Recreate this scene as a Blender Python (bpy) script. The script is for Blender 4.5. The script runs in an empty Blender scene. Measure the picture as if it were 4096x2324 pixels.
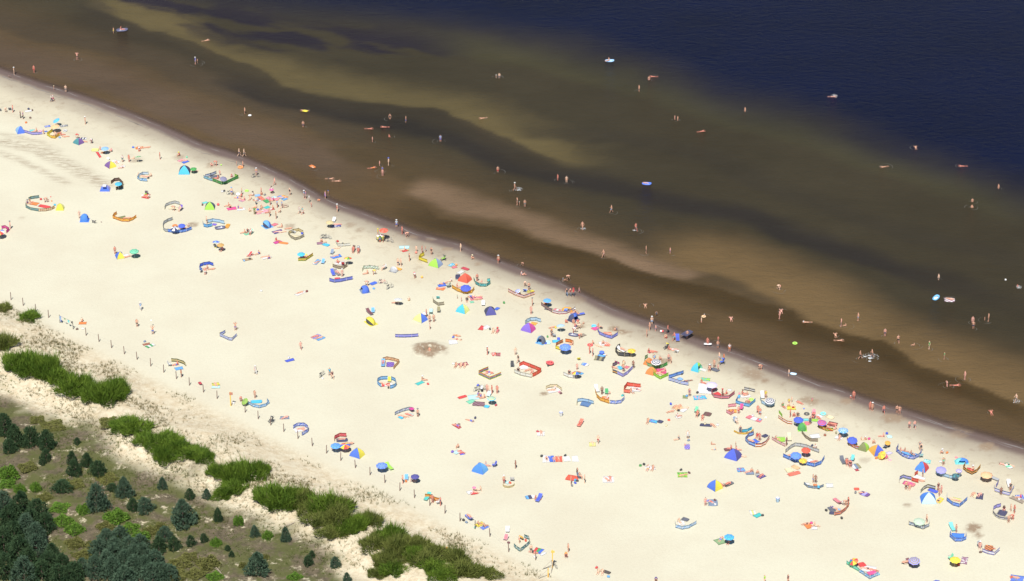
# Aerial view of a crowded Baltic beach: sea, sand, windbreaks, tents, parasols, bathers and wooded dunes.
import bpy, bmesh, math, random
import numpy as np
from mathutils import Vector, Matrix, Euler, noise as mnoise
random.seed(7)
C = bpy.data.collections.new("beach"); bpy.context.scene.collection.children.link(C)
scene = bpy.context.scene
R = math.radians
# ---------------------------------------------------------------- camera, sky, sun, exposure
H, TILT = 244.0, 28.0
cam = bpy.data.objects.new("camera", bpy.data.cameras.new("camera")); C.objects.link(cam)
cam.location = (0, -H / math.tan(R(TILT)), H)
cam.rotation_euler = (R(90 - TILT), 0, 0)
cam.data.sensor_width = 36; cam.data.lens = 11700 * 36 / 4096
cam.data.clip_start = 1; cam.data.clip_end = 9000
scene.camera = cam
world = bpy.data.worlds.new("World"); scene.world = world; world.use_nodes = True
wn = world.node_tree.nodes; bg = wn["Background"]
sky = wn.new("ShaderNodeTexSky"); sky.sky_type = 'NISHITA'; sky.sun_disc = False
SUN_EL, SUN_AZ = 58.0, 11.0            # azimuth: shadows fall away from the camera, a little to the right
sky.sun_elevation = R(SUN_EL); sky.sun_rotation = R(180 + SUN_AZ)
sky.air_density = 1.0; sky.dust_density = 0.15; sky.ozone_density = 3.0
world.node_tree.links.new(sky.outputs[0], bg.inputs[0]); bg.inputs[1].default_value = 0.05
sun = bpy.data.objects.new("sun", bpy.data.lights.new("sun", 'SUN')); C.objects.link(sun)
sun.data.energy = 4.4; sun.data.angle = R(0.53); sun.data.color = (1, .955, .89)
sun.rotation_euler = (R(90 - SUN_EL), 0, R(-SUN_AZ)); sun.location = (0, -60, 200)
vs = scene.view_settings; vs.view_transform = 'Standard'; vs.look = 'None'; vs.gamma = 1.0; vs.use_curve_mapping = False
vs.exposure = 0.54
# ---------------------------------------------------------------- helpers
def srgb(h):
    out = []
    for i in (0, 2, 4):
        c = int(h[i:i + 2], 16) / 255
        out.append((c / 12.92 if c <= .04045 else ((c + .055) / 1.055) ** 2.4))
    return out
HEX = dict(white='f4f4f2', offwhite='e6e6e0', cream='efe2bc', lightgrey='c3c7cc', silver='b3b9c0', grey='82848a', slate='565c6e', charcoal='34363e', black='101014',
 brown='6a4433', darkbrown='3c2c22', tan='c2a078', taupe='a2927f', straw='d8c690', khaki='a39a6c', khakigrey='aca38e', rust='b0623e', ochre='cfa44c', sandwet='a08a72',
 red='e01a22', darkred='8a1620', crimson='c8163c', maroon='6c1a30', coral='f07458', tomato='ec5230', orangered='ee4f1c', orange='f8861a', amber='fbb028', gold='f2b41e', peach='f8c692',
 yellow='fbe022', paleyellow='f8ee8a', lime='a4e22e', green='2aa53a', emerald='14aa58', darkgreen='1e6030', olive='7c8440', sage='8cb47a', palegreen='c6dcc4', mint='7ee0ba', mintdark='4ab890',
 teal='128a94', darkteal='0e4a55', aqua='74e0e0', turquoise='1ecdca', cyan='28c6f2', paleaqua='c8eef2', skyblue='5ab2f2', lightblue='8cc0f2', paleblue='b4d6f2', babyblue='aed4f4', blue='2468e2', royal='2a52de', azure='1c86f0',
 cornflower='5684ec', navy='161e5c', indigo='34329a', periwinkle='6e7cdc', lavender='a8a4ec', violet='8058d8', purple='6e3a9a', paleviolet='dcd4f2', lilac='c898dc', magenta='d8249c', hotpink='f4409a', pink='f6a2b4', rose='e87888', mauve='a4708e',
 bluegrey='7a92b0', greyblue='8ea4cc', slateteal='6e9a9c', greyviolet='8886a8', greygreen='8a9a86', steelblue='4a7cb4', navyteal='3c5872',
 skin='d89a78', skinpink='e6a08a', skindark='96583c', skinpale='eec0a0', skinred='d8775c', hairbrown='2e1e16', hairblack='14100e', hairfair='9a7a48')
KG = 1.0
def lin(name, k=KG): return [min(.84, (c * .86 + .10) * k) for c in srgb(HEX[name])]      # lifted towards white: overexposure put into the colour
MATS = {}
def newmat(name, rough=.8, spec=.25):
    m = bpy.data.materials.new(name); m.use_nodes = True
    b = m.node_tree.nodes["Principled BSDF"]; b.inputs["Roughness"].default_value = rough; b.inputs["Specular IOR Level"].default_value = spec
    return m, m.node_tree.nodes, m.node_tree.links, b
def N(nodes, t, **kw):
    n = nodes.new(t)
    for k, v in kw.items(): setattr(n, k, v)
    return n
def mat(pat, cloth=True):
    """fabric / plain material from a pattern string such as 'stripes:blue:white'"""
    key = (pat, cloth)
    if key in MATS: return MATS[key]
    kind, *cols = pat.split(':')
    if kind in HEX: kind, cols = 'solid', [kind]
    m, n, l, b = newmat(pat.replace(':', '_'), .85 if cloth else .5, .15 if cloth else .4)
    tc = N(n, "ShaderNodeTexCoord")
    def mapping(sx, sy, rot=0, src='UV'):
        mp = N(n, "ShaderNodeMapping"); mp.inputs["Scale"].default_value = (sx, sy, 1); mp.inputs["Rotation"].default_value = (0, 0, rot)
        l.new(tc.outputs[src], mp.inputs[0]); return mp.outputs[0]
    nz = N(n, "ShaderNodeTexNoise"); nz.inputs["Scale"].default_value = 5; l.new(tc.outputs["Object"], nz.inputs["Vector"])
    def ramp(fac, cs, const=True):
        r = N(n, "ShaderNodeValToRGB"); e = r.color_ramp.elements
        r.color_ramp.interpolation = 'CONSTANT' if const else 'LINEAR'
        while len(e) < len(cs): e.new(.5)
        for i, c in enumerate(cs): e[i].position = i / len(cs) if const else i / max(1, len(cs) - 1); e[i].color = (*lin(c), 1)
        l.new(fac, r.inputs[0]); return r.outputs[0]
    if kind == 'solid':
        rgb = N(n, "ShaderNodeRGB"); rgb.outputs[0].default_value = (*lin(cols[0]), 1); col = rgb.outputs[0]
    elif kind in ('stripes', 'stripesv', 'stripesu', 'rings'):
        sx = N(n, "ShaderNodeSeparateXYZ"); l.new(mapping(1, 1, 0), sx.inputs[0])
        mt = N(n, "ShaderNodeMath", operation='MULTIPLY_ADD'); 
        if kind == 'stripes': l.new(sx.outputs[1], mt.inputs[0]); mt.inputs[1].default_value = .999; mt.inputs[2].default_value = 0; cs = cols
        elif kind == 'rings': l.new(sx.outputs[1], mt.inputs[0]); mt.inputs[1].default_value = .999; mt.inputs[2].default_value = 0; cs = cols * 3
        elif kind == 'stripesv':
            l.new(sx.outputs[0], mt.inputs[0]); mt.inputs[1].default_value = 1.1; l.new(sx.outputs[1], mt.inputs[2]); cs = cols
        else: l.new(sx.outputs[0], mt.inputs[0]); mt.inputs[1].default_value = 3; mt.inputs[2].default_value = 0; cs = cols
        fr = N(n, "ShaderNodeMath", operation='FRACT'); l.new(mt.outputs[0], fr.inputs[0])
        if kind == 'stripes' and len(cs) == 2: cs = cs * 2
        col = ramp(fr.outputs[0], cs)
    elif kind == 'check':
        ck = N(n, "ShaderNodeTexChecker"); ck.inputs["Scale"].default_value = 1
        l.new(mapping(5, 5, R(45) if cols[0] in ('rust', 'rose') else 0), ck.inputs[0]); ck.inputs[1].default_value = (*lin(cols[0]), 1); ck.inputs[2].default_value = (*lin(cols[1]), 1); col = ck.outputs[0]
    else:  # floral
        v = N(n, "ShaderNodeTexVoronoi"); v.inputs["Scale"].default_value = 4.2; l.new(mapping(1, 1.3), v.inputs["Vector"])
        a = N(n, "ShaderNodeMath", operation='MULTIPLY_ADD'); l.new(nz.outputs[0], a.inputs[0]); a.inputs[1].default_value = .35; l.new(v.outputs["Distance"], a.inputs[2])
        r = N(n, "ShaderNodeValToRGB"); e = r.color_ramp.elements; e[0].position = .56; e[0].color = (*lin(cols[1]), 1); e[1].position = .70; e[1].color = (*lin(cols[0]), 1)
        l.new(a.outputs[0], r.inputs[0]); col = r.outputs[0]
    mx = N(n, "ShaderNodeMix", data_type='RGBA', blend_type='MULTIPLY'); mx.inputs[0].default_value = .5
    g = N(n, "ShaderNodeMapRange"); l.new(nz.outputs[0], g.inputs[0]); g.inputs[3].default_value = .72; g.inputs[4].default_value = 1.22
    l.new(col, mx.inputs[6]); l.new(g.outputs[0], mx.inputs[7]); l.new(mx.outputs[2], b.inputs["Base Color"])
    if cloth:   # thin cloth lets some light through
        b.inputs["Subsurface Weight"].default_value = 0
        tr = N(n, "ShaderNodeBsdfTranslucent"); l.new(mx.outputs[2], tr.inputs[0])
        ms = N(n, "ShaderNodeMixShader"); ms.inputs[0].default_value = .32; l.new(b.outputs[0], ms.inputs[1]); l.new(tr.outputs[0], ms.inputs[2])
        l.new(ms.outputs[0], n["Material Output"].inputs[0])
    MATS[key] = m; return m
def cloth(c): return mat(c, True)
def hard(c): return mat(c, False)
MESH = {}
def mesh(name, verts, faces, uvs=None, smooth=False):
    me = bpy.data.meshes.new(name); me.from_pydata(verts, [], faces)
    if uvs is not None:
        uv = me.uv_layers.new(name="UVMap").data
        li = np.empty(len(me.loops), 'i'); me.loops.foreach_get('vertex_index', li)
        uv.foreach_set('uv', np.asarray(uvs, 'f')[li].ravel())
    if smooth: me.polygons.foreach_set('use_smooth', [True] * len(me.polygons))
    me.materials.append(None); return me
def put(name, me, m=None, parent=None, loc=(0, 0, 0), rot=(0, 0, 0), scale=(1, 1, 1)):
    o = bpy.data.objects.new(name, me); C.objects.link(o); o.location = loc; o.rotation_euler = rot; o.scale = scale
    if parent is not None: o.parent = parent
    if m is not None: o.material_slots[0].link = 'OBJECT'; o.material_slots[0].material = m
    return o
def empty(name, loc, rz=0.0):
    o = bpy.data.objects.new(name, None); C.objects.link(o); o.location = loc; o.rotation_euler = (0, 0, rz); o.empty_display_size = .2; return o
def tag(o, label=None, cat=None, group=None, kind=None):
    for k, v in (('label', label), ('category', cat), ('group', group), ('kind', kind)):
        if v: o[k] = v
    return o
def box_geo(x0, x1, y0, y1, z0, z1):
    v = [(x, y, z) for z in (z0, z1) for y in (y0, y1) for x in (x0, x1)]
    return v, [(0, 2, 3, 1), (4, 5, 7, 6), (0, 1, 5, 4), (2, 6, 7, 3), (0, 4, 6, 2), (1, 3, 7, 5)]
class MB:
    def __init__(s): s.v = []; s.f = []
    def add(s, v, f): k = len(s.v); s.v += [tuple(q) for q in v]; s.f += [tuple(i + k for i in q) for q in f]; return s
    def box(s, *a): return s.add(*box_geo(*a))
    def tube(s, p, q, r0, r1=None, n=6):
        r1 = r0 if r1 is None else r1; p = Vector(p); q = Vector(q); d = (q - p).normalized()
        a = d.orthogonal().normalized(); b = d.cross(a); v = []
        for c, r in ((p, r0), (q, r1)):
            for i in range(n): t = 2 * math.pi * i / n; v.append(c + a * (r * math.cos(t)) + b * (r * math.sin(t)))
        f = [(i, (i + 1) % n, n + (i + 1) % n, n + i) for i in range(n)] + [tuple(range(n - 1, -1, -1)), tuple(range(n, 2 * n))]
        return s.add(v, f)
    def torus(s, c, ax, Rr, r, n=16, k=6):
        c = Vector(c); ax = Vector(ax).normalized(); a = ax.orthogonal().normalized(); b = ax.cross(a); v = []; f = []
        for i in range(n):
            t = 2 * math.pi * i / n; d = a * math.cos(t) + b * math.sin(t)
            for j in range(k):
                u = 2 * math.pi * j / k; v.append(c + d * (Rr + r * math.cos(u)) + ax * (r * math.sin(u)))
                f.append((i * k + j, ((i + 1) % n) * k + j, ((i + 1) % n) * k + (j + 1) % k, i * k + (j + 1) % k))
        return s.add(v, f)
    def ball(s, c, rx, ry=None, rz=None, n=12, k=8):
        ry = rx if ry is None else ry; rz = rx if rz is None else rz; v = []; f = []
        for j in range(k + 1):
            ph = math.pi * j / k - math.pi / 2
            for i in range(n):
                t = 2 * math.pi * i / n; v.append((c[0] + rx * math.cos(ph) * math.cos(t), c[1] + ry * math.cos(ph) * math.sin(t), c[2] + rz * math.sin(ph)))
        for j in range(k):
            for i in range(n): f.append((j * n + i, j * n + (i + 1) % n, (j + 1) * n + (i + 1) % n, (j + 1) * n + i))
        return s.add(v, f)
    def me(s, name, smooth=False, uvs=None): return mesh(name, s.v, s.f, uvs, smooth)
def cached(key, fn):
    if key not in MESH: MESH[key] = fn()
    return MESH[key]
# ---------------------------------------------------------------- terrain functions (numpy, world metres)
def hash2(ix, iy, s): 
    h = np.sin(ix * 127.1 + iy * 311.7 + s * 74.7) * 43758.5453
    return h - np.floor(h)
def vnoise(x, y, s=0):
    x = np.asarray(x, float); y = np.asarray(y, float); ix = np.floor(x); iy = np.floor(y); fx = x - ix; fy = y - iy
    fx = fx * fx * (3 - 2 * fx); fy = fy * fy * (3 - 2 * fy)
    a = hash2(ix, iy, s); b = hash2(ix + 1, iy, s); c = hash2(ix, iy + 1, s); d = hash2(ix + 1, iy + 1, s)
    return (a * (1 - fx) + b * fx) * (1 - fy) + (c * (1 - fx) + d * fx) * fy
def fbm(x, y, s=0, o=4):
    t = 0; a = .5; n = 0
    for i in range(o): t = t + a * vnoise(x * 2 ** i, y * 2 ** i, s + i * 13); n += a; a *= .5
    return t / n
def sm(a, b, x): t = np.clip((np.asarray(x, float) - a) / (b - a), 0, 1); return t * t * (3 - 2 * t)
SHORE = [(-3106.02, 2283.62), (-106.02, 97.37), (-96.73, 90.25), (-87.80, 84.26), (-83.31, 80.82), (-76.63, 75.47), (-70.06, 69.74), (-63.47, 63.30), (-60.24, 60.29), (-55.99, 57.66), (-52.30, 54.82), (-47.45, 50.33), (-43.00, 45.90), (-39.70, 42.07), (-36.10, 37.54), (-32.63, 34.35), (-28.11, 31.08), (-24.67, 28.16), (-20.80, 25.26), (-17.43, 22.29), (-14.15, 20.16), (-9.80, 17.94), (-6.56, 14.84), (-3.35, 11.87), (0.86, 8.64), (5.06, 5.25), (8.57, 2.76), (11.62, -0.76), (14.65, -4.04), (17.69, -7.10), (21.65, -10.32), (24.61, -12.41), (27.55, -14.58), (30.44, -17.27), (34.29, -20.02), (38.14, -22.65), (40.95, -25.09), (44.51, -27.94), (47.69, -30.33), (51.36, -33.47), (55.04, -35.65), (58.63, -38.80), (61.67, -40.94), (64.41, -42.25), (67.06, -44.11), (70.58, -46.77), (74.08, -49.01), (77.61, -51.07), (82.57, -54.36), (3082.57, -1952.66)]
FA = (0.0000, -83.2389); FN = (0.67261, 0.73999)
POSTS = [(-88.47, -3.57), (-86.00, -5.71), (-83.49, -7.94), (-80.93, -10.13), (-73.55, -16.58), (-71.03, -18.81), (-68.61, -20.99), (-66.17, -23.14), (-63.77, -25.06), (-61.22, -27.35), (-58.77, -29.53), (-56.42, -31.67), (-54.01, -33.89), (-51.45, -36.18), (-48.98, -38.30), (-43.97, -42.82), (-41.65, -44.95), (-39.45, -46.93), (-37.18, -49.02), (-34.72, -51.22), (-32.26, -53.57), (-29.85, -55.79), (-27.43, -58.05), (-24.97, -60.30), (-22.55, -62.50), (-20.09, -64.83), (-17.67, -67.15), (-15.29, -69.29), (-12.84, -71.56), (-10.44, -73.80), (-8.05, -76.04), (-5.68, -78.24), (-3.39, -80.46), (-0.50, -84.70), (3.58, -86.94)]
PIT_XY = (-14.09, -21.16)
DIGS = [(-11.91, 16.04, 1.07, 0.8), (-6.10, 10.30, 0.98, 0.8), (17.77, -14.31, 1.37, 1.0), (19.56, -15.30, 1.27, 1.0), (11.99, -13.05, 1.27, 0.9), (42.45, -32.20, 0.98, 1.0), (55.50, -38.97, 1.27, 0.9), (49.18, -39.13, 1.95, 0.8), (40.88, -30.16, 2.20, 0.8), (62.68, -44.68, 2.20, 0.9), (76.93, -53.82, 1.56, 1.0), (71.12, -77.84, 1.66, 1.0), (71.55, -79.97, 1.07, 0.9), (61.56, -71.34, 0.73, 0.8), (-72.65, 53.58, 1.37, 0.6), (-64.80, 55.05, 1.37, 0.6), (-59.18, 25.98, 1.27, 0.8), (25.93, -25.35, 1.27, 0.9), (-58.25, 51.45, 1.27, 0.7), (5.33, -36.56, 0.83, 0.9), (-14.09, -21.16, 3.22, 1.0), (-4.93, -35.39, 0.49, 0.8), (56.56, -57.85, 1.07, 0.4), (-41.15, 25.37, 1.27, 0.6), (-30.05, 25.88, 1.46, 0.6), (-28.10, 23.82, 1.17, 0.6), (-91.26, 28.99, 0.68, 0.3), (51.19, -46.85, 0.98, 0.4), (28.07, -18.16, 1.17, 0.7), (73.27, -46.85, 1.95, 0.5), (72.43, -50.04, 1.66, 0.5), (74.27, -48.45, 1.17, 0.6), (-15.07, 20.26, 1.07, 0.6), (-18.07, 20.77, 1.27, 0.6), (40.23, -28.63, 1.46, 0.5), (11.13, -3.57, 1.95, 0.4), (68.97, -35.39, 0.49, 0.3)]
WRACK = [([(-102.69, 63.06), (-97.51, 61.33), (-92.69, 58.46), (-87.67, 53.92), (-82.58, 48.33), (-78.74, 44.47), (-75.41, 40.67)], 2.6, 0.95), ([(-101.96, 58.46), (-95.43, 53.92), (-89.79, 48.33), (-83.70, 42.29)], 1.5, 0.8), ([(-104.23, 66.56), (-98.03, 64.81), (-92.69, 61.91), (-87.08, 56.75)], 1.4, 0.6), ([(-102.83, 76.68), (-91.87, 70.10), (-79.78, 60.75), (-70.09, 52.79)], 1.3, 0.25)]
DEEP = [(-3086.09, 1256.95), (-86.09, 148.31), (-57.25, 135.20), (-29.57, 126.44), (-5.23, 118.43), (18.44, 105.70), (38.46, 88.99), (57.53, 73.07), (75.66, 57.32), (92.94, 42.29), (105.32, 31.08), (3105.32, -2604.89)]
BARS = [
 ([(-125.05, 117.07), (-107.31, 105.70), (-90.14, 94.68), (-73.37, 82.78), (-56.86, 67.74), (-41.12, 53.92), (-26.02, 40.67)], 6, 12, (106, 88, 72), 0.9),
 ([(-127.75, 132.35), (-109.92, 122.55), (-86.76, 109.00), (-64.00, 90.88), (-42.31, 72.48), (-21.80, 56.18)], 4, 9, (84, 72, 58), 0.7),
 ([(-64.48, 95.96), (-48.08, 83.40), (-32.39, 73.67), (-17.18, 65.39), (0.10, 50.55), (21.47, 40.67), (44.30, 27.95), (65.79, 11.77), (97.41, -15.48)], 5, 7, (50, 45, 44), 0.85),
 ([(-36.59, 59.60), (-21.53, 48.33), (-6.98, 36.37), (11.69, 25.88)], 4, 6, (84, 70, 48), 0.7),
 ([(-96.63, 143.89), (-84.98, 129.52), (-71.58, 115.03), (-59.93, 103.07), (-43.53, 91.51), (-27.82, 84.01), (-12.46, 77.29), (-2.38, 67.74), (4.99, 59.03), (13.19, 53.92), (22.89, 53.92)], 5.0, 13, (110, 97, 65), 0.95),
 ([(-31.85, 117.07), (-7.78, 108.34), (13.06, 98.27), (33.13, 84.63), (52.11, 67.74), (70.28, 52.79), (87.50, 37.44), (103.91, 22.80)], 7, 10, (76, 71, 50), 0.95),
 ([(-2.38, 67.74), (22.23, 63.06), (45.68, 47.22), (67.56, 27.95), (100.23, 1.14)], 4, 6, (62, 56, 46), 0.6),
 ([(-21.31, 41.75), (-12.67, 37.97), (-6.94, 32.34), (0.09, 25.88), (9.25, 18.24), (18.21, 11.77), (24.87, 8.35), (31.55, 6.89), (38.29, 6.89)], 3.2, 7.5, (138, 114, 90), 1.0),
 ([(20.67, 17.24), (34.02, 10.79), (44.74, 3.04), (51.54, -5.90), (58.48, -15.48), (66.20, -23.44), (75.81, -31.18), (85.03, -39.54), (92.21, -46.05)], 3.6, 17, (128, 105, 72), 1.0),
 ([(-95.30, 133.78), (-89.16, 127.84), (-77.19, 116.80), (-68.15, 111.40), (-61.21, 104.64), (-52.98, 96.99), (-44.14, 88.37), (-37.80, 83.64), (-29.51, 79.72), (-17.46, 76.08), (-7.36, 70.22), (-1.38, 64.11), (3.46, 57.66), (8.30, 54.25), (12.15, 52.79), (17.99, 52.23)], 10, 1.2, (64, 56, 46), 0.78),
 ([(-19.34, 39.59), (-13.97, 32.66), (-6.86, 25.26), (2.38, 18.44), (11.45, 13.65), (20.35, 8.06), (27.41, 4.77), (34.79, 0.95), (42.06, -3.20), (48.34, -7.38), (56.65, -14.31), (62.87, -18.78), (66.49, -24.57), (72.21, -29.74), (77.99, -33.63), (85.26, -38.06), (92.69, -43.22), (99.96, -48.45)], 9, 1.2, (76, 60, 36), 0.88),
]
def WEEDW(x, y):
    """where dark weed beds lie"""
    dd, ps = seg_dist([(-90.00, 143.89), (-67.50, 128.12), (-47.82, 117.07), (-28.85, 109.00), (-7.67, 98.53)], x, y); return sm(16, 2, np.abs(dd)) * sm(0, .1, ps) * sm(1, .8, ps)
FOAM = [(-0.25, 1.4, 0.4, 0.15, -105, -10), (-2.6, 3.2, 0.36, 0.16, -105, -62), (-0.2, 1.0, 0.4, 0.12, -20, 40), (-0.3, 1.0, 0.4, 0.16, 40, 105), (-0.9, 1.4, 0.42, 0.16, 55, 105), (-3.2, 2.4, 0.42, 0.12, -95, -50)]
PINES = [
 (-82.23, -51.14, 1.69, 3.76, 0, 'dark pine cut by left edge, topmost of the dark pine group'),
 (-80.03, -54.35, 1.86, 3.9, 0, 'broad dark pine, second from left in dark pine group'),
 (-77.45, -54.48, 1.68, 3.28, 0, 'dark pine in middle of dark pine group'),
 (-74.82, -55.5, 1.59, 3.44, 0, 'dark pine at right end of dark pine group'),
 (-80.56, -56.58, 1.41, 2.22, 0, 'low dark pine in front of dark pine group at left'),
 (-74.43, -59.05, 0.97, 1.92, 0, 'small dark pine just below the right end of dark pine group'),
 (-74.84, -60.24, 0.66, 1.03, 0, 'tiny dark pine below the small one under dark pine group'),
 (-70.07, -60.14, 0.88, 2.4, 0, 'pine at left back of the trio below green dune shrubs'),
 (-69.26, -63.31, 1.31, 2.77, 0, 'left front pine of the trio below green dune shrubs'),
 (-67.62, -60.88, 1.14, 2.39, 0, 'middle pine of the trio below green dune shrubs'),
 (-65.52, -63.6, 1.39, 2.55, 0, 'right pine of the trio below green dune shrubs'),
 (-70.07, -54.28, 0.62, 1.19, 0, 'tiny lone pine on sand above the pine trio'),
 (-70.66, -67.78, 1.9, 1.54, 0, 'wide low pine bush below the pine trio'),
 (-60.61, -69.73, 1.55, 3.35, 1, 'tall pointed pine in the middle of the dune slope'),
 (-62.72, -68.4, 0.95, 1.26, 0, 'low pine left of tall pointed pine'),
 (-54.9, -67.57, 0.86, 2.05, 1, 'slim blue green pine beside bright sand bank'),
 (-50.35, -70.37, 0.86, 1.82, 0, 'small green pine above the big round blue green pine'),
 (-50.64, -78.04, 2.2, 4.53, 1, 'big round blue green pine standing alone on the slope'),
 (-64.37, -73.79, 1.88, 4.61, 1, 'tall ragged blue green pine left of centre on slope'),
 (-56.98, -74.01, 1.54, 2.44, 1, 'rounded pine, right of pair below tall pointed pine'),
 (-58.81, -73.87, 1.02, 2.1, 0, 'narrow pine, left of pair below tall pointed pine'),
 (-47.72, -70.47, 0.77, 1.81, 1, 'small pine under the left end of the big shrub bank'),
 (-45.33, -77.05, 0.76, 2.35, 0, 'slim lone pine right of big round blue green pine'),
 (-39.38, -81.24, 0.84, 1.96, 1, 'small blue green pine below shrub bank, left of green bush'),
 (-34.57, -82.65, 0.84, 2.56, 1, 'slim blue green pine casting shadow right of green bush'),
 (-38.14, -91.71, 2.06, 3.51, 1, 'broad double topped pine near bottom edge'),
 (-30.73, -89.26, 0.83, 1.67, 0, 'small pine at bottom right of slope, left of pair'),
 (-30.25, -87.17, 0.58, 1.16, 0, 'tiny pine behind left pine at bottom right of slope'),
 (-26.61, -89.63, 0.91, 1.72, 1, 'rounded small pine standing right at bottom of slope'),
 (-24.63, -93.74, 0.74, 1.51, 1, 'small pine cut by bottom edge right of slope'),
 (-47.0, -82.83, 0.67, 1.49, 0, 'small pine, right of row of three pines under big round pine'),
 (-48.84, -84.13, 0.84, 1.77, 0, 'middle pine of row under big round pine'),
 (-51.29, -85.18, 1.17, 2.16, 0, 'left pine of row under big round pine'),
 (-53.58, -85.45, 1.42, 2.59, 0, 'dark bushy pine at right edge of lower pine stand'),
 (-43.14, -85.49, 0.5, 0.98, 0, 'upper of two tiny pines left of broad double topped pine'),
 (-42.39, -87.14, 0.5, 0.98, 0, 'lower of two tiny pines left of broad double topped pine'),
 (-78.81, -74.52, 2.0, 3.58, 1, 0),
 (-75.75, -75.62, 2.13, 4.42, 0, 0),
 (-73.15, -77.59, 2.03, 4.2, 0, 0),
 (-77.04, -79.89, 2.29, 4.54, 0, 0),
 (-74.03, -82.17, 2.28, 4.52, 1, 0),
 (-71.6, -79.91, 1.76, 3.39, 0, 0),
 (-76.97, -85.89, 2.18, 4.51, 0, 0),
 (-74.26, -88.31, 2.25, 4.47, 0, 0),
 (-71.77, -87.25, 2.0, 4.12, 1, 0),
 (-69.2, -88.77, 1.73, 3.34, 0, 0),
 (-67.36, -91.22, 1.64, 2.92, 0, 0),
 (-75.88, -92.41, 2.15, 4.03, 0, 0),
 (-72.72, -93.54, 2.14, 4.02, 1, 0),
 (-70.11, -93.55, 1.97, 3.65, 0, 0),
 (-67.42, -94.15, 1.88, 3.25, 0, 0),
 (-65.26, -93.57, 1.8, 3.28, 0, 0),
 (-64.43, -91.19, 1.29, 2.17, 1, 0),
 (-76.49, -78.46, 2.03, 4.2, 0, 0),
 (-73.53, -80.38, 2.11, 4.37, 0, 0),
 (-75.62, -84.21, 2.18, 4.44, 0, 0),
 (-72.22, -84.09, 2.01, 4.15, 1, 0),
 (-72.39, -90.82, 2.07, 4.07, 0, 0),
 (-69.3, -91.34, 1.81, 3.51, 0, 0),
 (-65.91, -94.29, 1.71, 3.09, 0, 0),
 (-61.5, -84.61, 1.92, 3.31, 1, 1),
 (-59.7, -83.08, 1.75, 2.94, 1, 1),
 (-62.33, -87.15, 1.82, 3.11, 1, 1),
 (-59.86, -88.71, 1.99, 3.26, 1, 1),
 (-57.82, -86.77, 1.82, 3.11, 1, 1),
 (-55.65, -88.66, 1.99, 3.26, 1, 1),
 (-53.51, -90.89, 1.98, 3.24, 1, 1),
 (-56.48, -91.98, 2.06, 3.42, 1, 1),
 (-59.71, -92.51, 2.06, 3.42, 1, 1),
 (-62.42, -92.27, 1.89, 3.26, 1, 1),
 (-53.55, -94.05, 1.97, 3.22, 1, 1),
 (-56.42, -85.06, 1.57, 2.55, 1, 1),
 (-52.98, -82.4, 1.32, 2.21, 1, 1),
 (-57.65, -94.68, 1.97, 3.22, 1, 1),
 (-51.11, -93.23, 1.72, 2.46, 1, 1),
 (-60.78, -90.49, 1.9, 3.27, 1, 1),
 (-58.17, -90.36, 1.9, 3.27, 1, 1),
 (-54.97, -92.03, 1.89, 3.18, 1, 1),
 (-52.21, -93.34, 1.8, 2.85, 1, 1),
 (-56.88, -88.47, 1.82, 3.06, 1, 1),
 (-60.11, -86.61, 1.74, 2.92, 1, 1),
]
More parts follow.
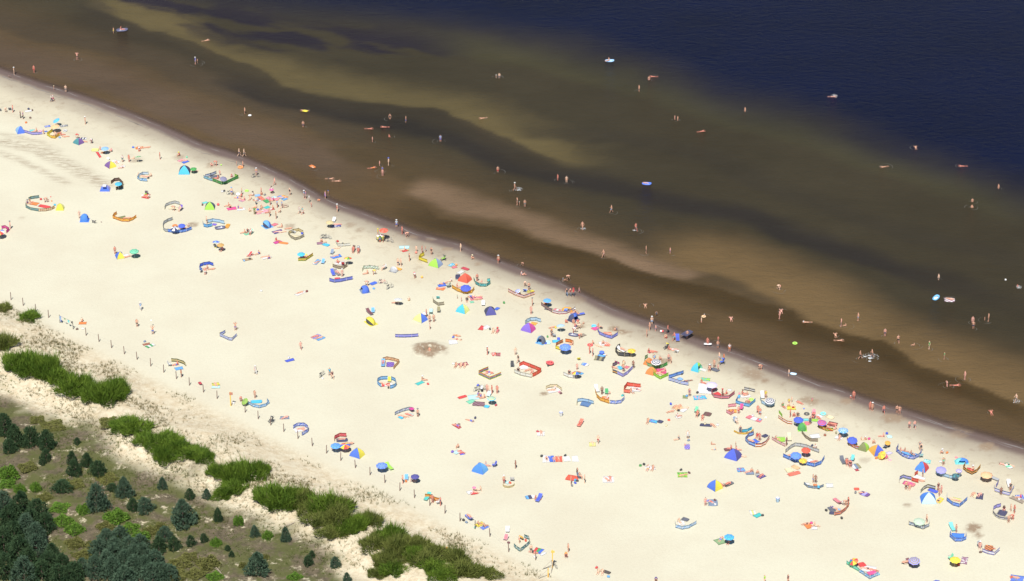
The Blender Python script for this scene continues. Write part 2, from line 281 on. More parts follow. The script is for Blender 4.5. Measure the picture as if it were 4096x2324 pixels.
SHRUBS = [
 (-84.26, -10.89, 2.19, 1.12),
 (-89.34, -7.61, 1.71, 0.81),
 (-86.76, -24.01, 1.9, 2.33),
 (-82.82, -31.33, 2.58, 1.93),
 (-80.45, -31.81, 2.81, 2.62),
 (-77.78, -32.99, 2.57, 2.47),
 (-75.26, -35.99, 2.56, 2.18),
 (-72.39, -38.8, 2.78, 2.32),
 (-69.47, -40.65, 2.77, 2.42),
 (-66.71, -41.29, 2.76, 2.42),
 (-65.32, -39.28, 2.08, 2.14),
 (-61.29, -51.52, 2.62, 1.89),
 (-63.2, -50.22, 1.81, 0.69),
 (-58.12, -55.73, 2.47, 1.22),
 (-55.42, -56.54, 2.6, 1.51),
 (-53.1, -57.74, 2.23, 1.43),
 (-51.33, -59.52, 2.45, 1.31),
 (-49.03, -60.6, 2.13, 1.21),
 (-55.48, -60.13, 1.56, 1.78),
 (-46.49, -64.82, 1.77, 1.65),
 (-44.06, -65.66, 2.42, 1.91),
 (-41.68, -65.61, 2.42, 1.91),
 (-39.8, -64.47, 1.76, 1.65),
 (-43.24, -68.53, 2.19, 1.41),
 (-44.95, -69.51, 1.53, 0.73),
 (-38.46, -72.0, 1.96, 1.77),
 (-36.42, -73.24, 2.39, 2.04),
 (-34.09, -73.21, 2.38, 2.04),
 (-32.32, -73.5, 1.74, 1.62),
 (-30.82, -75.88, 2.16, 1.64),
 (-28.51, -75.74, 2.37, 2.03),
 (-26.82, -78.44, 2.15, 1.88),
 (-29.47, -79.17, 2.15, 1.13),
 (-25.13, -81.61, 1.92, 1.48),
 (-26.62, -75.05, 1.73, 1.36),
 (-27.4, -82.15, 1.71, 0.85),
 (-23.66, -80.41, 1.93, 1.98),
 (-21.83, -78.62, 1.93, 1.74),
 (-20.78, -85.36, 1.91, 1.22),
 (-18.56, -83.75, 1.91, 1.72),
 (-17.67, -87.43, 1.9, 1.71),
 (-18.52, -89.99, 1.89, 1.7),
 (-17.88, -92.14, 1.67, 1.32),
 (-16.43, -84.82, 1.48, 1.2),
 (-14.7, -85.83, 1.48, 1.44),
 (-14.98, -88.87, 1.68, 1.57),
 (-13.25, -90.3, 1.89, 1.46),
 (-11.62, -87.89, 1.69, 1.33),
 (-12.08, -91.87, 1.67, 1.32),
 (-8.36, -89.11, 1.68, 1.82),
 (-7.58, -92.76, 1.88, 1.45),
 (-9.61, -93.86, 1.67, 1.07),
 (-6.09, -92.91, 1.67, 1.07),
 (-3.67, -92.42, 1.88, 0.96),
 (-10.92, -93.87, 1.46, 0.94),
 (-20.13, -92.45, 1.26, 0.81),
]
PALE = [1, 2, 28, 29, 31, 32, 34, 35, 37, 38, 40, 41, 43, 44, 46, 47, 49, 50, 52, 53, 55]
BUSHES = [
 (-79.57, -64.08, 1.56, 2.22, 'bright green leafy bush beside left edge, below dark pine group'),
 (-77.16, -68.5, 0.91, 1.54, 'round bright green bush, left of two below leafy bush'),
 (-74.77, -68.13, 0.86, 1.38, 'round bright green bush, right of two below leafy bush'),
 (-37.34, -81.85, 0.76, 1.38, 'bright green bush between two slim pines'),
 (-45.09, -83.69, 0.84, 1.34, 'green bush right of small pine row'),
 (-42.11, -78.15, 0.85, 1.44, 'grey green bush at foot of sand bank'),
 (-45.72, -89.3, 1.74, 1.42, 'wide green bush near bottom edge in olive scrub'),
 (-61.12, -76.6, 1.78, 1.46, 'vivid green bush right of tall ragged pine'),
 (-67.03, -80.11, 1.43, 1.22, 'green bush left of tall ragged pine on slope'),
 (-66.4, -74.59, 1.11, 1.36, 'green bush hugging tall ragged pine'),
 (-66.54, -83.86, 1.5, 1.01, 'yellow green bush in the gap between pine stands'),
 (-63.72, -84.43, 1.09, 1.07, 'yellow green bush by fallen branch between pine stands'),
 (-70.22, -73.6, 1.54, 0.68, 'low green bush right of left pine stand'),
 (-56.73, -82.93, 1.42, 1.65, 'leafy green bush behind lower pine stand'),
 (-49.98, -89.51, 1.65, 0.85, 'olive scrub bush left of wide green bush'),
 (-54.09, -79.18, 0.93, 0.97, 'olive scrub bush above lower pine stand'),
 (-47.46, -92.23, 1.48, 0.74, 'olive scrub bush at bottom edge'),
 (-37.31, -87.79, 0.66, 0.79, 'olive tuft bush above broad double topped pine'),
 (-40.54, -89.89, 0.58, 0.73, 'olive tuft bush left of broad double topped pine'),
 (-62.56, -79.06, 1.27, 0.85, 'olive scrub bush in the hollow between the pine stands, upper'),
 (-64.99, -87.08, 1.5, 0.92, 'olive scrub bush in the hollow between the pine stands, lower'),
 (-58.69, -79.35, 1.43, 1.05, 'green bush below the pair of pines under tall pointed pine'),
 (-55.45, -80.7, 1.26, 0.93, 'olive bush left of big round blue green pine'),
 (-69.35, -77.22, 1.53, 1.02, 'green bush touching the left dense pine stand'),
 (-60.31, -81.77, 1.43, 0.96, 'green bush at top edge of lower pine stand'),
 (-50.42, -92.62, 1.64, 0.85, 'olive bush at the right foot of lower pine stand'),
 (-48.67, -87.53, 1.25, 0.66, 'yellow green bush right of lower pine stand'),
 (-79.42, -66.72, 1.3, 0.87, 'low green bush at left edge above dense pine stand'),
 (-73.0, -70.39, 1.2, 0.63, 'olive bush above the left dense pine stand'),
 (-77.02, -61.54, 1.48, 0.55, 'low olive bush below the dark pine group'),
 (-63.92, -64.79, 1.74, 0.5, 'low yellow green bush at foot of the pine trio'),
 (-68.82, -66.53, 1.47, 0.5, 'olive ground bush below the pine trio'),
 (-44.42, -92.8, 1.23, 0.74, 'green bush at bottom edge left of broad double topped pine'),
 (-32.44, -92.95, 1.07, 0.72, 'green bush at bottom edge right of broad double topped pine'),
 (-74.84, -48.65, 1.97, 0.5, 'low olive bush on sand above dark pine group'),
 (-77.55, -46.78, 1.26, 0.5, 'yellow green bush on the pale sand left of the shrub chain'),
 (-65.42, -48.77, 1.79, 0.74, 'loose olive bush left of the round green shrub'),
]
BRANCH = [(-56.54, -55.46, 200, 2.6, 'grey dead twigs hanging under a green shrub clump'), (-33.38, -78.4, 215, 2.4, 'grey dead branches on bare sand bank below long shrub bank'), (-65.1, -86.2, 15, 3.2, 'fallen grey trunk between the two pine stands'), (-43.59, -91.61, 120, 1.8, 'thin dead branch left of broad double topped pine'), (-49.76, -63.59, 20, 2.0, 'dry fallen branch on bright sand bank')]

def poly_y(P, x): return np.interp(x, [p[0] for p in P], [p[1] for p in P])
def seg_dist(P, x, y):
    """distance to polyline, signed: positive on its left side (+Y), plus position 0..1 along it"""
    x = np.asarray(x, float); y = np.asarray(y, float)
    best = np.full(x.shape, 1e9); sg = np.zeros(x.shape); pos = np.zeros(x.shape); n = len(P) - 1
    for i in range(n):
        ax, ay = P[i]; bx, by = P[i + 1]; dx = bx - ax; dy = by - ay; L = dx * dx + dy * dy
        tt = np.clip(((x - ax) * dx + (y - ay) * dy) / L, 0, 1)
        d = np.hypot(x - ax - tt * dx, y - ay - tt * dy); m = d < best
        cr = dx * (y - ay) - dy * (x - ax)
        best = np.where(m, d, best); sg = np.where(m, np.sign(cr), sg); pos = np.where(m, (i + tt) / n, pos)
    return best * np.where(sg == 0, 1, sg), pos
def inland(x, y): return -(((x - FA[0]) * FN[0]) + ((y - FA[1]) * FN[1]))      # metres inland of the fence line
def dune_h(x, y):
    d = inland(x, y); x = np.asarray(x, float); y = np.asarray(y, float)
    w = (fbm(x * .07, y * .07, 3) - .5) * 7; e = d + w
    crest = 1.9 * sm(2, 15, e) * (1 - .62 * sm(16.5, 21.5, e))
    b = sm(2.5, 8, d)
    return crest + b * ((fbm(x * .22, y * .22, 5) - .5) * .9 + (fbm(x * .9, y * .9, 9, 2) - .5) * .22) * (.6 + .4 * sm(8, 16, d))
def ground_z(x, y):
    x = np.asarray(x, float); y = np.asarray(y, float); s = y - poly_y(SHORE, x)
    sea = np.where(s > -2, -.03 * sm(-2, 0, s) - .035 * np.clip(s, 0, 40), 0)
    return dune_h(x, y) * (s < -6) + sea
# ---------------------------------------------------------------- ground (dry sand, wet sand, dunes, sea bed) as one sheet
def axis(lo, hi, step, far):
    a = list(np.arange(lo, hi + step / 2, step)); g = step; left = []; right = []
    x = lo
    while x > -far: g *= 1.7; x -= g; left.append(x)
    g = step; x = a[-1]
    while x < far: g *= 1.7; x += g; right.append(x)
    return np.array(left[::-1] + a + right)
def grid_mesh(name, xs, ys, zf):
    X, Y = np.meshgrid(xs, ys); Z = zf(X, Y); nx, ny = len(xs), len(ys)
    co = np.stack([X, Y, Z], -1).reshape(-1, 3)
    i = np.arange(nx - 1)[None, :] + np.arange(ny - 1)[:, None] * nx
    q = np.stack([i, i + 1, i + 1 + nx, i + nx], -1).reshape(-1, 4)
    return co, q
def np_mesh(name, co, q, attrs=None, smooth=True):
    me = bpy.data.meshes.new(name); k = q.shape[1]
    me.vertices.add(len(co)); me.vertices.foreach_set('co', np.asarray(co, 'f').ravel())
    me.loops.add(q.size); me.loops.foreach_set('vertex_index', q.astype('i').ravel())
    me.polygons.add(len(q)); me.polygons.foreach_set('loop_start', np.arange(0, q.size, k, dtype='i'))
    me.polygons.foreach_set('use_smooth', np.full(len(q), smooth))
    for a, v in (attrs or {}).items():
        if v.ndim == 1: me.attributes.new(a, 'FLOAT', 'POINT').data.foreach_set('value', v.astype('f'))
        else: me.attributes.new(a, 'FLOAT_COLOR', 'POINT').data.foreach_set('color', np.c_[v, np.ones(len(v))].astype('f').ravel())
    me.update(calc_edges=True); me.validate(); return me
PIT = np.array(PIT_XY)
def dig_mask(x, y):
    d = np.zeros(np.shape(x))
    for px, py, r, kk in DIGS: d = np.maximum(d, kk * sm(1.0, .55, np.hypot(x - px, y - py) / r + (fbm(x * .8, y * .8, 21) - .5) * .9))
    return d
def wrack_mask(x, y):
    d = np.zeros(np.shape(x))
    for P, w, kk in WRACK:
        dd, ps = seg_dist(P, x, y); d = np.maximum(d, kk * sm(1.15, .2, np.abs(dd) / w) * sm(0, .08, ps) * sm(1, .9, ps))
    return d
xs = axis(-115, 115, .6, 3000); ys = axis(-97, 138, .6, 3000)
co, q = grid_mesh("ground", xs, ys, ground_z)
X, Y = co[:, 0], co[:, 1]; S = Y - poly_y(SHORE, X); DI = inland(X, Y)
sw = S + (fbm(X * .13, Y * .13, 31) - .5) * 3.0
wet = np.clip(.50 * sm(-11, -3.0, sw) + .50 * sm(-3.6, -1.4, S + (fbm(X * .3, Y * .3, 33) - .5) * 1.2), 0, 1)
damp = sm(-26, -5, S + (fbm(X * .06, Y * .06, 35) - .5) * 20)
dz = sm(.5, 5, DI)
hum = sm(18.5, 24, DI + (fbm(X * .12, Y * .12, 41) - .5) * 13) * (S < -10)
wr = wrack_mask(X, Y); dg = dig_mask(X, Y)
co[:, 2] += dg * .10 * (vnoise(X * 1.1, Y * 1.1, 77) - .25) * (S < 0)
beachm = (1 - dz) * sm(0, -3, S)
co[:, 2] += beachm * (fbm(X * .5, Y * .5, 51, 3) - .5) * .05
pd = np.hypot(X - PIT[0], Y - PIT[1])
keep = ~(pd[q] < 1.7).any(1)
gme = np_mesh("ground", co, q[keep], dict(wet=wet, damp=damp, dune=dz, humus=hum, wrack=wr, dig=dg))
m, n, l, b = newmat("beach_sand", .95, .08)
def at(name): return N(n, "ShaderNodeAttribute", attribute_name=name).outputs["Fac"]
tcg = N(n, "ShaderNodeTexCoord").outputs["Object"]
def noi(scale, detail=4, rough=.6, dist=0, sx=1, sy=1, rz=0):
    mp = N(n, "ShaderNodeMapping"); mp.inputs["Scale"].default_value = (sx, sy, 1); mp.inputs["Rotation"].default_value = (0, 0, rz); l.new(tcg, mp.inputs[0])
    t = N(n, "ShaderNodeTexNoise"); t.inputs["Scale"].default_value = scale; t.inputs["Detail"].default_value = detail; t.inputs["Roughness"].default_value = rough; t.inputs["Distortion"].default_value = dist
    l.new(mp.outputs[0], t.inputs["Vector"]); return t.outputs[0]
def rng(v, a, b_, c=0, d=1):
    r = N(n, "ShaderNodeMapRange"); r.interpolation_type = 'SMOOTHSTEP'; l.new(v, r.inputs[0])
    for i, k in zip((1, 2, 3, 4), (a, b_, c, d)): r.inputs[i].default_value = k
    return r.outputs[0]
def mul(a, b_):
    r = N(n, "ShaderNodeMath", operation='MULTIPLY')
    for i, k in ((0, a), (1, b_)):
        if isinstance(k, (int, float)): r.inputs[i].default_value = k
        else: l.new(k, r.inputs[i])
    return r.outputs[0]
def mixc(f, a, b_, mode='MIX'):
    r = N(n, "ShaderNodeMix", data_type='RGBA', blend_type=mode)
    for i, k in ((0, f), (6, a), (7, b_)):
        if isinstance(k, (int, float)): r.inputs[i].default_value = k
        elif isinstance(k, tuple): r.inputs[i].default_value = (*k, 1)
        else: l.new(k, r.inputs[i])
    return r.outputs[2]
dry = mixc(rng(noi(.05, 5), .35, .65), (.555, .535, .42), (.525, .495, .385))
dry = mixc(mul(rng(noi(2.2, 5, .75), .42, .7), .16), dry, (.36, .31, .23))
dry = mixc(mul(rng(noi(9, 3, .7), .55, .75), .22), dry, (.34, .29, .21))
c = mixc(mul(at("damp"), .42), dry, (.42, .355, .25))
c = mixc(mul(mul(at("damp"), rng(noi(.5, 5, .7), .5, .70)), .5), c, (.30, .235, .165))
c = mixc(at("wet"), c, (.135, .098, .085))
wrk = mul(at("wrack"), rng(noi(1.1, 6, .75, .6, .35, 1.5, R(-29)), .38, .62))
c = mixc(mul(wrk, .75), c, (.26, .205, .145))
wr2 = mul(at("wrack"), rng(noi(2.4, 6, .8, .8, .28, 1.4, R(-29)), .58, .68))
c = mixc(mul(wr2, .75), c, (.12, .092, .066))
c = mixc(mul(at("dig"), rng(noi(1.6, 4), .25, .5)), c, (.26, .195, .135))
# dunes
dsand = mixc(rng(noi(.8, 6, .75), .35, .66), (.60, .545, .41), (.50, .42, .29))
litter = rng(noi(2.6, 7, .8, .1), .46, .62)
dsand = mixc(mul(mul(litter, rng(noi(.16, 4, .6), .36, .58, .15, 1)), .42), dsand, (.22, .165, .095))
c = mixc(at("dune"), c, dsand)
hum_m = mul(at("humus"), rng(noi(.42, 7, .75, .12), .68, .55, .10, 1))
hcol = mixc(rng(noi(1.3, 6, .75), .35, .65), (.140, .114, .076), (.082, .070, .046))
hcol = mixc(rng(noi(4.5, 5, .8), .6, .72), hcol, (.33, .28, .20))
hcol = mixc(mul(rng(noi(.22, 5, .65), .42, .56), .75), hcol, (.085, .098, .030))
c = mixc(hum_m, c, hcol)
l.new(c, b.inputs["Base Color"])
rr = N(n, "ShaderNodeMapRange"); l.new(at("wet"), rr.inputs[0]); rr.inputs[1].default_value = .8; rr.inputs[3].default_value = .95; rr.inputs[4].default_value = .32; l.new(rr.outputs[0], b.inputs["Roughness"])
bp = N(n, "ShaderNodeBump"); bp.inputs["Strength"].default_value = .55; bp.inputs["Distance"].default_value = .09
l.new(mul(noi(2.6, 6, .72), rng(at("wet"), .4, .9, 1, .05)), bp.inputs["Height"]); l.new(bp.outputs[0], b.inputs["Normal"])
SAND = m; gme.materials.append(m)
tag(put("ground", gme), kind='structure')
# dug pit: a crater patch closing the hole in the sheet
v = []; f = []; rad = [0, .35, .6, .8, .95, 1.05, 1.2, 1.5, 2.0, 2.5, 3.0, 3.3]; hz = [-.85, -.85, -.82, -.6, -.25, .08, .16, .13, .09, .06, .03, -.05]; ns = 40
for r_, z_ in zip(rad, hz):
    for k in range(ns):
        t = 2 * math.pi * k / ns; rr_ = r_ * (1 + .10 * math.sin(2 * t + 1) + .07 * math.sin(5 * t)); w = 0 if r_ < .9 or r_ > 3 else .06 * float(vnoise(6 * math.cos(t), 6 * math.sin(t), r_ * 3) - .5)
        v.append((PIT[0] + rr_ * math.cos(t), PIT[1] + rr_ * math.sin(t), z_ + w))
for j in range(len(rad) - 1):
    for k in range(ns): f.append((j * ns + k, j * ns + (k + 1) % ns, (j + 1) * ns + (k + 1) % ns, (j + 1) * ns + k))
v = np.array(v); pme = np_mesh("sand_pit", v, np.array(f), dict(dig=np.clip(dig_mask(v[:, 0], v[:, 1]), 0, 1) * (1 - .0 * v[:, 0]), wet=np.where(v[:, 2] < -.2, .45, 0.), damp=np.zeros(len(v)), dune=np.zeros(len(v)), humus=np.zeros(len(v)), wrack=np.zeros(len(v))))
pme.materials.append(m); tag(put("sand_pit", pme), kind='structure')
# ---------------------------------------------------------------- sea: a sheet whose own colour follows the depth over the sand bars
xs = axis(-115, 115, .75, 3000); ys = axis(-80, 138, .75, 3000)
co, q = grid_mesh("sea", xs, ys, lambda x, y: x * 0 - .03)
X, Y = co[:, 0], co[:, 1]; S = Y - poly_y(SHORE, X)
wx = X + (fbm(X * .07, Y * .07, 61) - .5) * 9 + (fbm(X * .35, Y * .35, 62) - .5) * 1.2; wy = Y + (fbm(X * .07, Y * .07, 64) - .5) * 7 + (fbm(X * .35, Y * .35, 65) - .5) * .9
dp, _ = seg_dist(DEEP, wx, wy)                       # edge of the deep blue water
K = .60
def look(r, g, b_): return np.array([(v / 12.92 if v <= .04045 else ((v + .055) / 1.055) ** 2.4) * K for v in (r / 255, g / 255, b_ / 255)])
base = np.broadcast_to(look(106, 86, 60), (len(X), 3)).copy()
def blend(c, w): 
    global base
    base = base * (1 - w[:, None]) + look(*c) * w[:, None]
blend((66, 60, 46), sm(8, 46, S) * .95)
for P, w0, w1, colr, a in BARS:                       # w0: reach shoreward (sharp), w1: reach seaward (soft)
    dd, ps = seg_dist(P, wx, wy)
    w = np.where(dd < 0, sm(-w0, -w0 * .25, dd), sm(w1, w1 * .1, dd)) * sm(0, .10, ps) * sm(1, .86, ps)
    blend(colr, np.clip(w * a, 0, 1))
blend((4, 17, 56), sm(-15, 13, dp) * .99)
blend((40, 34, 50), .92 * sm(.40, .60, fbm((wx * .85 - wy * .53) * .06 + 3, (wx * .53 + wy * .85) * .22, 71, 5)) * WEEDW(wx, wy))
blend((112, 92, 84), sm(3.4, .4, S) * .7)
tone = 1 + (fbm(X * .05, Y * .09, 73) - .5) * .35 + (fbm(X * .3, Y * .6, 75) - .5) * .16
base = np.clip(base * tone[:, None], 0, 1)
keepv = S > -1.6; qk = q[keepv[q].all(1)]
sme = np_mesh("sea", co, qk, dict(wcol=base, edge=sm(-.2, 2.4, S)))
m, n, l, b = newmat("sea_water", .12, .06)
b.inputs["IOR"].default_value = 1.26
wc = N(n, "ShaderNodeAttribute", attribute_name="wcol"); tcg = N(n, "ShaderNodeTexCoord").outputs["Object"]
l.new(wc.outputs["Color"], b.inputs["Base Color"])
hgt = N(n, "ShaderNodeMath", operation='ADD'); l.new(noi(.55, 6, .62, .5, .75, 1.5, R(-12)), hgt.inputs[0]); l.new(mul(noi(2.4, 4, .6, .3, .8, 1.7, R(14)), .55), hgt.inputs[1])
bp = N(n, "ShaderNodeBump"); bp.inputs["Strength"].default_value = 1.0; bp.inputs["Distance"].default_value = .42; l.new(hgt.outputs[0], bp.inputs["Height"]); l.new(bp.outputs[0], b.inputs["Normal"])
tr = N(n, "ShaderNodeBsdfTransparent"); ms = N(n, "ShaderNodeMixShader"); l.new(at("edge"), ms.inputs[0]); l.new(tr.outputs[0], ms.inputs[1]); l.new(b.outputs[0], ms.inputs[2]); l.new(ms.outputs[0], n["Material Output"].inputs[0])
WATER = m; sme.materials.append(m); tag(put("sea", sme), kind='structure')
# foam lines where the last ripples run out
fm, n, l, b = newmat("foam", .9, .1); b.inputs["Base Color"].default_value = (.21, .19, .18, 1)
v = []; f = []
for off, amp, thr, wd, xa, xb in FOAM:
    x = xa; prev = None
    while x < xb:
        y = float(poly_y(SHORE, x)) + off + amp * (float(fbm(x * .16, off, 81)) - .5) + .25 * (float(vnoise(x * 1.3, off, 82)) - .5)
        w = wd * max(0, float(fbm(x * .55, off * 3, 83, 3)) - thr) * 2.6
        if w > .012:
            k = len(v); zz = max(float(ground_z(x, y)), -.03) + .034; v += [(x, y - w, zz), (x, y + w, zz)]
            if prev is not None: f.append((prev, k, k + 1, prev + 1))
            prev = k
        else: prev = None
        x += .22
fo = mesh("foam", v, f); fo.materials[0] = fm; tag(put("foam", fo), kind='stuff')
# ---------------------------------------------------------------- vegetation
def leafmat(name, c0, c1, sc=2.0, tl=.25):
    m, n, l, b = newmat(name, .75, .2); tc = N(n, "ShaderNodeTexCoord"); t = N(n, "ShaderNodeTexNoise"); t.inputs["Scale"].default_value = sc; t.inputs["Detail"].default_value = 5
    oi = N(n, "ShaderNodeObjectInfo"); ad = N(n, "ShaderNodeVectorMath", operation='ADD'); l.new(tc.outputs["Object"], ad.inputs[0]); l.new(oi.outputs["Location"], ad.inputs[1]); l.new(ad.outputs[0], t.inputs["Vector"])
    r = N(n, "ShaderNodeValToRGB"); e = r.color_ramp.elements; e[0].position = .3; e[0].color = (*c0, 1); e[1].position = .7; e[1].color = (*c1, 1); l.new(t.outputs[0], r.inputs[0]); l.new(r.outputs[0], b.inputs["Base Color"])
    tr = N(n, "ShaderNodeBsdfTranslucent"); l.new(r.outputs[0], tr.inputs[0]); ms = N(n, "ShaderNodeMixShader"); ms.inputs[0].default_value = tl; l.new(b.outputs[0], ms.inputs[1]); l.new(tr.outputs[0], ms.inputs[2]); l.new(ms.outputs[0], n["Material Output"].inputs[0]); return m
PINE = [leafmat("pine_needles", (.026, .062, .028), (.080, .135, .060), 3), leafmat("blue_pine_needles", (.050, .098, .060), (.120, .185, .118), 3)]
REED = [leafmat("dune_willow_leaves", (.055, .115, .012), (.175, .265, .032), 1.2, .3), leafmat("dune_reed_leaves", (.085, .115, .022), (.215, .240, .060), 1.2, .3)]
BROAD = [leafmat("bush_leaves", (.075, .16, .022), (.17, .30, .04), 2, .3), leafmat("olive_bush_leaves", (.12, .13, .035), (.22, .22, .07), 2, .3)]
BARK = hard('brown')
rg = np.random.default_rng(5)
def tris(P0, P1, W):
    """thin blades: base points, tips, half-width vectors -> triangle arrays"""
    nn = len(P0); v = np.empty((nn, 3, 3)); v[:, 0] = P0 - W; v[:, 1] = P0 + W; v[:, 2] = P1
    return v.reshape(-1, 3), np.arange(nn * 3).reshape(-1, 3)
def unit(a): return a / np.maximum(1e-6, np.linalg.norm(a, axis=-1, keepdims=True))
def pine_mesh(seed, tufts=650, cone=.55):
    r = np.random.default_rng(seed); z = r.random(tufts) ** 1.25; a = r.random(tufts) * 6.283
    R_ = ((1 - z) ** cone) * (.35 + .65 * np.sqrt(r.random(tufts))); lob = 1 + .22 * np.sin(3 * a + seed) + .16 * np.sin(7 * a + 9 * z + seed)
    R_ = R_ * lob * np.minimum(1, .62 + z * 3.0)
    ctr = np.stack([R_ * np.cos(a), R_ * np.sin(a), .03 + .93 * z + .03 * r.standard_normal(tufts)], 1)
    out = unit(np.stack([np.cos(a), np.sin(a), np.full(tufts, .9)], 1)); k = 7
    P0 = np.repeat(ctr, k, 0); d = unit(np.repeat(out, k, 0) + .75 * r.standard_normal((tufts * k, 3))); L = (.10 + .09 * r.random((tufts * k, 1)))
    L3 = np.concatenate([L, L, L * .75], 1); W = unit(np.cross(d, r.standard_normal((tufts * k, 3)))) * .026
    v, f = tris(P0, P0 + d * L3, W); tip = np.array([[0, 0, 1.06]])
    return np_mesh("pine_crown", v, f, smooth=False)
def reed_mesh(seed, nn=2600):
    r = np.random.default_rng(seed); a = r.random(nn) * 6.283; q_ = np.sqrt(r.random(nn)); lob = 1 + .28 * np.sin(2 * a + seed * 1.7) + .22 * np.sin(5 * a + seed)
    x = q_ * lob * np.cos(a) * .82; y = q_ * lob * np.sin(a) * .82; top = (1 - .70 * q_ ** 2.0) * (.75 + .35 * np.sin(3 * a + 5 * q_ + seed) ** 2)
    z0 = r.random(nn) ** .7 * top * .72; P0 = np.stack([x, y, z0], 1)
    d = unit(np.stack([x * .55, y * .55, np.full(nn, .75)], 1) + .33 * r.standard_normal((nn, 3))); L = .16 + .22 * r.random((nn, 1)) + .42 * (r.random((nn, 1)) > .86)
    W = unit(np.cross(d, r.standard_normal((nn, 3)))) * .022; v, f = tris(P0, P0 + d * L * np.array([[.8, .8, 1]]), W); return np_mesh("shrub_foliage", v, f, smooth=False)
def broad_mesh(seed, nn=1500):
    r = np.random.default_rng(seed); d = unit(r.standard_normal((nn, 3))); d[:, 2] = np.abs(d[:, 2]) * .9 + .05 * r.random(nn); rad = .55 + .45 * r.random((nn, 1)) ** .6
    lob = 1 + .2 * np.sin(4 * np.arctan2(d[:, 1], d[:, 0]) + seed)[:, None]; P0 = d * rad * lob * np.array([[1, 1, .9]]); P0[:, 2] += .03
    e = unit(d + .9 * r.standard_normal((nn, 3))); W = unit(np.cross(e, r.standard_normal((nn, 3)))) * .055; v, f = tris(P0, P0 + e * .17, W); return np_mesh("bush_leaves", v, f, smooth=False)
def trunk_mesh(seed):
    r = random.Random(seed); b_ = MB().tube((0, 0, -.06), (.02, .01, .9), .055, .012, 6)
    for k in range(7):
        t = r.random() * 6.28; z = .12 + .1 * k; b_.tube((0, 0, z), (.55 * (1 - z) * math.cos(t), .55 * (1 - z) * math.sin(t), z + .1), .016, .005, 4)
    return b_.me("pine_trunk")
def stem_mesh(seed):
    r = random.Random(seed); b_ = MB()
    for k in range(9): t = r.random() * 6.28; b_.tube((.015 * math.cos(t), .015 * math.sin(t), -.08), (.6 * math.cos(t), .6 * math.sin(t), .5), .02, .008, 4)
    return b_.me("shrub_stem")
PM = [pine_mesh(11 + i, 650, (.5, .62, .42, .55)[i]) for i in range(4)]; RM = [reed_mesh(31 + i) for i in range(4)]; BM = [broad_mesh(51 + i) for i in range(3)]
for k in PM + RM + BM: k.materials.append(None)
TM = [trunk_mesh(i) for i in range(2)]; SM_ = [stem_mesh(i) for i in range(2)]
def plant(name, cat, x, y, r_, h, crown, cm, stem, label, group, parts):
    e = empty(name, (x, y, float(ground_z(x, y))), random.random() * 6.28); tag(e, label, cat, group)
    put(parts[0], crown, cm, e, scale=(r_, r_, h)); put(parts[1], stem, BARK, e, scale=(r_ * .9, r_ * .9, h)); return e
STAND = [("dark pine crown in the dense stand at bottom left corner", "dense pine stand at bottom left corner"), ("grey green pine crown in the lower pine stand at bottom edge", "lower pine stand at bottom edge")]
for i, (x, y, r_, h, kd, lab) in enumerate(PINES):
    lab, grp = STAND[lab] if isinstance(lab, int) else (lab, "scattered pines on the dune slope")
    plant("pine_tree", "tree", x, y, r_, h, PM[i % 4], PINE[kd], TM[i % 2], lab, grp, ("crown", "trunk"))
lab, grp = 'green reedy dune shrub in the chain of shrub clumps along the dune crest', 'chain of green shrubs along the dune crest'
for i, (x, y, r_, h) in enumerate(SHRUBS): plant("dune_shrub", "shrub", x, y, r_ * random.uniform(1.0, 1.4), h * random.uniform(1.0, 1.55), RM[i % 4], REED[1 if i in PALE else 0], SM_[i % 2], lab, grp, ("foliage", "stem"))
for i, (x, y, r_, h, lab) in enumerate(BUSHES): plant("leafy_bush", "bush", x, y, r_, h, BM[i % 3], BROAD[1 if 'olive' in lab or 'yellow' in lab else 0], SM_[i % 2], lab, "leafy bushes among the pines", ("foliage", "stem"))
def scatter(name, m_, n_, zone, hmin, hmax, lean, width, blades, seed):
    r = np.random.default_rng(seed); x = r.uniform(-108, 40, n_ * 6); y = r.uniform(-92, 25, n_ * 6); d = inland(x, y); k = zone(x, y, d, r.random(n_ * 6)); x = x[k][:n_]; y = y[k][:n_]
    z = ground_z(x, y); P = np.repeat(np.stack([x, y, z - .02], 1), blades, 0); s_ = np.repeat(r.uniform(.6, 1.25, len(x)), blades)[:, None]
    P = P + np.c_[r.normal(0, .10, (len(P), 2)), np.zeros(len(P))] * s_; dv = unit(np.c_[r.normal(0, lean, (len(P), 2)), np.ones(len(P))]); L = r.uniform(hmin, hmax, (len(P), 1)) * s_
    W = unit(np.cross(dv, r.standard_normal((len(P), 3)))) * width; v, f = tris(P, P + dv * L, W); me = np_mesh(name, v, f, smooth=False); me.materials.append(m_); return tag(put(name, me), kind='stuff')
dens = lambda x, y, sc, sd: fbm(x * sc, y * sc, sd, 4)
scatter("dry_dune_grass", leafmat("dry_marram", (.13, .115, .045), (.23, .195, .085), 1.5, .3), 13000, lambda x, y, d, u: (d > 2.2) & (d < 21) & (u < 5 * (dens(x, y, .24, 91) - .47) * sm(1.5, 6, d)), .30, .75, .4, .02, 8, 1)
scatter("green_dune_grass", leafmat("green_marram", (.085, .095, .025), (.16, .16, .05), 1.5, .3), 11000, lambda x, y, d, u: (d > 2.0) & (d < 26) & (u < 3.5 * (dens(x, y, .13, 95) - .52) + .5 * np.exp(-((d - 15) / 5) ** 2)), .3, .75, .35, .018, 7, 2)
scatter("heath_plants", leafmat("heath", (.07, .06, .035), (.13, .115, .06), 2, .2), 12000, lambda x, y, d, u: (d > 20) & (u < 1.8 * (dens(x, y, .25, 97) - .34)), .10, .30, .8, .03, 5, 3)
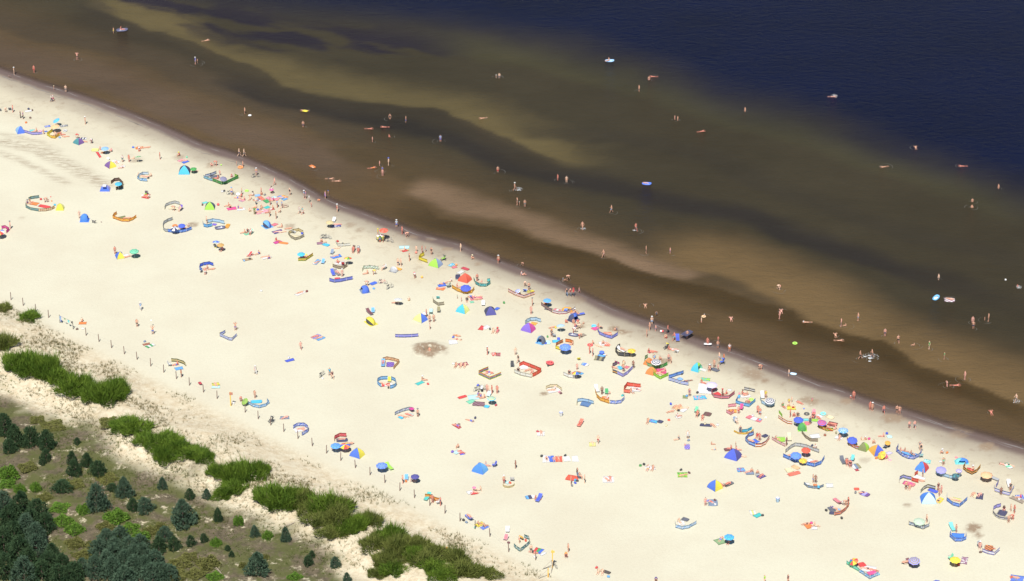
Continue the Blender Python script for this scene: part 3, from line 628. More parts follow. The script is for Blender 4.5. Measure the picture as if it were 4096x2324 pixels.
scatter("mossy_ground_cover", leafmat("moss_cover", (.06, .095, .018), (.14, .165, .040), 2, .2), 17000, lambda x, y, d, u: (d > 20) & (u < 4 * (dens(x, y, .15, 99) - .46)), .12, .42, .7, .04, 6, 4)
# ---------------------------------------------------------------- people: one skinned body per pose, clothes taken from its surface
def mir(j): 
    out = dict(j)
    for k, v in list(j.items()):
        if k.endswith('L') and k[:-1] + 'R' not in j: out[k[:-1] + 'R'] = (v[0], -v[1], v[2])
    return out
ST = dict(pel=(0, 0, .93), spi=(.01, 0, 1.13), che=(0, 0, 1.31), nec=(-.005, 0, 1.48), he1=(.015, 0, 1.57), he2=(.015, 0, 1.67), hipL=(0, .095, .88), kneL=(.015, .10, .49), ankL=(-.02, .105, .085), toeL=(.15, .125, .03),
          shoL=(0, .185, 1.40), elbL=(-.02, .25, 1.13), wriL=(.05, .265, .89), hanL=(.065, .255, .82))
POSES = dict(
 st=ST,
 wk={**ST, 'kneL': (.20, .10, .52), 'ankL': (.30, .10, .10), 'toeL': (.45, .12, .07), 'kneR': (-.03, -.10, .49), 'ankR': (-.34, -.10, .15), 'toeR': (-.22, -.12, .04), 'elbL': (-.13, .25, 1.15), 'wriL': (-.10, .27, .92), 'hanL': (-.08, .265, .85), 'elbR': (.06, -.25, 1.15), 'wriR': (.22, -.25, .98), 'hanR': (.27, -.24, .93)},
 up={**ST, 'elbL': (.10, .36, 1.52), 'wriL': (.06, .20, 1.70), 'hanL': (.04, .13, 1.72), 'ankL': (-.02, .15, .085), 'toeL': (.15, .18, .03), 'kneL': (.015, .13, .49)},
 be=dict(pel=(-.14, 0, .90), spi=(.05, 0, .99), che=(.24, 0, 1.0), nec=(.41, 0, .98), he1=(.49, 0, .95), he2=(.57, 0, .90), hipL=(-.13, .095, .86), kneL=(.03, .11, .48), ankL=(-.06, .115, .085), toeL=(.10, .135, .03), shoL=(.31, .18, .98), elbL=(.34, .22, .71), wriL=(.40, .18, .48), hanL=(.42, .17, .41)),
 si=dict(pel=(0, 0, .14), spi=(-.03, 0, .34), che=(-.07, 0, .52), nec=(-.06, 0, .69), he1=(-.03, 0, .78), he2=(-.02, 0, .88), hipL=(.02, .10, .12), kneL=(.42, .14, .22), ankL=(.80, .12, .065), toeL=(.87, .14, .18), shoL=(-.08, .185, .61), elbL=(-.20, .26, .37), wriL=(-.24, .28, .14), hanL=(-.22, .29, .06)),
 sik=dict(pel=(0, 0, .16), spi=(.0, 0, .36), che=(.03, 0, .54), nec=(.08, 0, .69), he1=(.13, 0, .77), he2=(.16, 0, .86), hipL=(.03, .10, .15), kneL=(.33, .14, .46), ankL=(.40, .11, .075), toeL=(.55, .13, .03), shoL=(.04, .185, .62), elbL=(.16, .25, .42), wriL=(.38, .15, .40), hanL=(.43, .09, .37)),
 sc=dict(pel=(0, 0, .50), spi=(-.02, 0, .70), che=(-.05, 0, .88), nec=(-.05, 0, 1.05), he1=(-.03, 0, 1.14), he2=(-.02, 0, 1.24), hipL=(.03, .10, .49), kneL=(.42, .13, .51), ankL=(.44, .12, .09), toeL=(.60, .14, .03), shoL=(-.06, .185, .97), elbL=(.0, .27, .73), wriL=(.22, .25, .68), hanL=(.29, .23, .67)),
 lyb=dict(pel=(0, 0, .125), spi=(.20, 0, .12), che=(.38, 0, .135), nec=(.55, 0, .115), he1=(.64, 0, .12), he2=(.74, 0, .125), hipL=(-.05, .10, .115), kneL=(-.44, .13, .16), ankL=(-.83, .13, .055), toeL=(-.87, .17, .18), shoL=(.47, .19, .125), elbL=(.27, .32, .07), wriL=(.03, .33, .06), hanL=(-.04, .32, .055)),
 lyf=dict(pel=(0, 0, .12), spi=(.20, 0, .125), che=(.38, 0, .14), nec=(.54, 0, .17), he1=(.63, 0, .18), he2=(.72, 0, .17), hipL=(-.05, .10, .115), kneL=(-.44, .12, .07), ankL=(-.83, .12, .07), toeL=(-.96, .14, .04), shoL=(.46, .19, .13), elbL=(.55, .36, .06), wriL=(.72, .20, .05), hanL=(.76, .13, .05)),
 swim=dict(pel=(0, 0, -.06), spi=(.20, 0, -.04), che=(.38, 0, -.03), nec=(.55, 0, .02), he1=(.63, 0, .06), he2=(.71, 0, .10), hipL=(-.05, .10, -.07), kneL=(-.44, .14, -.06), ankL=(-.83, .15, -.02), toeL=(-.95, .17, -.04), shoL=(.46, .19, .0), elbL=(.66, .34, .04), wriL=(.88, .26, .02), hanL=(.95, .24, .0)))
BONES = [('pel', 'spi'), ('spi', 'che'), ('che', 'nec'), ('nec', 'he1'), ('he1', 'he2')] + [b_ for s in 'LR' for b_ in (('pel', 'hip' + s), ('hip' + s, 'kne' + s), ('kne' + s, 'ank' + s), ('ank' + s, 'toe' + s), ('che', 'sho' + s), ('sho' + s, 'elb' + s), ('elb' + s, 'wri' + s), ('wri' + s, 'han' + s))]
RAD = dict(pel=(.135, .115), spi=(.125, .10), che=(.145, .11), nec=(.055, .055), he1=(.082, .072), he2=(.085, .072), hip=(.098, .098), kne=(.062, .062), ank=(.042, .042), toe=(.038, .03), sho=(.066, .066), elb=(.043, .043), wri=(.029, .029), han=(.036, .022))
FRONT = dict(st=(1, 0, 0), wk=(1, 0, 0), up=(1, 0, 0), be=(.5, 0, -.85), si=(1, 0, 0), sik=(.95, 0, -.25), sc=(1, 0, 0), lyb=(0, 0, 1), lyf=(.3, 0, -.95), swim=(.8, 0, -.6))
def build_pose(pose):
    J = mir(POSES[pose]); names = list(J); idx = {k: i for i, k in enumerate(names)}
    vs_ = [Vector(J[k]) for k in names]; ed = [(idx[a], idx[b_]) for a, b_ in BONES]; rad = [RAD[k if k in RAD else k[:-1]] for k in names]; roots = [idx['pel']]
    fr = Vector(FRONT[pose]).normalized(); upv = (Vector(J['he2']) - Vector(J['he1'])).normalized(); side = upv.cross(fr).normalized(); fr = side.cross(upv).normalized()
    def chain(pts, rr):
        k = len(vs_); vs_.extend(pts); rad.extend([(r_, r_) for r_ in rr]); ed.extend((k + i, k + i + 1) for i in range(len(pts) - 1)); roots.append(k)
    for s in 'LR':                       # five fingers, rooted in the palm, the thumb off its side
        w = Vector(J['wri' + s]); h_ = Vector(J['han' + s]); d = (h_ - w).normalized(); e_ = Vector(J['elb' + s]) - w
        lat = d.cross(Vector((0, 1 if s == 'L' else -1, .2))).normalized(); pn = lat.cross(d).normalized()
        for k, (o, L) in enumerate(((-.027, .062), (-.009, .075), (.009, .07), (.027, .055))):
            p0 = h_ + lat * o * .7; chain([p0, p0 + d * (.03 + L * .5) + lat * o * .4, p0 + d * (.03 + L) - pn * .014 + lat * o * .5], (.010, .009, .0075))
        p0 = w + d * .03; chain([p0, p0 - lat * .035 + d * .025, p0 - lat * .045 + d * .06], (.012, .0105, .009))
    hc = (Vector(J['he1']) + Vector(J['he2'])) / 2
    chain([hc + fr * .055, hc + fr * .092 - upv * .008, hc + fr * .098 - upv * .022], (.012, .012, .011))        # nose
    for sg in (1, -1): chain([hc + side * .07 * sg, hc + side * .083 * sg - fr * .005 + upv * .012, hc + side * .083 * sg - fr * .008 - upv * .022], (.012, .013, .010))   # ears
    me = bpy.data.meshes.new("pose"); me.from_pydata([tuple(v_) for v_ in vs_], ed, [])
    o = bpy.data.objects.new("pose", me); C.objects.link(o)
    o.modifiers.new("skin", 'SKIN').use_smooth_shade = True
    sk = me.skin_vertices[0].data if me.skin_vertices else None
    if sk is None:
        bm = bmesh.new(); bm.from_mesh(me); bm.verts.layers.skin.verify(); bm.to_mesh(me); bm.free(); sk = me.skin_vertices[0].data
    for i, r_ in enumerate(rad): sk[i].radius = r_; sk[i].use_root = i in roots
    o.modifiers.new("sub", 'SUBSURF').levels = 1
    dg_ = bpy.context.evaluated_depsgraph_get(); dg_.update(); ev = o.evaluated_get(dg_)
    body = bpy.data.meshes.new_from_object(ev); bpy.data.objects.remove(o)
    nv = len(body.vertices); co = np.empty(nv * 3, 'f'); body.vertices.foreach_get('co', co); co = co.reshape(-1, 3)
    nr = np.empty(nv * 3, 'f'); body.vertex_normals.foreach_get('vector', nr); nr = nr.reshape(-1, 3)
    best = np.full(nv, 9.); bi = np.zeros(nv, int); bt = np.zeros(nv)
    for k, (a, b_) in enumerate(BONES):
        A = np.array(J[a]); B = np.array(J[b_]); t = np.clip(((co - A) @ (B - A)) / ((B - A) @ (B - A)), 0, 1); ra = RAD[a if a in RAD else a[:-1]][0]; rb = RAD[b_ if b_ in RAD else b_[:-1]][0]
        d = np.linalg.norm(co - A - t[:, None] * (B - A), axis=1) - (ra + (rb - ra) * t); u = d < best; best = np.where(u, d, best); bi = np.where(u, k, bi); bt = np.where(u, t, bt)
    nm = [a.rstrip('LR') + '-' + b_.rstrip('LR') for a, b_ in BONES]
    polys = [tuple(p.vertices) for p in body.polygons]
    hrel = co - np.array(hc); hup = hrel @ np.array(upv); hfr = hrel @ np.array(fr)
    headm = np.isin(bi, [i for i, k in enumerate(nm) if k in ('nec-he1', 'he1-he2')]) & (np.linalg.norm(hrel, axis=1) < .2)
    def region(spec):
        msk = np.zeros(nv, bool)
        for k, (lo, hi) in spec.items():
            ids = [i for i, x in enumerate(nm) if x == k]; msk |= np.isin(bi, ids) & (bt >= lo) & (bt <= hi)
        return msk
    REG = dict(tr={'pel-spi': (0, .35), 'pel-hip': (0, 1), 'hip-kne': (0, .62)}, bk={'pel-spi': (0, .12), 'pel-hip': (0, 1), 'hip-kne': (0, .16)}, bra={'spi-che': (.45, 1), 'che-nec': (0, .12), 'che-sho': (0, .4)},
               ts={'pel-spi': (.0, 1), 'spi-che': (0, 1), 'che-nec': (0, .6), 'che-sho': (0, 1), 'sho-elb': (0, .55)}, pa={'pel-spi': (0, .35), 'pel-hip': (0, 1), 'hip-kne': (0, 1), 'kne-ank': (0, .9)},
               sw={'pel-spi': (0, 1), 'pel-hip': (0, 1), 'hip-kne': (0, .12), 'spi-che': (0, 1), 'che-nec': (0, .2), 'che-sho': (0, .35)}, dr={'pel-spi': (0, 1), 'pel-hip': (0, 1), 'hip-kne': (0, .9), 'spi-che': (0, 1), 'che-nec': (0, .45), 'che-sho': (0, .8)})
    out = {}
    def sub(msk, off, name):
        fs = [p for p in polys if all(msk[i] for i in p)]; used = sorted({i for p in fs for i in p}); mp = {i: k for k, i in enumerate(used)}
        uv = [(co[i][0], co[i][2]) for i in used]
        return mesh(name, [tuple(co[i] + nr[i] * off) for i in used], [tuple(mp[i] for i in p) for p in fs], uv, True)
    for k, sp in REG.items(): out[k] = sub(region(sp), .016 if k != 'dr' else .035, k)
    out['hair'] = sub(headm & ((hup > .035) | ((hfr < -.012) & (hup > -.075))), .017, 'hair')
    bm = bmesh.new(); bm.from_mesh(body)
    bm.to_mesh(body); bm.free(); body.materials.clear(); body.materials.append(None); body.materials.append(hard('black'))
    eye = MB()
    for sg in (1, -1): eye.ball(tuple(hc + fr * .074 + side * .03 * sg + upv * .018), .011, n=6, k=4)
    bm = bmesh.new(); bm.from_mesh(body); k0 = len(bm.faces); em = eye.me("eye"); bm.from_mesh(em); bm.faces.ensure_lookup_table()
    for f_ in bm.faces[k0:]: f_.material_index = 1
    bm.to_mesh(body); bm.free(); body.polygons.foreach_set('use_smooth', [True] * len(body.polygons)); body.name = "body_" + pose
    out['body'] = body; out['head'] = (Vector(J['he2']) + upv * .045, upv); return out
HATM = MB().ball((0, 0, .01), .125, .125, .085, 14, 6).add(*(lambda p: (p.v, p.f))(MB().ball((0, 0, -.03), .20, .20, .018, 16, 4))).me("hat", True)
POSE = {}
WORN = dict(tr=('shorts', ['tr']), bk=('swim_trunks', ['bk']), bi=('bikini_bottom', ['bk']), ts=('shirt', ['ts']), pa=('trousers', ['pa']), sw=('swimsuit', ['sw']), dr=('dress', ['dr']))
SKINS = ['skin', 'skinpink', 'skin', 'skinred', 'skinpale', 'skin']
def skinmat(c):
    if c not in MATS:
        m, n, l, b = newmat(c, .6, .3); b.inputs["Base Color"].default_value = (*lin(c, .88), 1); MATS[c] = m
    return MATS[c]
def person_parts(pose, spec, label, seed):
    if pose not in POSE: POSE[pose] = build_pose(pose)
    P = POSE[pose]; sk = SKINS[seed % len(SKINS)]; lb = label or ''
    if 'tanned' in lb or 'd' == spec.get('sk'): sk = 'skindark' if ('deep' in lb or spec.get('sk')) else 'skinred'
    elif 'pale' in lb and 'person' in lb.split('pale')[0]: sk = 'skinpale'
    elif 'sunburn' in lb: sk = 'skinpink'
    hc_ = ('hairbrown', 'hairblack', 'hairfair', 'hairbrown', 'hairbrown')[seed % 5]
    if 'dark hair' in lb or 'black hair' in lb: hc_ = 'hairblack'
    out = [('body', P['body'], skinmat(sk), None), ('hair', P['hair'], hard(hc_), None)]
    for k, c in spec.items():
        if k in WORN: 
            out.append((WORN[k][0], P[WORN[k][1][0]], cloth(c), None))
            if k == 'bi': out.append(('bikini_top', P['bra'], cloth(c), None))
    if not any(k in spec for k in ('tr', 'bk', 'bi', 'pa', 'sw', 'dr')) : out.append(('swim_trunks', P['bk'], cloth('navy'), None))
    if 'ha' in spec:
        p, u = P['head']; q = Vector((0, 0, 1)).rotation_difference(u); out.append(('hat', HATM, cloth(spec['ha']), Matrix.LocRotScale(p, q, None)))
    return out
CROWD = []
def person(x, y, z, pose, face, spec, s, label, group):
    seed = int(abs(x * 131 + y * 977)) ; s_ = s * (.94 + .06 * ((seed // 7) % 10) / 10)
    parts = person_parts(pose, spec, label, seed); M = Matrix.LocRotScale(Vector((x, y, z)), Euler((0, 0, R(face))), Vector((s_, s_, s_)))
    if label is None:
        for nme, me, m, mx in parts: CROWD.append((me, M @ mx if mx else M, m))
        return
    root = None
    for nme, me, m, mx in parts:
        o = put("person" if root is None else nme, me, m, root)
        if root is None: root = o; o.matrix_world = M; tag(o, label, "person", group)
        elif mx: o.matrix_local = mx
    return root
def finish_crowd():
    V = []; F = []; MI = []; mats = []; n0 = 0
    for me, M, m in CROWD:
        if m not in mats: mats.append(m)
        co = np.empty(len(me.vertices) * 3, 'f'); me.vertices.foreach_get('co', co); co = co.reshape(-1, 3) @ np.array(M.to_3x3()).T + np.array(M.translation); V.append(co)
        k = mats.index(m)
        for p in me.polygons: F.append(tuple(i + n0 for i in p.vertices)); MI.append(k)
        n0 += len(co)
    if not V: return
    me = bpy.data.meshes.new("beach_crowd"); me.from_pydata(np.concatenate(V).tolist(), [], F)
    for m in mats: me.materials.append(m)
    me.polygons.foreach_set('material_index', MI); me.polygons.foreach_set('use_smooth', [True] * len(F)); tag(put("beach_crowd", me), kind='stuff')
# ---------------------------------------------------------------- windbreaks
def panel_mesh():
    nx, nz = 6, 3; v = []; uv = []; f = []
    for sd in (0, 1):
        for j in range(nz + 1):
            for i in range(nx + 1):
                u, w = i / nx, j / nz; sag = math.sin(math.pi * u); v.append((u, (.05 * sag * math.sin(math.pi * (.3 + .6 * w))) + .012 * sd, .06 + w * (.94 - .05 * sag) )); uv.append((u, w))
    a = (nx + 1) * (nz + 1)
    for j in range(nz):
        for i in range(nx):
            k = j * (nx + 1) + i; f.append((k, k + 1, k + nx + 2, k + nx + 1)); f.append((a + k, a + k + nx + 1, a + k + nx + 2, a + k + 1))
    for j, e in ((0, 1), (nz, -1)):
        for i in range(nx):
            k = j * (nx + 1) + i; f.append((k, a + k, a + k + 1, k + 1))
    for i in (0, nx):
        for j in range(nz):
            k = j * (nx + 1) + i; f.append((k, k + nx + 1, a + k + nx + 1, a + k))
    return mesh("windbreak_panel", v, f, uv, True)
STAKE = MB().tube((0, 0, -.15), (0, 0, 1.0), .018, .015, 5).me("windbreak_pole")
PANELS = {}
def windbreak(h, pat, pts, label):
    h *= .88
    e = empty("windbreak", (*pts[0], 0)); tag(e, label, "windbreak", "windbreaks on the beach"); m = cloth(pat); wood = hard('straw')
    segs = []
    for (x0, y0), (x1, y1) in zip(pts[:-1], pts[1:]):
        L = math.hypot(x1 - x0, y1 - y0); n_ = max(1, round(L / 1.45))
        for k in range(n_): segs.append((x0 + (x1 - x0) * k / n_, y0 + (y1 - y0) * k / n_, x0 + (x1 - x0) * (k + 1) / n_, y0 + (y1 - y0) * (k + 1) / n_))
    ox, oy = pts[0]; pm = cached('panel', panel_mesh)
    for i, (x0, y0, x1, y1) in enumerate(segs):
        L = math.hypot(x1 - x0, y1 - y0)
        if L < .05: continue
        if kind_of(pat) != 'solid':          # patterned cloth: its own length of pattern
            Lk = round(L * 2) / 2; key = ('panelL', max(.5, Lk))
            def mk(Lk=key[1]):
                me = pm.copy(); uv = me.uv_layers[0].data
                for q_ in uv: q_.uv[0] *= Lk
                return me
            pmi = cached(key, mk)
        else: pmi = pm
        put("panel", pmi, m, e, (x0 - ox, y0 - oy, 0), (0, 0, math.atan2(y1 - y0, x1 - x0)), (L, 1, h))
        put("pole", STAKE, wood, e, (x0 - ox, y0 - oy, 0), (R(random.uniform(-4, 4)), R(random.uniform(-4, 4)), 0), (1, 1, h * 1.1))
    put("pole", STAKE, wood, e, (segs[-1][2] - ox, segs[-1][3] - oy, 0), (0, 0, 0), (1, 1, h * 1.1))
    return e
def kind_of(p): return p.split(':')[0] if ':' in p else 'solid'
# ---------------------------------------------------------------- parasols
def gore_mesh():
    v = []; uv = []; f = []; nr = 5; w = R(22.5)
    for sd in (0, 1):
        for i in range(nr + 1):
            r_ = .5 * i / nr; z = .16 * (1 - (i / nr) ** 1.8) - .008 * sd
            for j, a in enumerate((-w, -w / 3, w / 3, w)):
                sag = (1 - .045 * (1 - abs(a) / w)) if i else 1; flat = math.cos(w) / math.cos(a); v.append((r_ * flat * sag * math.cos(a), r_ * flat * sag * math.sin(a), z - (.012 if i == nr else 0))); uv.append((.5 + a / w * .5, i / nr))
    k0 = (nr + 1) * 4
    for i in range(nr):
        for j in range(3):
            k = i * 4 + j; f.append((k, k + 4, k + 5, k + 1)); f.append((k0 + k, k0 + k + 1, k0 + k + 5, k0 + k + 4))
    for j in range(3): k = nr * 4 + j; f.append((k, k0 + k, k0 + k + 1, k + 1))
    return mesh("canopy_panel", v, f, uv, False)
RIB = MB().tube((0, 0, .145), (.49, 0, -.012), .004, n=4).me("rib")
UPOLE = MB().tube((0, 0, 0), (0, 0, 1), .016, n=6).me("pole"); FIN = MB().tube((0, 0, .15), (0, 0, .24), .016, .006, 6).me("finial")
def parasol(x, y, z, dia, pat, tilt, tdir, label):
    """x,y,z: middle of the canopy rim; the pole runs down to the sand"""
    tl = R(tilt); td = R(tdir); e = empty("parasol", (x, y, 0)); tag(e, label, "parasol", "parasols on the beach")
    kind, *cols = pat.split(':'); q = Euler((0, tl, td)).to_matrix().to_4x4() @ Matrix.Rotation(-td, 4, 'Z'); g = cached('gore', gore_mesh); ph = random.random() * .78
    base = Matrix.Translation((0, 0, z)) @ q @ Matrix.Diagonal((dia, dia, dia, 1))
    for k in range(8):
        m = cloth(cols[k % len(cols)]) if kind == 'gores' else cloth(pat)
        o = put("canopy_panel", g, m, e); o.matrix_local = base @ Matrix.Rotation(k * math.pi / 4 + ph, 4, 'Z')
    o = put("finial", FIN, hard('lightgrey'), e); o.matrix_local = base
    wht = hard('offwhite'); p0 = base @ Vector((0, 0, .15)); zb = -.15
    if tilt > 14:                                       # tilted head on an upright pole
        j = Vector((0, 0, z - .12)); j = p0 - (p0 - Vector((0, 0, z))).normalized() * dia * .22
        pole2 = MB().tube(tuple(p0), tuple(j), .016).tube(tuple(j), (j.x, j.y, zb), .018).me("pole"); put("pole", pole2, wht, e)
    else: put("pole", UPOLE, wht, e, (p0.x, p0.y, zb), (0, 0, 0), (1, 1, p0.z - zb))
    return e
# ---------------------------------------------------------------- tents
def shell_panel(fn, n=7, k=5, name="panel", thick=.012):
    v = []; f = []; uv = []
    for i in range(n + 1):
        for j in range(k + 1): v.append(fn(i / n, j / k)); uv.append((i / n, j / k))
    for i in range(n):
        for j in range(k): a = i * (k + 1) + j; f.append((a, a + 1, a + k + 2, a + k + 1))
    me = mesh(name, v, f, uv, True); return me
def tent(x, y, w, d, h, rot, cols, kind, label):
    e = empty("beach_tent", (x, y, 0), R(rot)); tag(e, label, "tent", "beach tents")
    put("floor", cached(('tfloor', w, d), lambda: MB().box(-d / 2, d / 2, -w / 2, w / 2, .004, .02).me("floor")), cloth(cols[-1] if cols[-1] != 'white' else 'grey'), e)
    pm = hard('charcoal')
    if kind == 'pyr':       # opening towards +X
        cs = [(d / 2, w / 2), (-d / 2, w / 2), (-d / 2, -w / 2), (d / 2, -w / 2)]; ap = Vector((.06 * d, 0, h))
        def arc(c, t):
            b_ = Vector((c[0], c[1], .02)); p = b_.lerp(ap, t); o_ = Vector((c[0], c[1], 0)).normalized() * (.13 * h * math.sin(math.pi * t ** .8)); return p + o_ + Vector((0, 0, .10 * h * math.sin(math.pi * t)))
        ang = [R(rot + 90 * (k + 1)) for k in range(3)]; vis = sorted(range(3), key=lambda k: (math.sin(ang[k]) > -.05, round(math.sin(ang[k]), 2)))
        fr2 = sorted(vis[:2], key=lambda k: math.cos(ang[k])); order = {fr2[0]: cols[0], fr2[1]: cols[1]}; order[vis[2]] = cols[2]     # first colour: the left face seen, second: the right face
        for k, cc in order.items():
            a, b_ = cs[k], cs[k + 1]
            def fn(u, t, a=a, b_=b_):
                p = arc(a, t).lerp(arc(b_, t), u); ctr = Vector((0, 0, p.z)); return tuple(p + (ctr - p) * (.10 * math.sin(math.pi * u) * math.sin(math.pi * min(1, t * 1.1 + .05)))) if t < 1 else tuple(ap)
            put("panel", cached((kind, w, d, h, k), lambda: shell_panel(fn)), cloth(cc), e)
        def fn2(u, t): p = arc(cs[3], t).lerp(arc(cs[0], t), u); return tuple(p)
        put("awning", cached((kind, w, d, h, 'aw'), lambda: shell_panel(lambda u, t: fn2(u, .55 + .45 * t), 6, 4)), cloth(cols[0]), e)
        for c in cs:
            mb = MB(); [mb.tube(arc(c, i / 6), arc(c, (i + 1) / 6), .012, n=4) for i in range(6)]; put("pole", mb.me("pole"), pm, e)
    elif kind == 'dome':
        def dm(th, ph): return (d / 2 * math.cos(ph) * math.cos(th), w / 2 * math.cos(ph) * math.sin(th), .02 + h * math.sin(ph) ** .9)
        for k in range(6):
            a0 = R(35 + k * 290 / 6); a1 = R(35 + (k + 1) * 290 / 6)
            put("panel", shell_panel(lambda u, t: dm(a0 + (a1 - a0) * u, t * math.pi / 2), 5, 7), cloth(cols[(k // 2) % len(cols)] if k not in (2, 3) else cols[0]), e)
        put("awning", shell_panel(lambda u, t: dm(R(-35 + 70 * u), (.5 + .5 * t) * math.pi / 2), 5, 5), cloth(cols[0]), e)
        for a in (35, 90, 180, 270, 325):
            mb = MB(); [mb.tube(dm(R(a), i * math.pi / 12), dm(R(a), (i + 1) * math.pi / 12), .011, n=4) for i in range(6)]; put("pole", mb.me("pole"), pm, e)
    else:                    # shell: hood of gores hinged at two points, open towards +X
        def sh(u, a): s_ = math.sin(math.pi * u); return (-d * .5 * s_ * math.cos(a) * 1.0 + .08 * d, w / 2 * math.cos(math.pi * u), .02 + h * s_ ** .8 * math.sin(a))
        A = [R(v_) for v_ in (0, 38, 72, 105, 132)]
        for k in range(4): put("panel", shell_panel(lambda u, t: sh(u, A[k] + (A[k + 1] - A[k]) * t), 9, 4), cloth((cols[1], cols[1], cols[2], cols[2])[k]), e)
        put("front_wall", shell_panel(lambda u, t: tuple(np.array(sh(u, R(128))) * (1, .97, 1) * (1, 1, t) + np.array((0.0, 0, .0))), 9, 4), cloth(cols[0]), e)
        for a in (A[1], A[3], A[4]):
            mb = MB(); [mb.tube(sh(i / 8, a), sh((i + 1) / 8, a), .011, n=4) for i in range(8)]; put("pole", mb.me("pole"), pm, e)
    return e
# ---------------------------------------------------------------- towels, mattresses, chairs and small things
def towel_mesh(seed):
    n1, n2 = 9, 5; v = []; uv = []; f = []; rr = random.Random(seed)
    for sd in (1, 0):
        for i in range(n1 + 1):
            for j in range(n2 + 1):
                u, w = i / n1, j / n2; z = .012 * math.sin(u * 9 + seed) * math.sin(w * 7 + seed * 2) + .012; ex = .03 * math.sin(w * 5 + seed) * (u if u > .5 else u - 1); ey = .05 * math.sin(u * 4 + seed) * (w - .5)
                v.append((u - .5 + ex, w - .5 + ey, max(.004, z + .012 * sd) if sd else .002)); uv.append((w, u))
    a = (n1 + 1) * (n2 + 1)
    for i in range(n1):
        for j in range(n2):
            k = i * (n2 + 1) + j; f.append((k, k + n2 + 1, k + n2 + 2, k + 1)); f.append((a + k, a + k + 1, a + k + n2 + 2, a + k + n2 + 1))
    for i in range(n1):
        for j in (0, n2): k = i * (n2 + 1) + j; f.append((k, k + n2 + 1, a + k + n2 + 1, a + k))
    for j in range(n2):
        for i in (0, n1): k = i * (n2 + 1) + j; f.append((k, a + k, a + k + 1, k + 1))
    return mesh("towel", v, f, uv, True)
TOWELS = [towel_mesh(i) for i in range(5)]
def flat(name, cat, grp, me, x0, y0, x1, y1, w, pat, z, label, thick=1.0):
    L = max(.25, math.hypot(x1 - x0, y1 - y0))
    global LAY; LAY = (LAY + 1) % 9
    o = put(name, me, cloth(pat), None, ((x0 + x1) / 2, (y0 + y1) / 2, z + .012 + .005 * LAY), (0, 0, math.atan2(y1 - y0, x1 - x0)), (L, w, thick)); return tag(o, label, cat, grp)
LAY = 0
def mattress_mesh():
    mb = MB(); n_ = 5
    for k in range(n_): mb.ball((0, (k + .5) / n_ - .5, .06), .49, .56 / n_, .06, 8, 6)
    mb.ball((.40, 0, .10), .10, .48, .055, 8, 6); uv = [(q[1] + .5, q[0] + .5) for q in mb.v]; return mb.me("mattress", True, uv)
MATTRESS = mattress_mesh()
def chair(x, y, rot, col, kind, label, group="chairs and loungers on the beach"):
    e = empty({'camp': 'camp_chair', 'deck': 'deck_chair', 'lounger': 'sun_lounger'}[kind], (x, y, 0), R(rot)); tag(e, label, "chair" if kind != 'lounger' else "lounger", group); fb = cloth(col); me_ = hard('grey')
    L = lambda key, fn: cached((kind, key), fn)
    if kind == 'camp':
        put("seat", L('s', lambda: MB().box(-.24, .26, -.25, .25, .40, .43).me("seat")), fb, e); put("backrest", L('b', lambda: MB().add([(-.24, -.26, .45), (-.24, .26, .45), (-.42, .26, .98), (-.42, -.26, .98), (-.27, -.26, .45), (-.27, .26, .45), (-.45, .26, .98), (-.45, -.26, .98)], [(0, 1, 2, 3), (7, 6, 5, 4), (3, 2, 6, 7), (0, 4, 5, 1), (1, 5, 6, 2), (0, 3, 7, 4)]).me("backrest")), fb, e)
        for sx in (-.3, .28):
            for sy in (-.28, .28): put("leg", L(('l', sx, sy), lambda: MB().tube((sx, sy, 0), (-sx * .7, sy, .62), .014, n=5).me("leg")), me_, e)
        for sy in (-.29, .29): put("armrest", L(('a', sy), lambda: MB().box(-.3, .25, sy - .03, sy + .03, .61, .635).me("armrest")), me_, e)
    elif kind == 'deck':
        put("seat", L('s', lambda: shell_panel(lambda u, t: (.42 - .85 * t, -.27 + .54 * u, .34 - .15 * math.sin(math.pi * min(1, t * 1.5)) + .72 * max(0, t - .42)), 3, 8)), fb, e)
        for sy in (-.29, .29): put("frame", L(('f', sy), lambda: MB().tube((.45, sy, .36), (-.42, sy, .02), .018, n=5).tube((.40, sy, .02), (-.48, sy, .86), .018, n=5).me("frame")), hard('lightgrey'), e)
        put("crossbar", L('c', lambda: MB().tube((.45, -.29, .36), (.45, .29, .36), .018, n=5).me("crossbar")), hard('lightgrey'), e); put("crossbar", L('c2', lambda: MB().tube((-.48, -.29, .86), (-.48, .29, .86), .018, n=5).me("crossbar")), hard('lightgrey'), e)
    else:
        put("bed", L('s', lambda: shell_panel(lambda u, t: (.95 - 1.25 * t, -.30 + .60 * u, .29 - .03 * math.sin(math.pi * t)), 4, 6)), fb, e); put("backrest", L('b', lambda: shell_panel(lambda u, t: (-.30 - .62 * t, -.30 + .60 * u, .29 + .34 * t), 4, 3)), fb, e)
        put("frame", L('f', lambda: MB().tube((.97, -.31, .29), (-.30, -.31, .29), .018, n=5).tube((.97, .31, .29), (-.30, .31, .29), .018, n=5).tube((.97, -.31, .29), (.97, .31, .29), .018, n=5).tube((-.30, -.31, .29), (-.93, -.31, .64), .018, n=5).tube((-.30, .31, .29), (-.93, .31, .64), .018, n=5).me("frame")), me_, e)
        for sx in (-.75, .75):
            for sy in (-.30, .30): put("leg", L(('l', sx, sy), lambda: MB().tube((sx, sy, 0), (sx * .85, sy, .30), .016, n=5).me("leg")), me_, e)
    return e
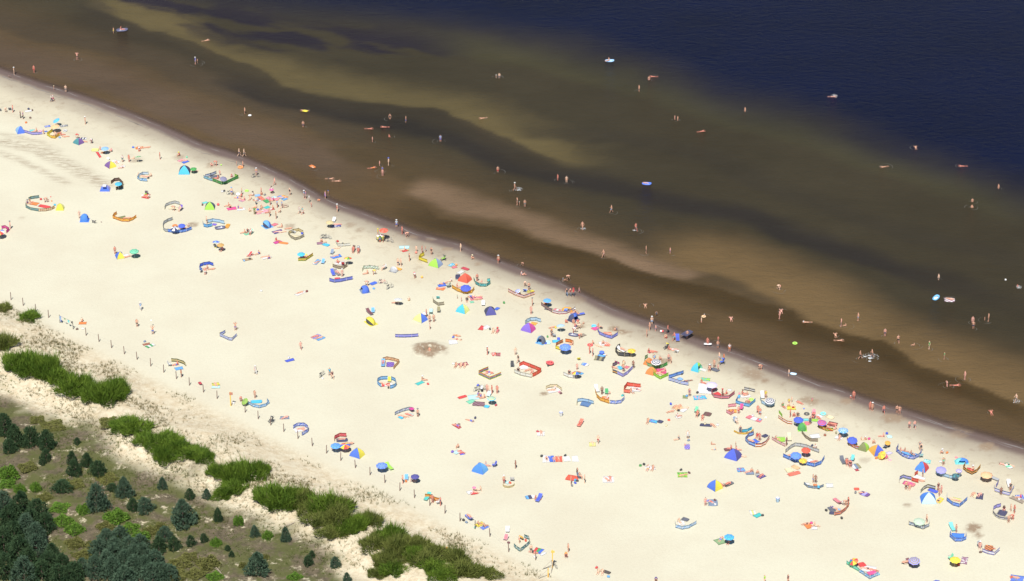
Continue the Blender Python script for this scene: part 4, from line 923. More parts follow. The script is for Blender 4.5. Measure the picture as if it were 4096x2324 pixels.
def bag(x, y, z, col, label):
    sd = int(abs(x * 53 + y * 71)) % 3; nm = 'beach_bag'
    if any(w in label for w in ('box', 'cooler', 'rucksack', 'backpack', 'stool')): 
        nm = 'cool_box' if ('box' in label or 'cooler' in label) else 'stool' if 'stool' in label else 'backpack'
    e = empty(nm, (x, y, z), random.random() * 6.28); tag(e, label, nm.replace('beach_', '').replace('_', ' ') if nm != 'beach_bag' else 'bag', "bags and boxes on the beach")
    def bodyf():
        mb = MB(); k = 10; prof = [(0, .17, .10), (.02, .23, .15), (.14, .24, .16), (.25, .20, .11), (.30, .12, .05)] if sd < 2 else [(0, .20, .14), (.02, .22, .16), (.26, .22, .16), (.30, .20, .14)]
        v = []; f = []
        for z_, a, b_ in prof:
            for i in range(k): t = 6.2832 * i / k; ct, st_ = math.cos(t), math.sin(t); v.append((a * math.copysign(abs(ct) ** .6, ct), b_ * math.copysign(abs(st_) ** .6, st_), z_))
        for j in range(len(prof) - 1):
            for i in range(k): f.append((j * k + i, j * k + (i + 1) % k, (j + 1) * k + (i + 1) % k, (j + 1) * k + i))
        f.append(tuple((len(prof) - 1) * k + i for i in range(k))); return mb.add(v, f).me("bag_body", True)
    put("body", cached(('bag', sd), bodyf), cloth(col), e)
    def strap():
        mb = MB(); p = [(-.14, 0, .24), (-.12, .05, .36), (0, .07, .41), (.12, .05, .36), (.14, 0, .24)]
        for a, b_ in zip(p[:-1], p[1:]): mb.tube(a, b_, .012, n=5)
        return mb.me("strap")
    put("strap", cached('strap', strap), cloth('grey' if col != 'grey' else 'black'), e); return e
def bike(x, y, rot, col, label):
    e = empty("bicycle", (x, y, 0), R(rot)); tag(e, label, "bicycle", "bicycles on the beach"); blk = hard('black')
    for sx in (-.53, .53):
        w = put("wheel", cached('wheel', lambda: MB().torus((0, 0, 0), (0, 1, 0), .31, .022, 20, 5).me("tyre")), blk, e, (sx, 0, .335))
        def sp():
            mb = MB(); [mb.tube((0, 0, 0), (.30 * math.cos(k * .785), 0, .30 * math.sin(k * .785)), .004, n=3) for k in range(8)]; return mb.tube((0, -.04, 0), (0, .04, 0), .025).me("spokes")
        put("spokes", cached('spokes', sp), hard('silver'), w)
    def fr():
        mb = MB()
        for a, b_ in (((-.53, 0, .335), (-.08, 0, .30)), ((-.08, 0, .30), (-.22, 0, .82)), ((-.22, 0, .82), (-.53, 0, .335)), ((-.19, 0, .74), (.36, 0, .80)), ((-.08, 0, .30), (.38, 0, .74)), ((.33, 0, .92), (.53, 0, .335))): mb.tube(a, b_, .018, n=5)
        return mb.me("frame")
    put("frame", cached('bframe', fr), hard(col), e); put("saddle", cached('saddle', lambda: MB().ball((-.24, 0, .87), .14, .075, .035, 8, 5).me("saddle", True)), blk, e)
    put("handlebar", cached('hbar', lambda: MB().tube((.33, -.28, .98), (.33, .28, .98), .014, n=5).tube((.33, 0, .9), (.33, 0, .98), .014, n=5).me("handlebar")), blk, e)
    put("basket", cached('bask', lambda: MB().box(-.62, -.34, -.14, .14, .68, .72).box(-.62, -.60, -.14, .14, .72, .88).box(-.36, -.34, -.14, .14, .72, .88).me("carrier")), blk, e); return e
def ring(x, y, z, dia, col, label, tilt=0):
    me = cached('ring', lambda: MB().torus((0, 0, .5 * .32), (0, 0, 1), .36, .14, 20, 10).me("swim_ring", True))
    nm = 'basket' if 'basket' in label else 'sand_ring' if 'wet sand' in label and 'heaped' in label else 'swim_ring'
    o = put(nm, me, hard(col), None, (x, y, z), (R(tilt), 0, 0), (dia, dia, dia * .8)); tag(o, label, nm.replace('_', ' '), "rings and floats")
    put("valve", cached('valve', lambda: MB().tube((.36, 0, .28), (.36, 0, .34), .03, n=6).me("valve")), hard('offwhite'), o); return o
def ball(x, y, z, d, col, label):
    e = put("beach_ball", cached('ball', lambda: MB().ball((0, 0, .5), .5, n=16, k=10).me("beach_ball", True)), hard(col), None, (x, y, z), (0, 0, 0), (d, d, d)); tag(e, label, "ball", "balls on the beach")
    put("valve", cached('bvalve', lambda: MB().tube((0, 0, .98), (0, 0, 1.03), .08, n=6).me("valve")), hard('lightgrey'), e); return e
def boat(x, y, z, rot, L, col, label):
    e = empty("inflatable_dinghy", (x, y, z), R(rot)); tag(e, label, "dinghy", "inflatable boats"); w = L * .52
    def hull():
        mb = MB(); n_, k = 26, 8; v = []; f = []
        for i in range(n_):
            t = 6.2832 * i / n_; c_, s_ = math.cos(t), math.sin(t); ce = math.copysign(abs(c_) ** .7, c_); se = math.copysign(abs(s_) ** .7, s_); px, py = .42 * ce, .20 * se; nl = math.hypot(c_ / .42, s_ / .20); nx, ny = c_ / .42 / nl, s_ / .20 / nl
            for j in range(k): u = 6.2832 * j / k; v.append((px + nx * .07 * math.cos(u), py + ny * .07 * math.cos(u), .075 + .075 * math.sin(u) + .05 * max(0, ce) ** 3))
            f += [(i * k + j, ((i + 1) % n_) * k + j, ((i + 1) % n_) * k + (j + 1) % k, i * k + (j + 1) % k) for j in range(k)]
        return mb.add(v, f).me("hull", True)
    put("hull", cached('hull', hull), hard(col), e, scale=(L, L, L)); put("floor", cached('bfloor', lambda: MB().ball((0, 0, .03), .40, .19, .02, 14, 4).me("floor")), hard('lightgrey' if col in ('navy', 'blue') else 'white'), e, scale=(L, L, L))
    put("seat", cached('bseat', lambda: MB().ball((-.12, 0, .09), .06, .19, .045, 10, 6).me("seat", True)), hard('white' if col != 'white' else 'blue'), e, scale=(L, L, L)); return e
def bin_(x, y, col, label):
    e = empty("litter_bin", (x, y, 0)); tag(e, label, "bin", "litter bins on the sand")
    put("body", cached('bin', lambda: MB().tube((0, 0, .05), (0, 0, .72), .22, .29, 14).me("body")), cloth(col), e); put("band", cached('band', lambda: MB().torus((0, 0, .72), (0, 0, 1), .295, .03, 16, 6).me("band")), hard('blue'), e); put("liner", cached('liner', lambda: MB().ball((0, 0, .78), .29, .29, .16, 12, 6).me("liner", True)), cloth('white'), e)
    for k in range(3): t = k * 2.094; put("leg", cached(('binleg', k), lambda: MB().tube((.3 * math.cos(t), .3 * math.sin(t), -.05), (.28 * math.cos(t), .28 * math.sin(t), .70), .015, n=5).me("leg")), hard('slate'), e)
def pram(x, y, rot, col, label):
    e = empty("baby_buggy", (x, y, 0), R(rot)); tag(e, label, "buggy", "buggies on the beach"); g = hard('charcoal')
    put("seat", cached('pseat', lambda: MB().box(-.2, .28, -.2, .2, .42, .48).add([(-.2, -.2, .48), (-.2, .2, .48), (-.38, .2, .95), (-.38, -.2, .95), (-.25, -.2, .48), (-.25, .2, .48), (-.43, .2, .95), (-.43, -.2, .95)], [(0, 1, 2, 3), (7, 6, 5, 4), (3, 2, 6, 7), (0, 4, 5, 1), (1, 5, 6, 2), (0, 3, 7, 4)]).me("seat")), cloth(col), e)
    put("hood", cached('hood', lambda: shell_panel(lambda u, t: (-.42 + .45 * math.sin(math.pi * .5 * t), -.22 + .44 * u, .86 + .30 * math.sin(math.pi * (.15 + .6 * t)) - .15 * abs(u - .5)), 6, 6)), cloth('yellow' if 'yellow top' in label else 'blue' if 'blue' in label else 'charcoal'), e)
    for sx in (-.38, .36):
        for sy in (-.24, .24): put("wheel", cached('pw', lambda: MB().torus((0, 0, 0), (0, 1, 0), .11, .03, 12, 5).tube((0, -.02, 0), (0, .02, 0), .04).me("wheel")), hard('black'), e, (sx, sy, .14))
    put("frame", cached('pframe', lambda: MB().tube((-.38, -.22, .14), (.1, -.22, .5), .014).tube((-.38, .22, .14), (.1, .22, .5), .014).tube((.36, -.22, .14), (-.55, -.22, 1.02), .014).tube((.36, .22, .14), (-.55, .22, 1.02), .014).tube((-.55, -.22, 1.02), (-.55, .22, 1.02), .016).me("frame")), g, e)
def dog(x, y, rot, col, label):
    e = empty("dog", (x, y, 0), R(rot)); tag(e, label, "dog"); J = {'r': (-.28, 0, .46), 'm': (0, 0, .46), 'c': (.24, 0, .44), 'n': (.38, 0, .58), 'h': (.46, 0, .66), 's': (.60, 0, .62), 't1': (-.42, 0, .52), 't2': (-.54, 0, .62)}
    for s, k in ((.09, 'L'), (-.09, 'R')): J.update({'fs' + k: (.24, s, .38), 'fe' + k: (.20, s, .20), 'fw' + k: (.23, s, .03), 'hh' + k: (-.28, s, .42), 'hk' + k: (-.20, s, .27), 'ho' + k: (-.36, s, .16), 'hp' + k: (-.31, s, .03), 'ea' + k: (.43, s * .8, .73)})
    nm = list(J); ix = {k: i for i, k in enumerate(nm)}; E = [('r', 'm'), ('m', 'c'), ('c', 'n'), ('n', 'h'), ('h', 's'), ('r', 't1'), ('t1', 't2')] + [b_ for k in 'LR' for b_ in (('c', 'fs' + k), ('fs' + k, 'fe' + k), ('fe' + k, 'fw' + k), ('r', 'hh' + k), ('hh' + k, 'hk' + k), ('hk' + k, 'ho' + k), ('ho' + k, 'hp' + k), ('h', 'ea' + k))]
    RR = dict(r=.10, m=.10, c=.125, n=.075, h=.075, s=.04, t1=.03, t2=.018, fs=.055, fe=.032, fw=.028, hh=.07, hk=.05, ho=.028, hp=.028, ea=.02)
    me = bpy.data.meshes.new("dog"); me.from_pydata([J[k] for k in nm], [(ix[a], ix[b_]) for a, b_ in E], []); o = bpy.data.objects.new("d", me); C.objects.link(o); o.modifiers.new("s", 'SKIN')
    if not me.skin_vertices: bm = bmesh.new(); bm.from_mesh(me); bm.verts.layers.skin.verify(); bm.to_mesh(me); bm.free()
    for i, k in enumerate(nm): r_ = RR.get(k, RR.get(k[:-1])); me.skin_vertices[0].data[i].radius = (r_, r_); me.skin_vertices[0].data[i].use_root = k == 'm'
    o.modifiers.new("u", 'SUBSURF').levels = 1; d_ = bpy.context.evaluated_depsgraph_get(); d_.update(); b_ = bpy.data.meshes.new_from_object(o.evaluated_get(d_)); bpy.data.objects.remove(o); b_.materials.clear(); b_.materials.append(None)
    s_ = .75 if 'small' in label else 1.0; put("body", b_, hard(col), e, scale=(s_,) * 3); put("collar", MB().torus((.33, 0, .53), (.6, 0, .6), .085, .012, 12, 5).me("collar"), hard('red'), e, scale=(s_,) * 3)
def cart(x, y, label):
    e = empty("vendor_cart", (x, y, 0), R(20)); tag(e, label, "cart"); put("box", MB().box(-.6, .6, -.38, .38, .35, .95).me("box"), hard('yellow'), e); put("lid", MB().box(-.64, .64, -.42, .42, .953, 1.0).me("lid"), hard('white'), e); put("side_board", MB().box(-.5, .5, -.40, -.384, .45, .85).me("side_board"), hard('green'), e)
    for sx in (-.45, .45):
        for sy in (-.46, .46): put("wheel", cached('cw', lambda: MB().torus((0, 0, 0), (0, 1, 0), .26, .04, 16, 6).tube((0, -.02, 0), (0, .02, 0), .05).me("wheel")), hard('black'), e, (sx, sy, .30))
    put("handle", MB().tube((.6, -.3, .9), (.95, -.3, 1.0), .018).tube((.6, .3, .9), (.95, .3, 1.0), .018).tube((.95, -.3, 1.0), (.95, .3, 1.0), .018).me("handle"), hard('grey'), e)
def bucket(x, y, col, label):
    e = put("bucket", cached('bucket', lambda: MB().tube((0, 0, 0), (0, 0, .22), .09, .13, 12).me("bucket")), hard(col), None, (x, y, 0)); tag(e, label, "bucket"); put("handle", cached('bh', lambda: MB().tube((-.13, 0, .21), (0, .02, .34), .008, n=4).tube((0, .02, .34), (.13, 0, .21), .008, n=4).me("handle")), hard('grey'), e)
def rack(x0, y0, x1, y1, label):
    e = empty("towel_rail", (x0, y0, 0)); tag(e, label, "rail"); dx, dy = x1 - x0, y1 - y0; wd = hard('darkbrown')
    put("rail", MB().tube((0, 0, 1.45), (dx, dy, 1.45), .02).me("rail"), wd, e)
    for px, py in ((0, 0), (dx, dy)): put("post", MB().tube((px, py, -.2), (px, py, 1.62), .06, .05, 7).me("post"), wd, e)
    for t, w, c, d in ((.0, .14, 'paleblue', .75), (.06, .08, 'royal', 1.0), (.35, .12, 'sage', .3), (.62, .14, 'aqua', .5), (.88, .1, 'black', .35)):
        a = Vector((dx * t, dy * t, 1.47)); b_ = Vector((dx * (t + w), dy * (t + w), 1.47)); put("hanging_towel", shell_panel(lambda u, v_: tuple(a.lerp(b_, u) + Vector((.05 * math.sin(u * 6), -.03 - .05 * v_, -d * v_))), 5, 4), cloth(c), e)
def post_mesh(): return MB().tube((0, 0, -.4), (.03, .01, 1.55), .08, .065, 7).me("fence_post")
def marker(x, y, kind, label):
    z = float(ground_z(x, y)); e = empty("sign_post", (x, y, z)); tag(e, label, "signpost"); yl = hard('gold'); hgt = {'post1': 2.65, 'post2': 3.1, 'post3': 1.0, 'post4': 1.6}[kind]
    put("post", MB().box(-.085, .085, -.085, .085, -.3, hgt).me("post"), yl, e)
    if kind == 'post1': put("sign_board", MB().box(-.15, .42, -.12, -.09, hgt - .5, hgt - .02).me("sign_board"), hard('rust'), e)
    if kind in ('post2', 'post3'): put("sign_board", MB().box(-.22, .32 if kind == 'post2' else .15, -.12, -.09, hgt - .4, hgt - .02).me("sign_board"), yl, e)
    if kind in ('post2', 'post4'):
        wd = hard('khakigrey')
        for a, b_ in (((-1.75, -.7, -.1), (0, -.1, 1.55)), ((-.3, -2.0, -.1), (0, -.12, 1.2)), ((-1.75, -.62, .0), (.05, -.1, .75)))[: 3 if kind == 'post2' else 1]: put("brace", MB().tube(a, b_, .05, n=6).me("brace"), wd, e)
def splash(x, y, s):
    v = []; f = []; mb = MB(); rr = random.Random(int(x * 10))
    for k in range(int(46 * s) + 14):
        a = rr.random() * 6.28; d = rr.random() ** .7 * .75 * s; r_ = rr.uniform(.02, .065); mb.ball((d * math.cos(a) * 1.2, d * math.sin(a), max(0, (.55 * s - d * .6)) * rr.random()), r_, r_, r_ * .7, 5, 3)
    for k in range(9): a = rr.random() * 6.28; d = rr.random() * .8 * s; mb.ball((d * math.cos(a), d * math.sin(a), -.02), .20 * s, .12 * s, .02, 8, 3)
    o = put("water_splash", mb.me("water_splash", True), None, None, (x, y, -.01)); o.data.materials[0] = fm2; tag(o, kind='stuff')
def ripples():
    v = []; f = []; r = np.random.default_rng(9)
    for x, y in RIPPLE:
        for k in range(r.integers(1, 4)):
            rad = .5 + .45 * k + .2 * r.random(); a0 = r.random() * 6.28; n_ = int(r.integers(5, 14)); w = .02 + .025 * r.random()
            for i in range(n_ + 1):
                t = a0 + i * .22; ww = w * math.sin(math.pi * i / n_); q_ = len(v)
                for d_ in (-ww, ww): v.append((x + (rad + d_) * math.cos(t), y + (rad + d_) * math.sin(t) * .9, -.02))
                if i: f.append((q_ - 2, q_, q_ + 1, q_ - 1))
    me = mesh("ripples", v, f); me.materials[0] = fm3; tag(put("ripples", me), kind='stuff')
RIPPLE = []
fm3, _n, _l, _b = newmat('ripple_crest', .3, .3); _b.inputs['Base Color'].default_value = (.13, .125, .11, 1)
fm2, _n, _l, _b = newmat("splash_foam", .6, .3); _b.inputs["Base Color"].default_value = (.55, .57, .58, 1)
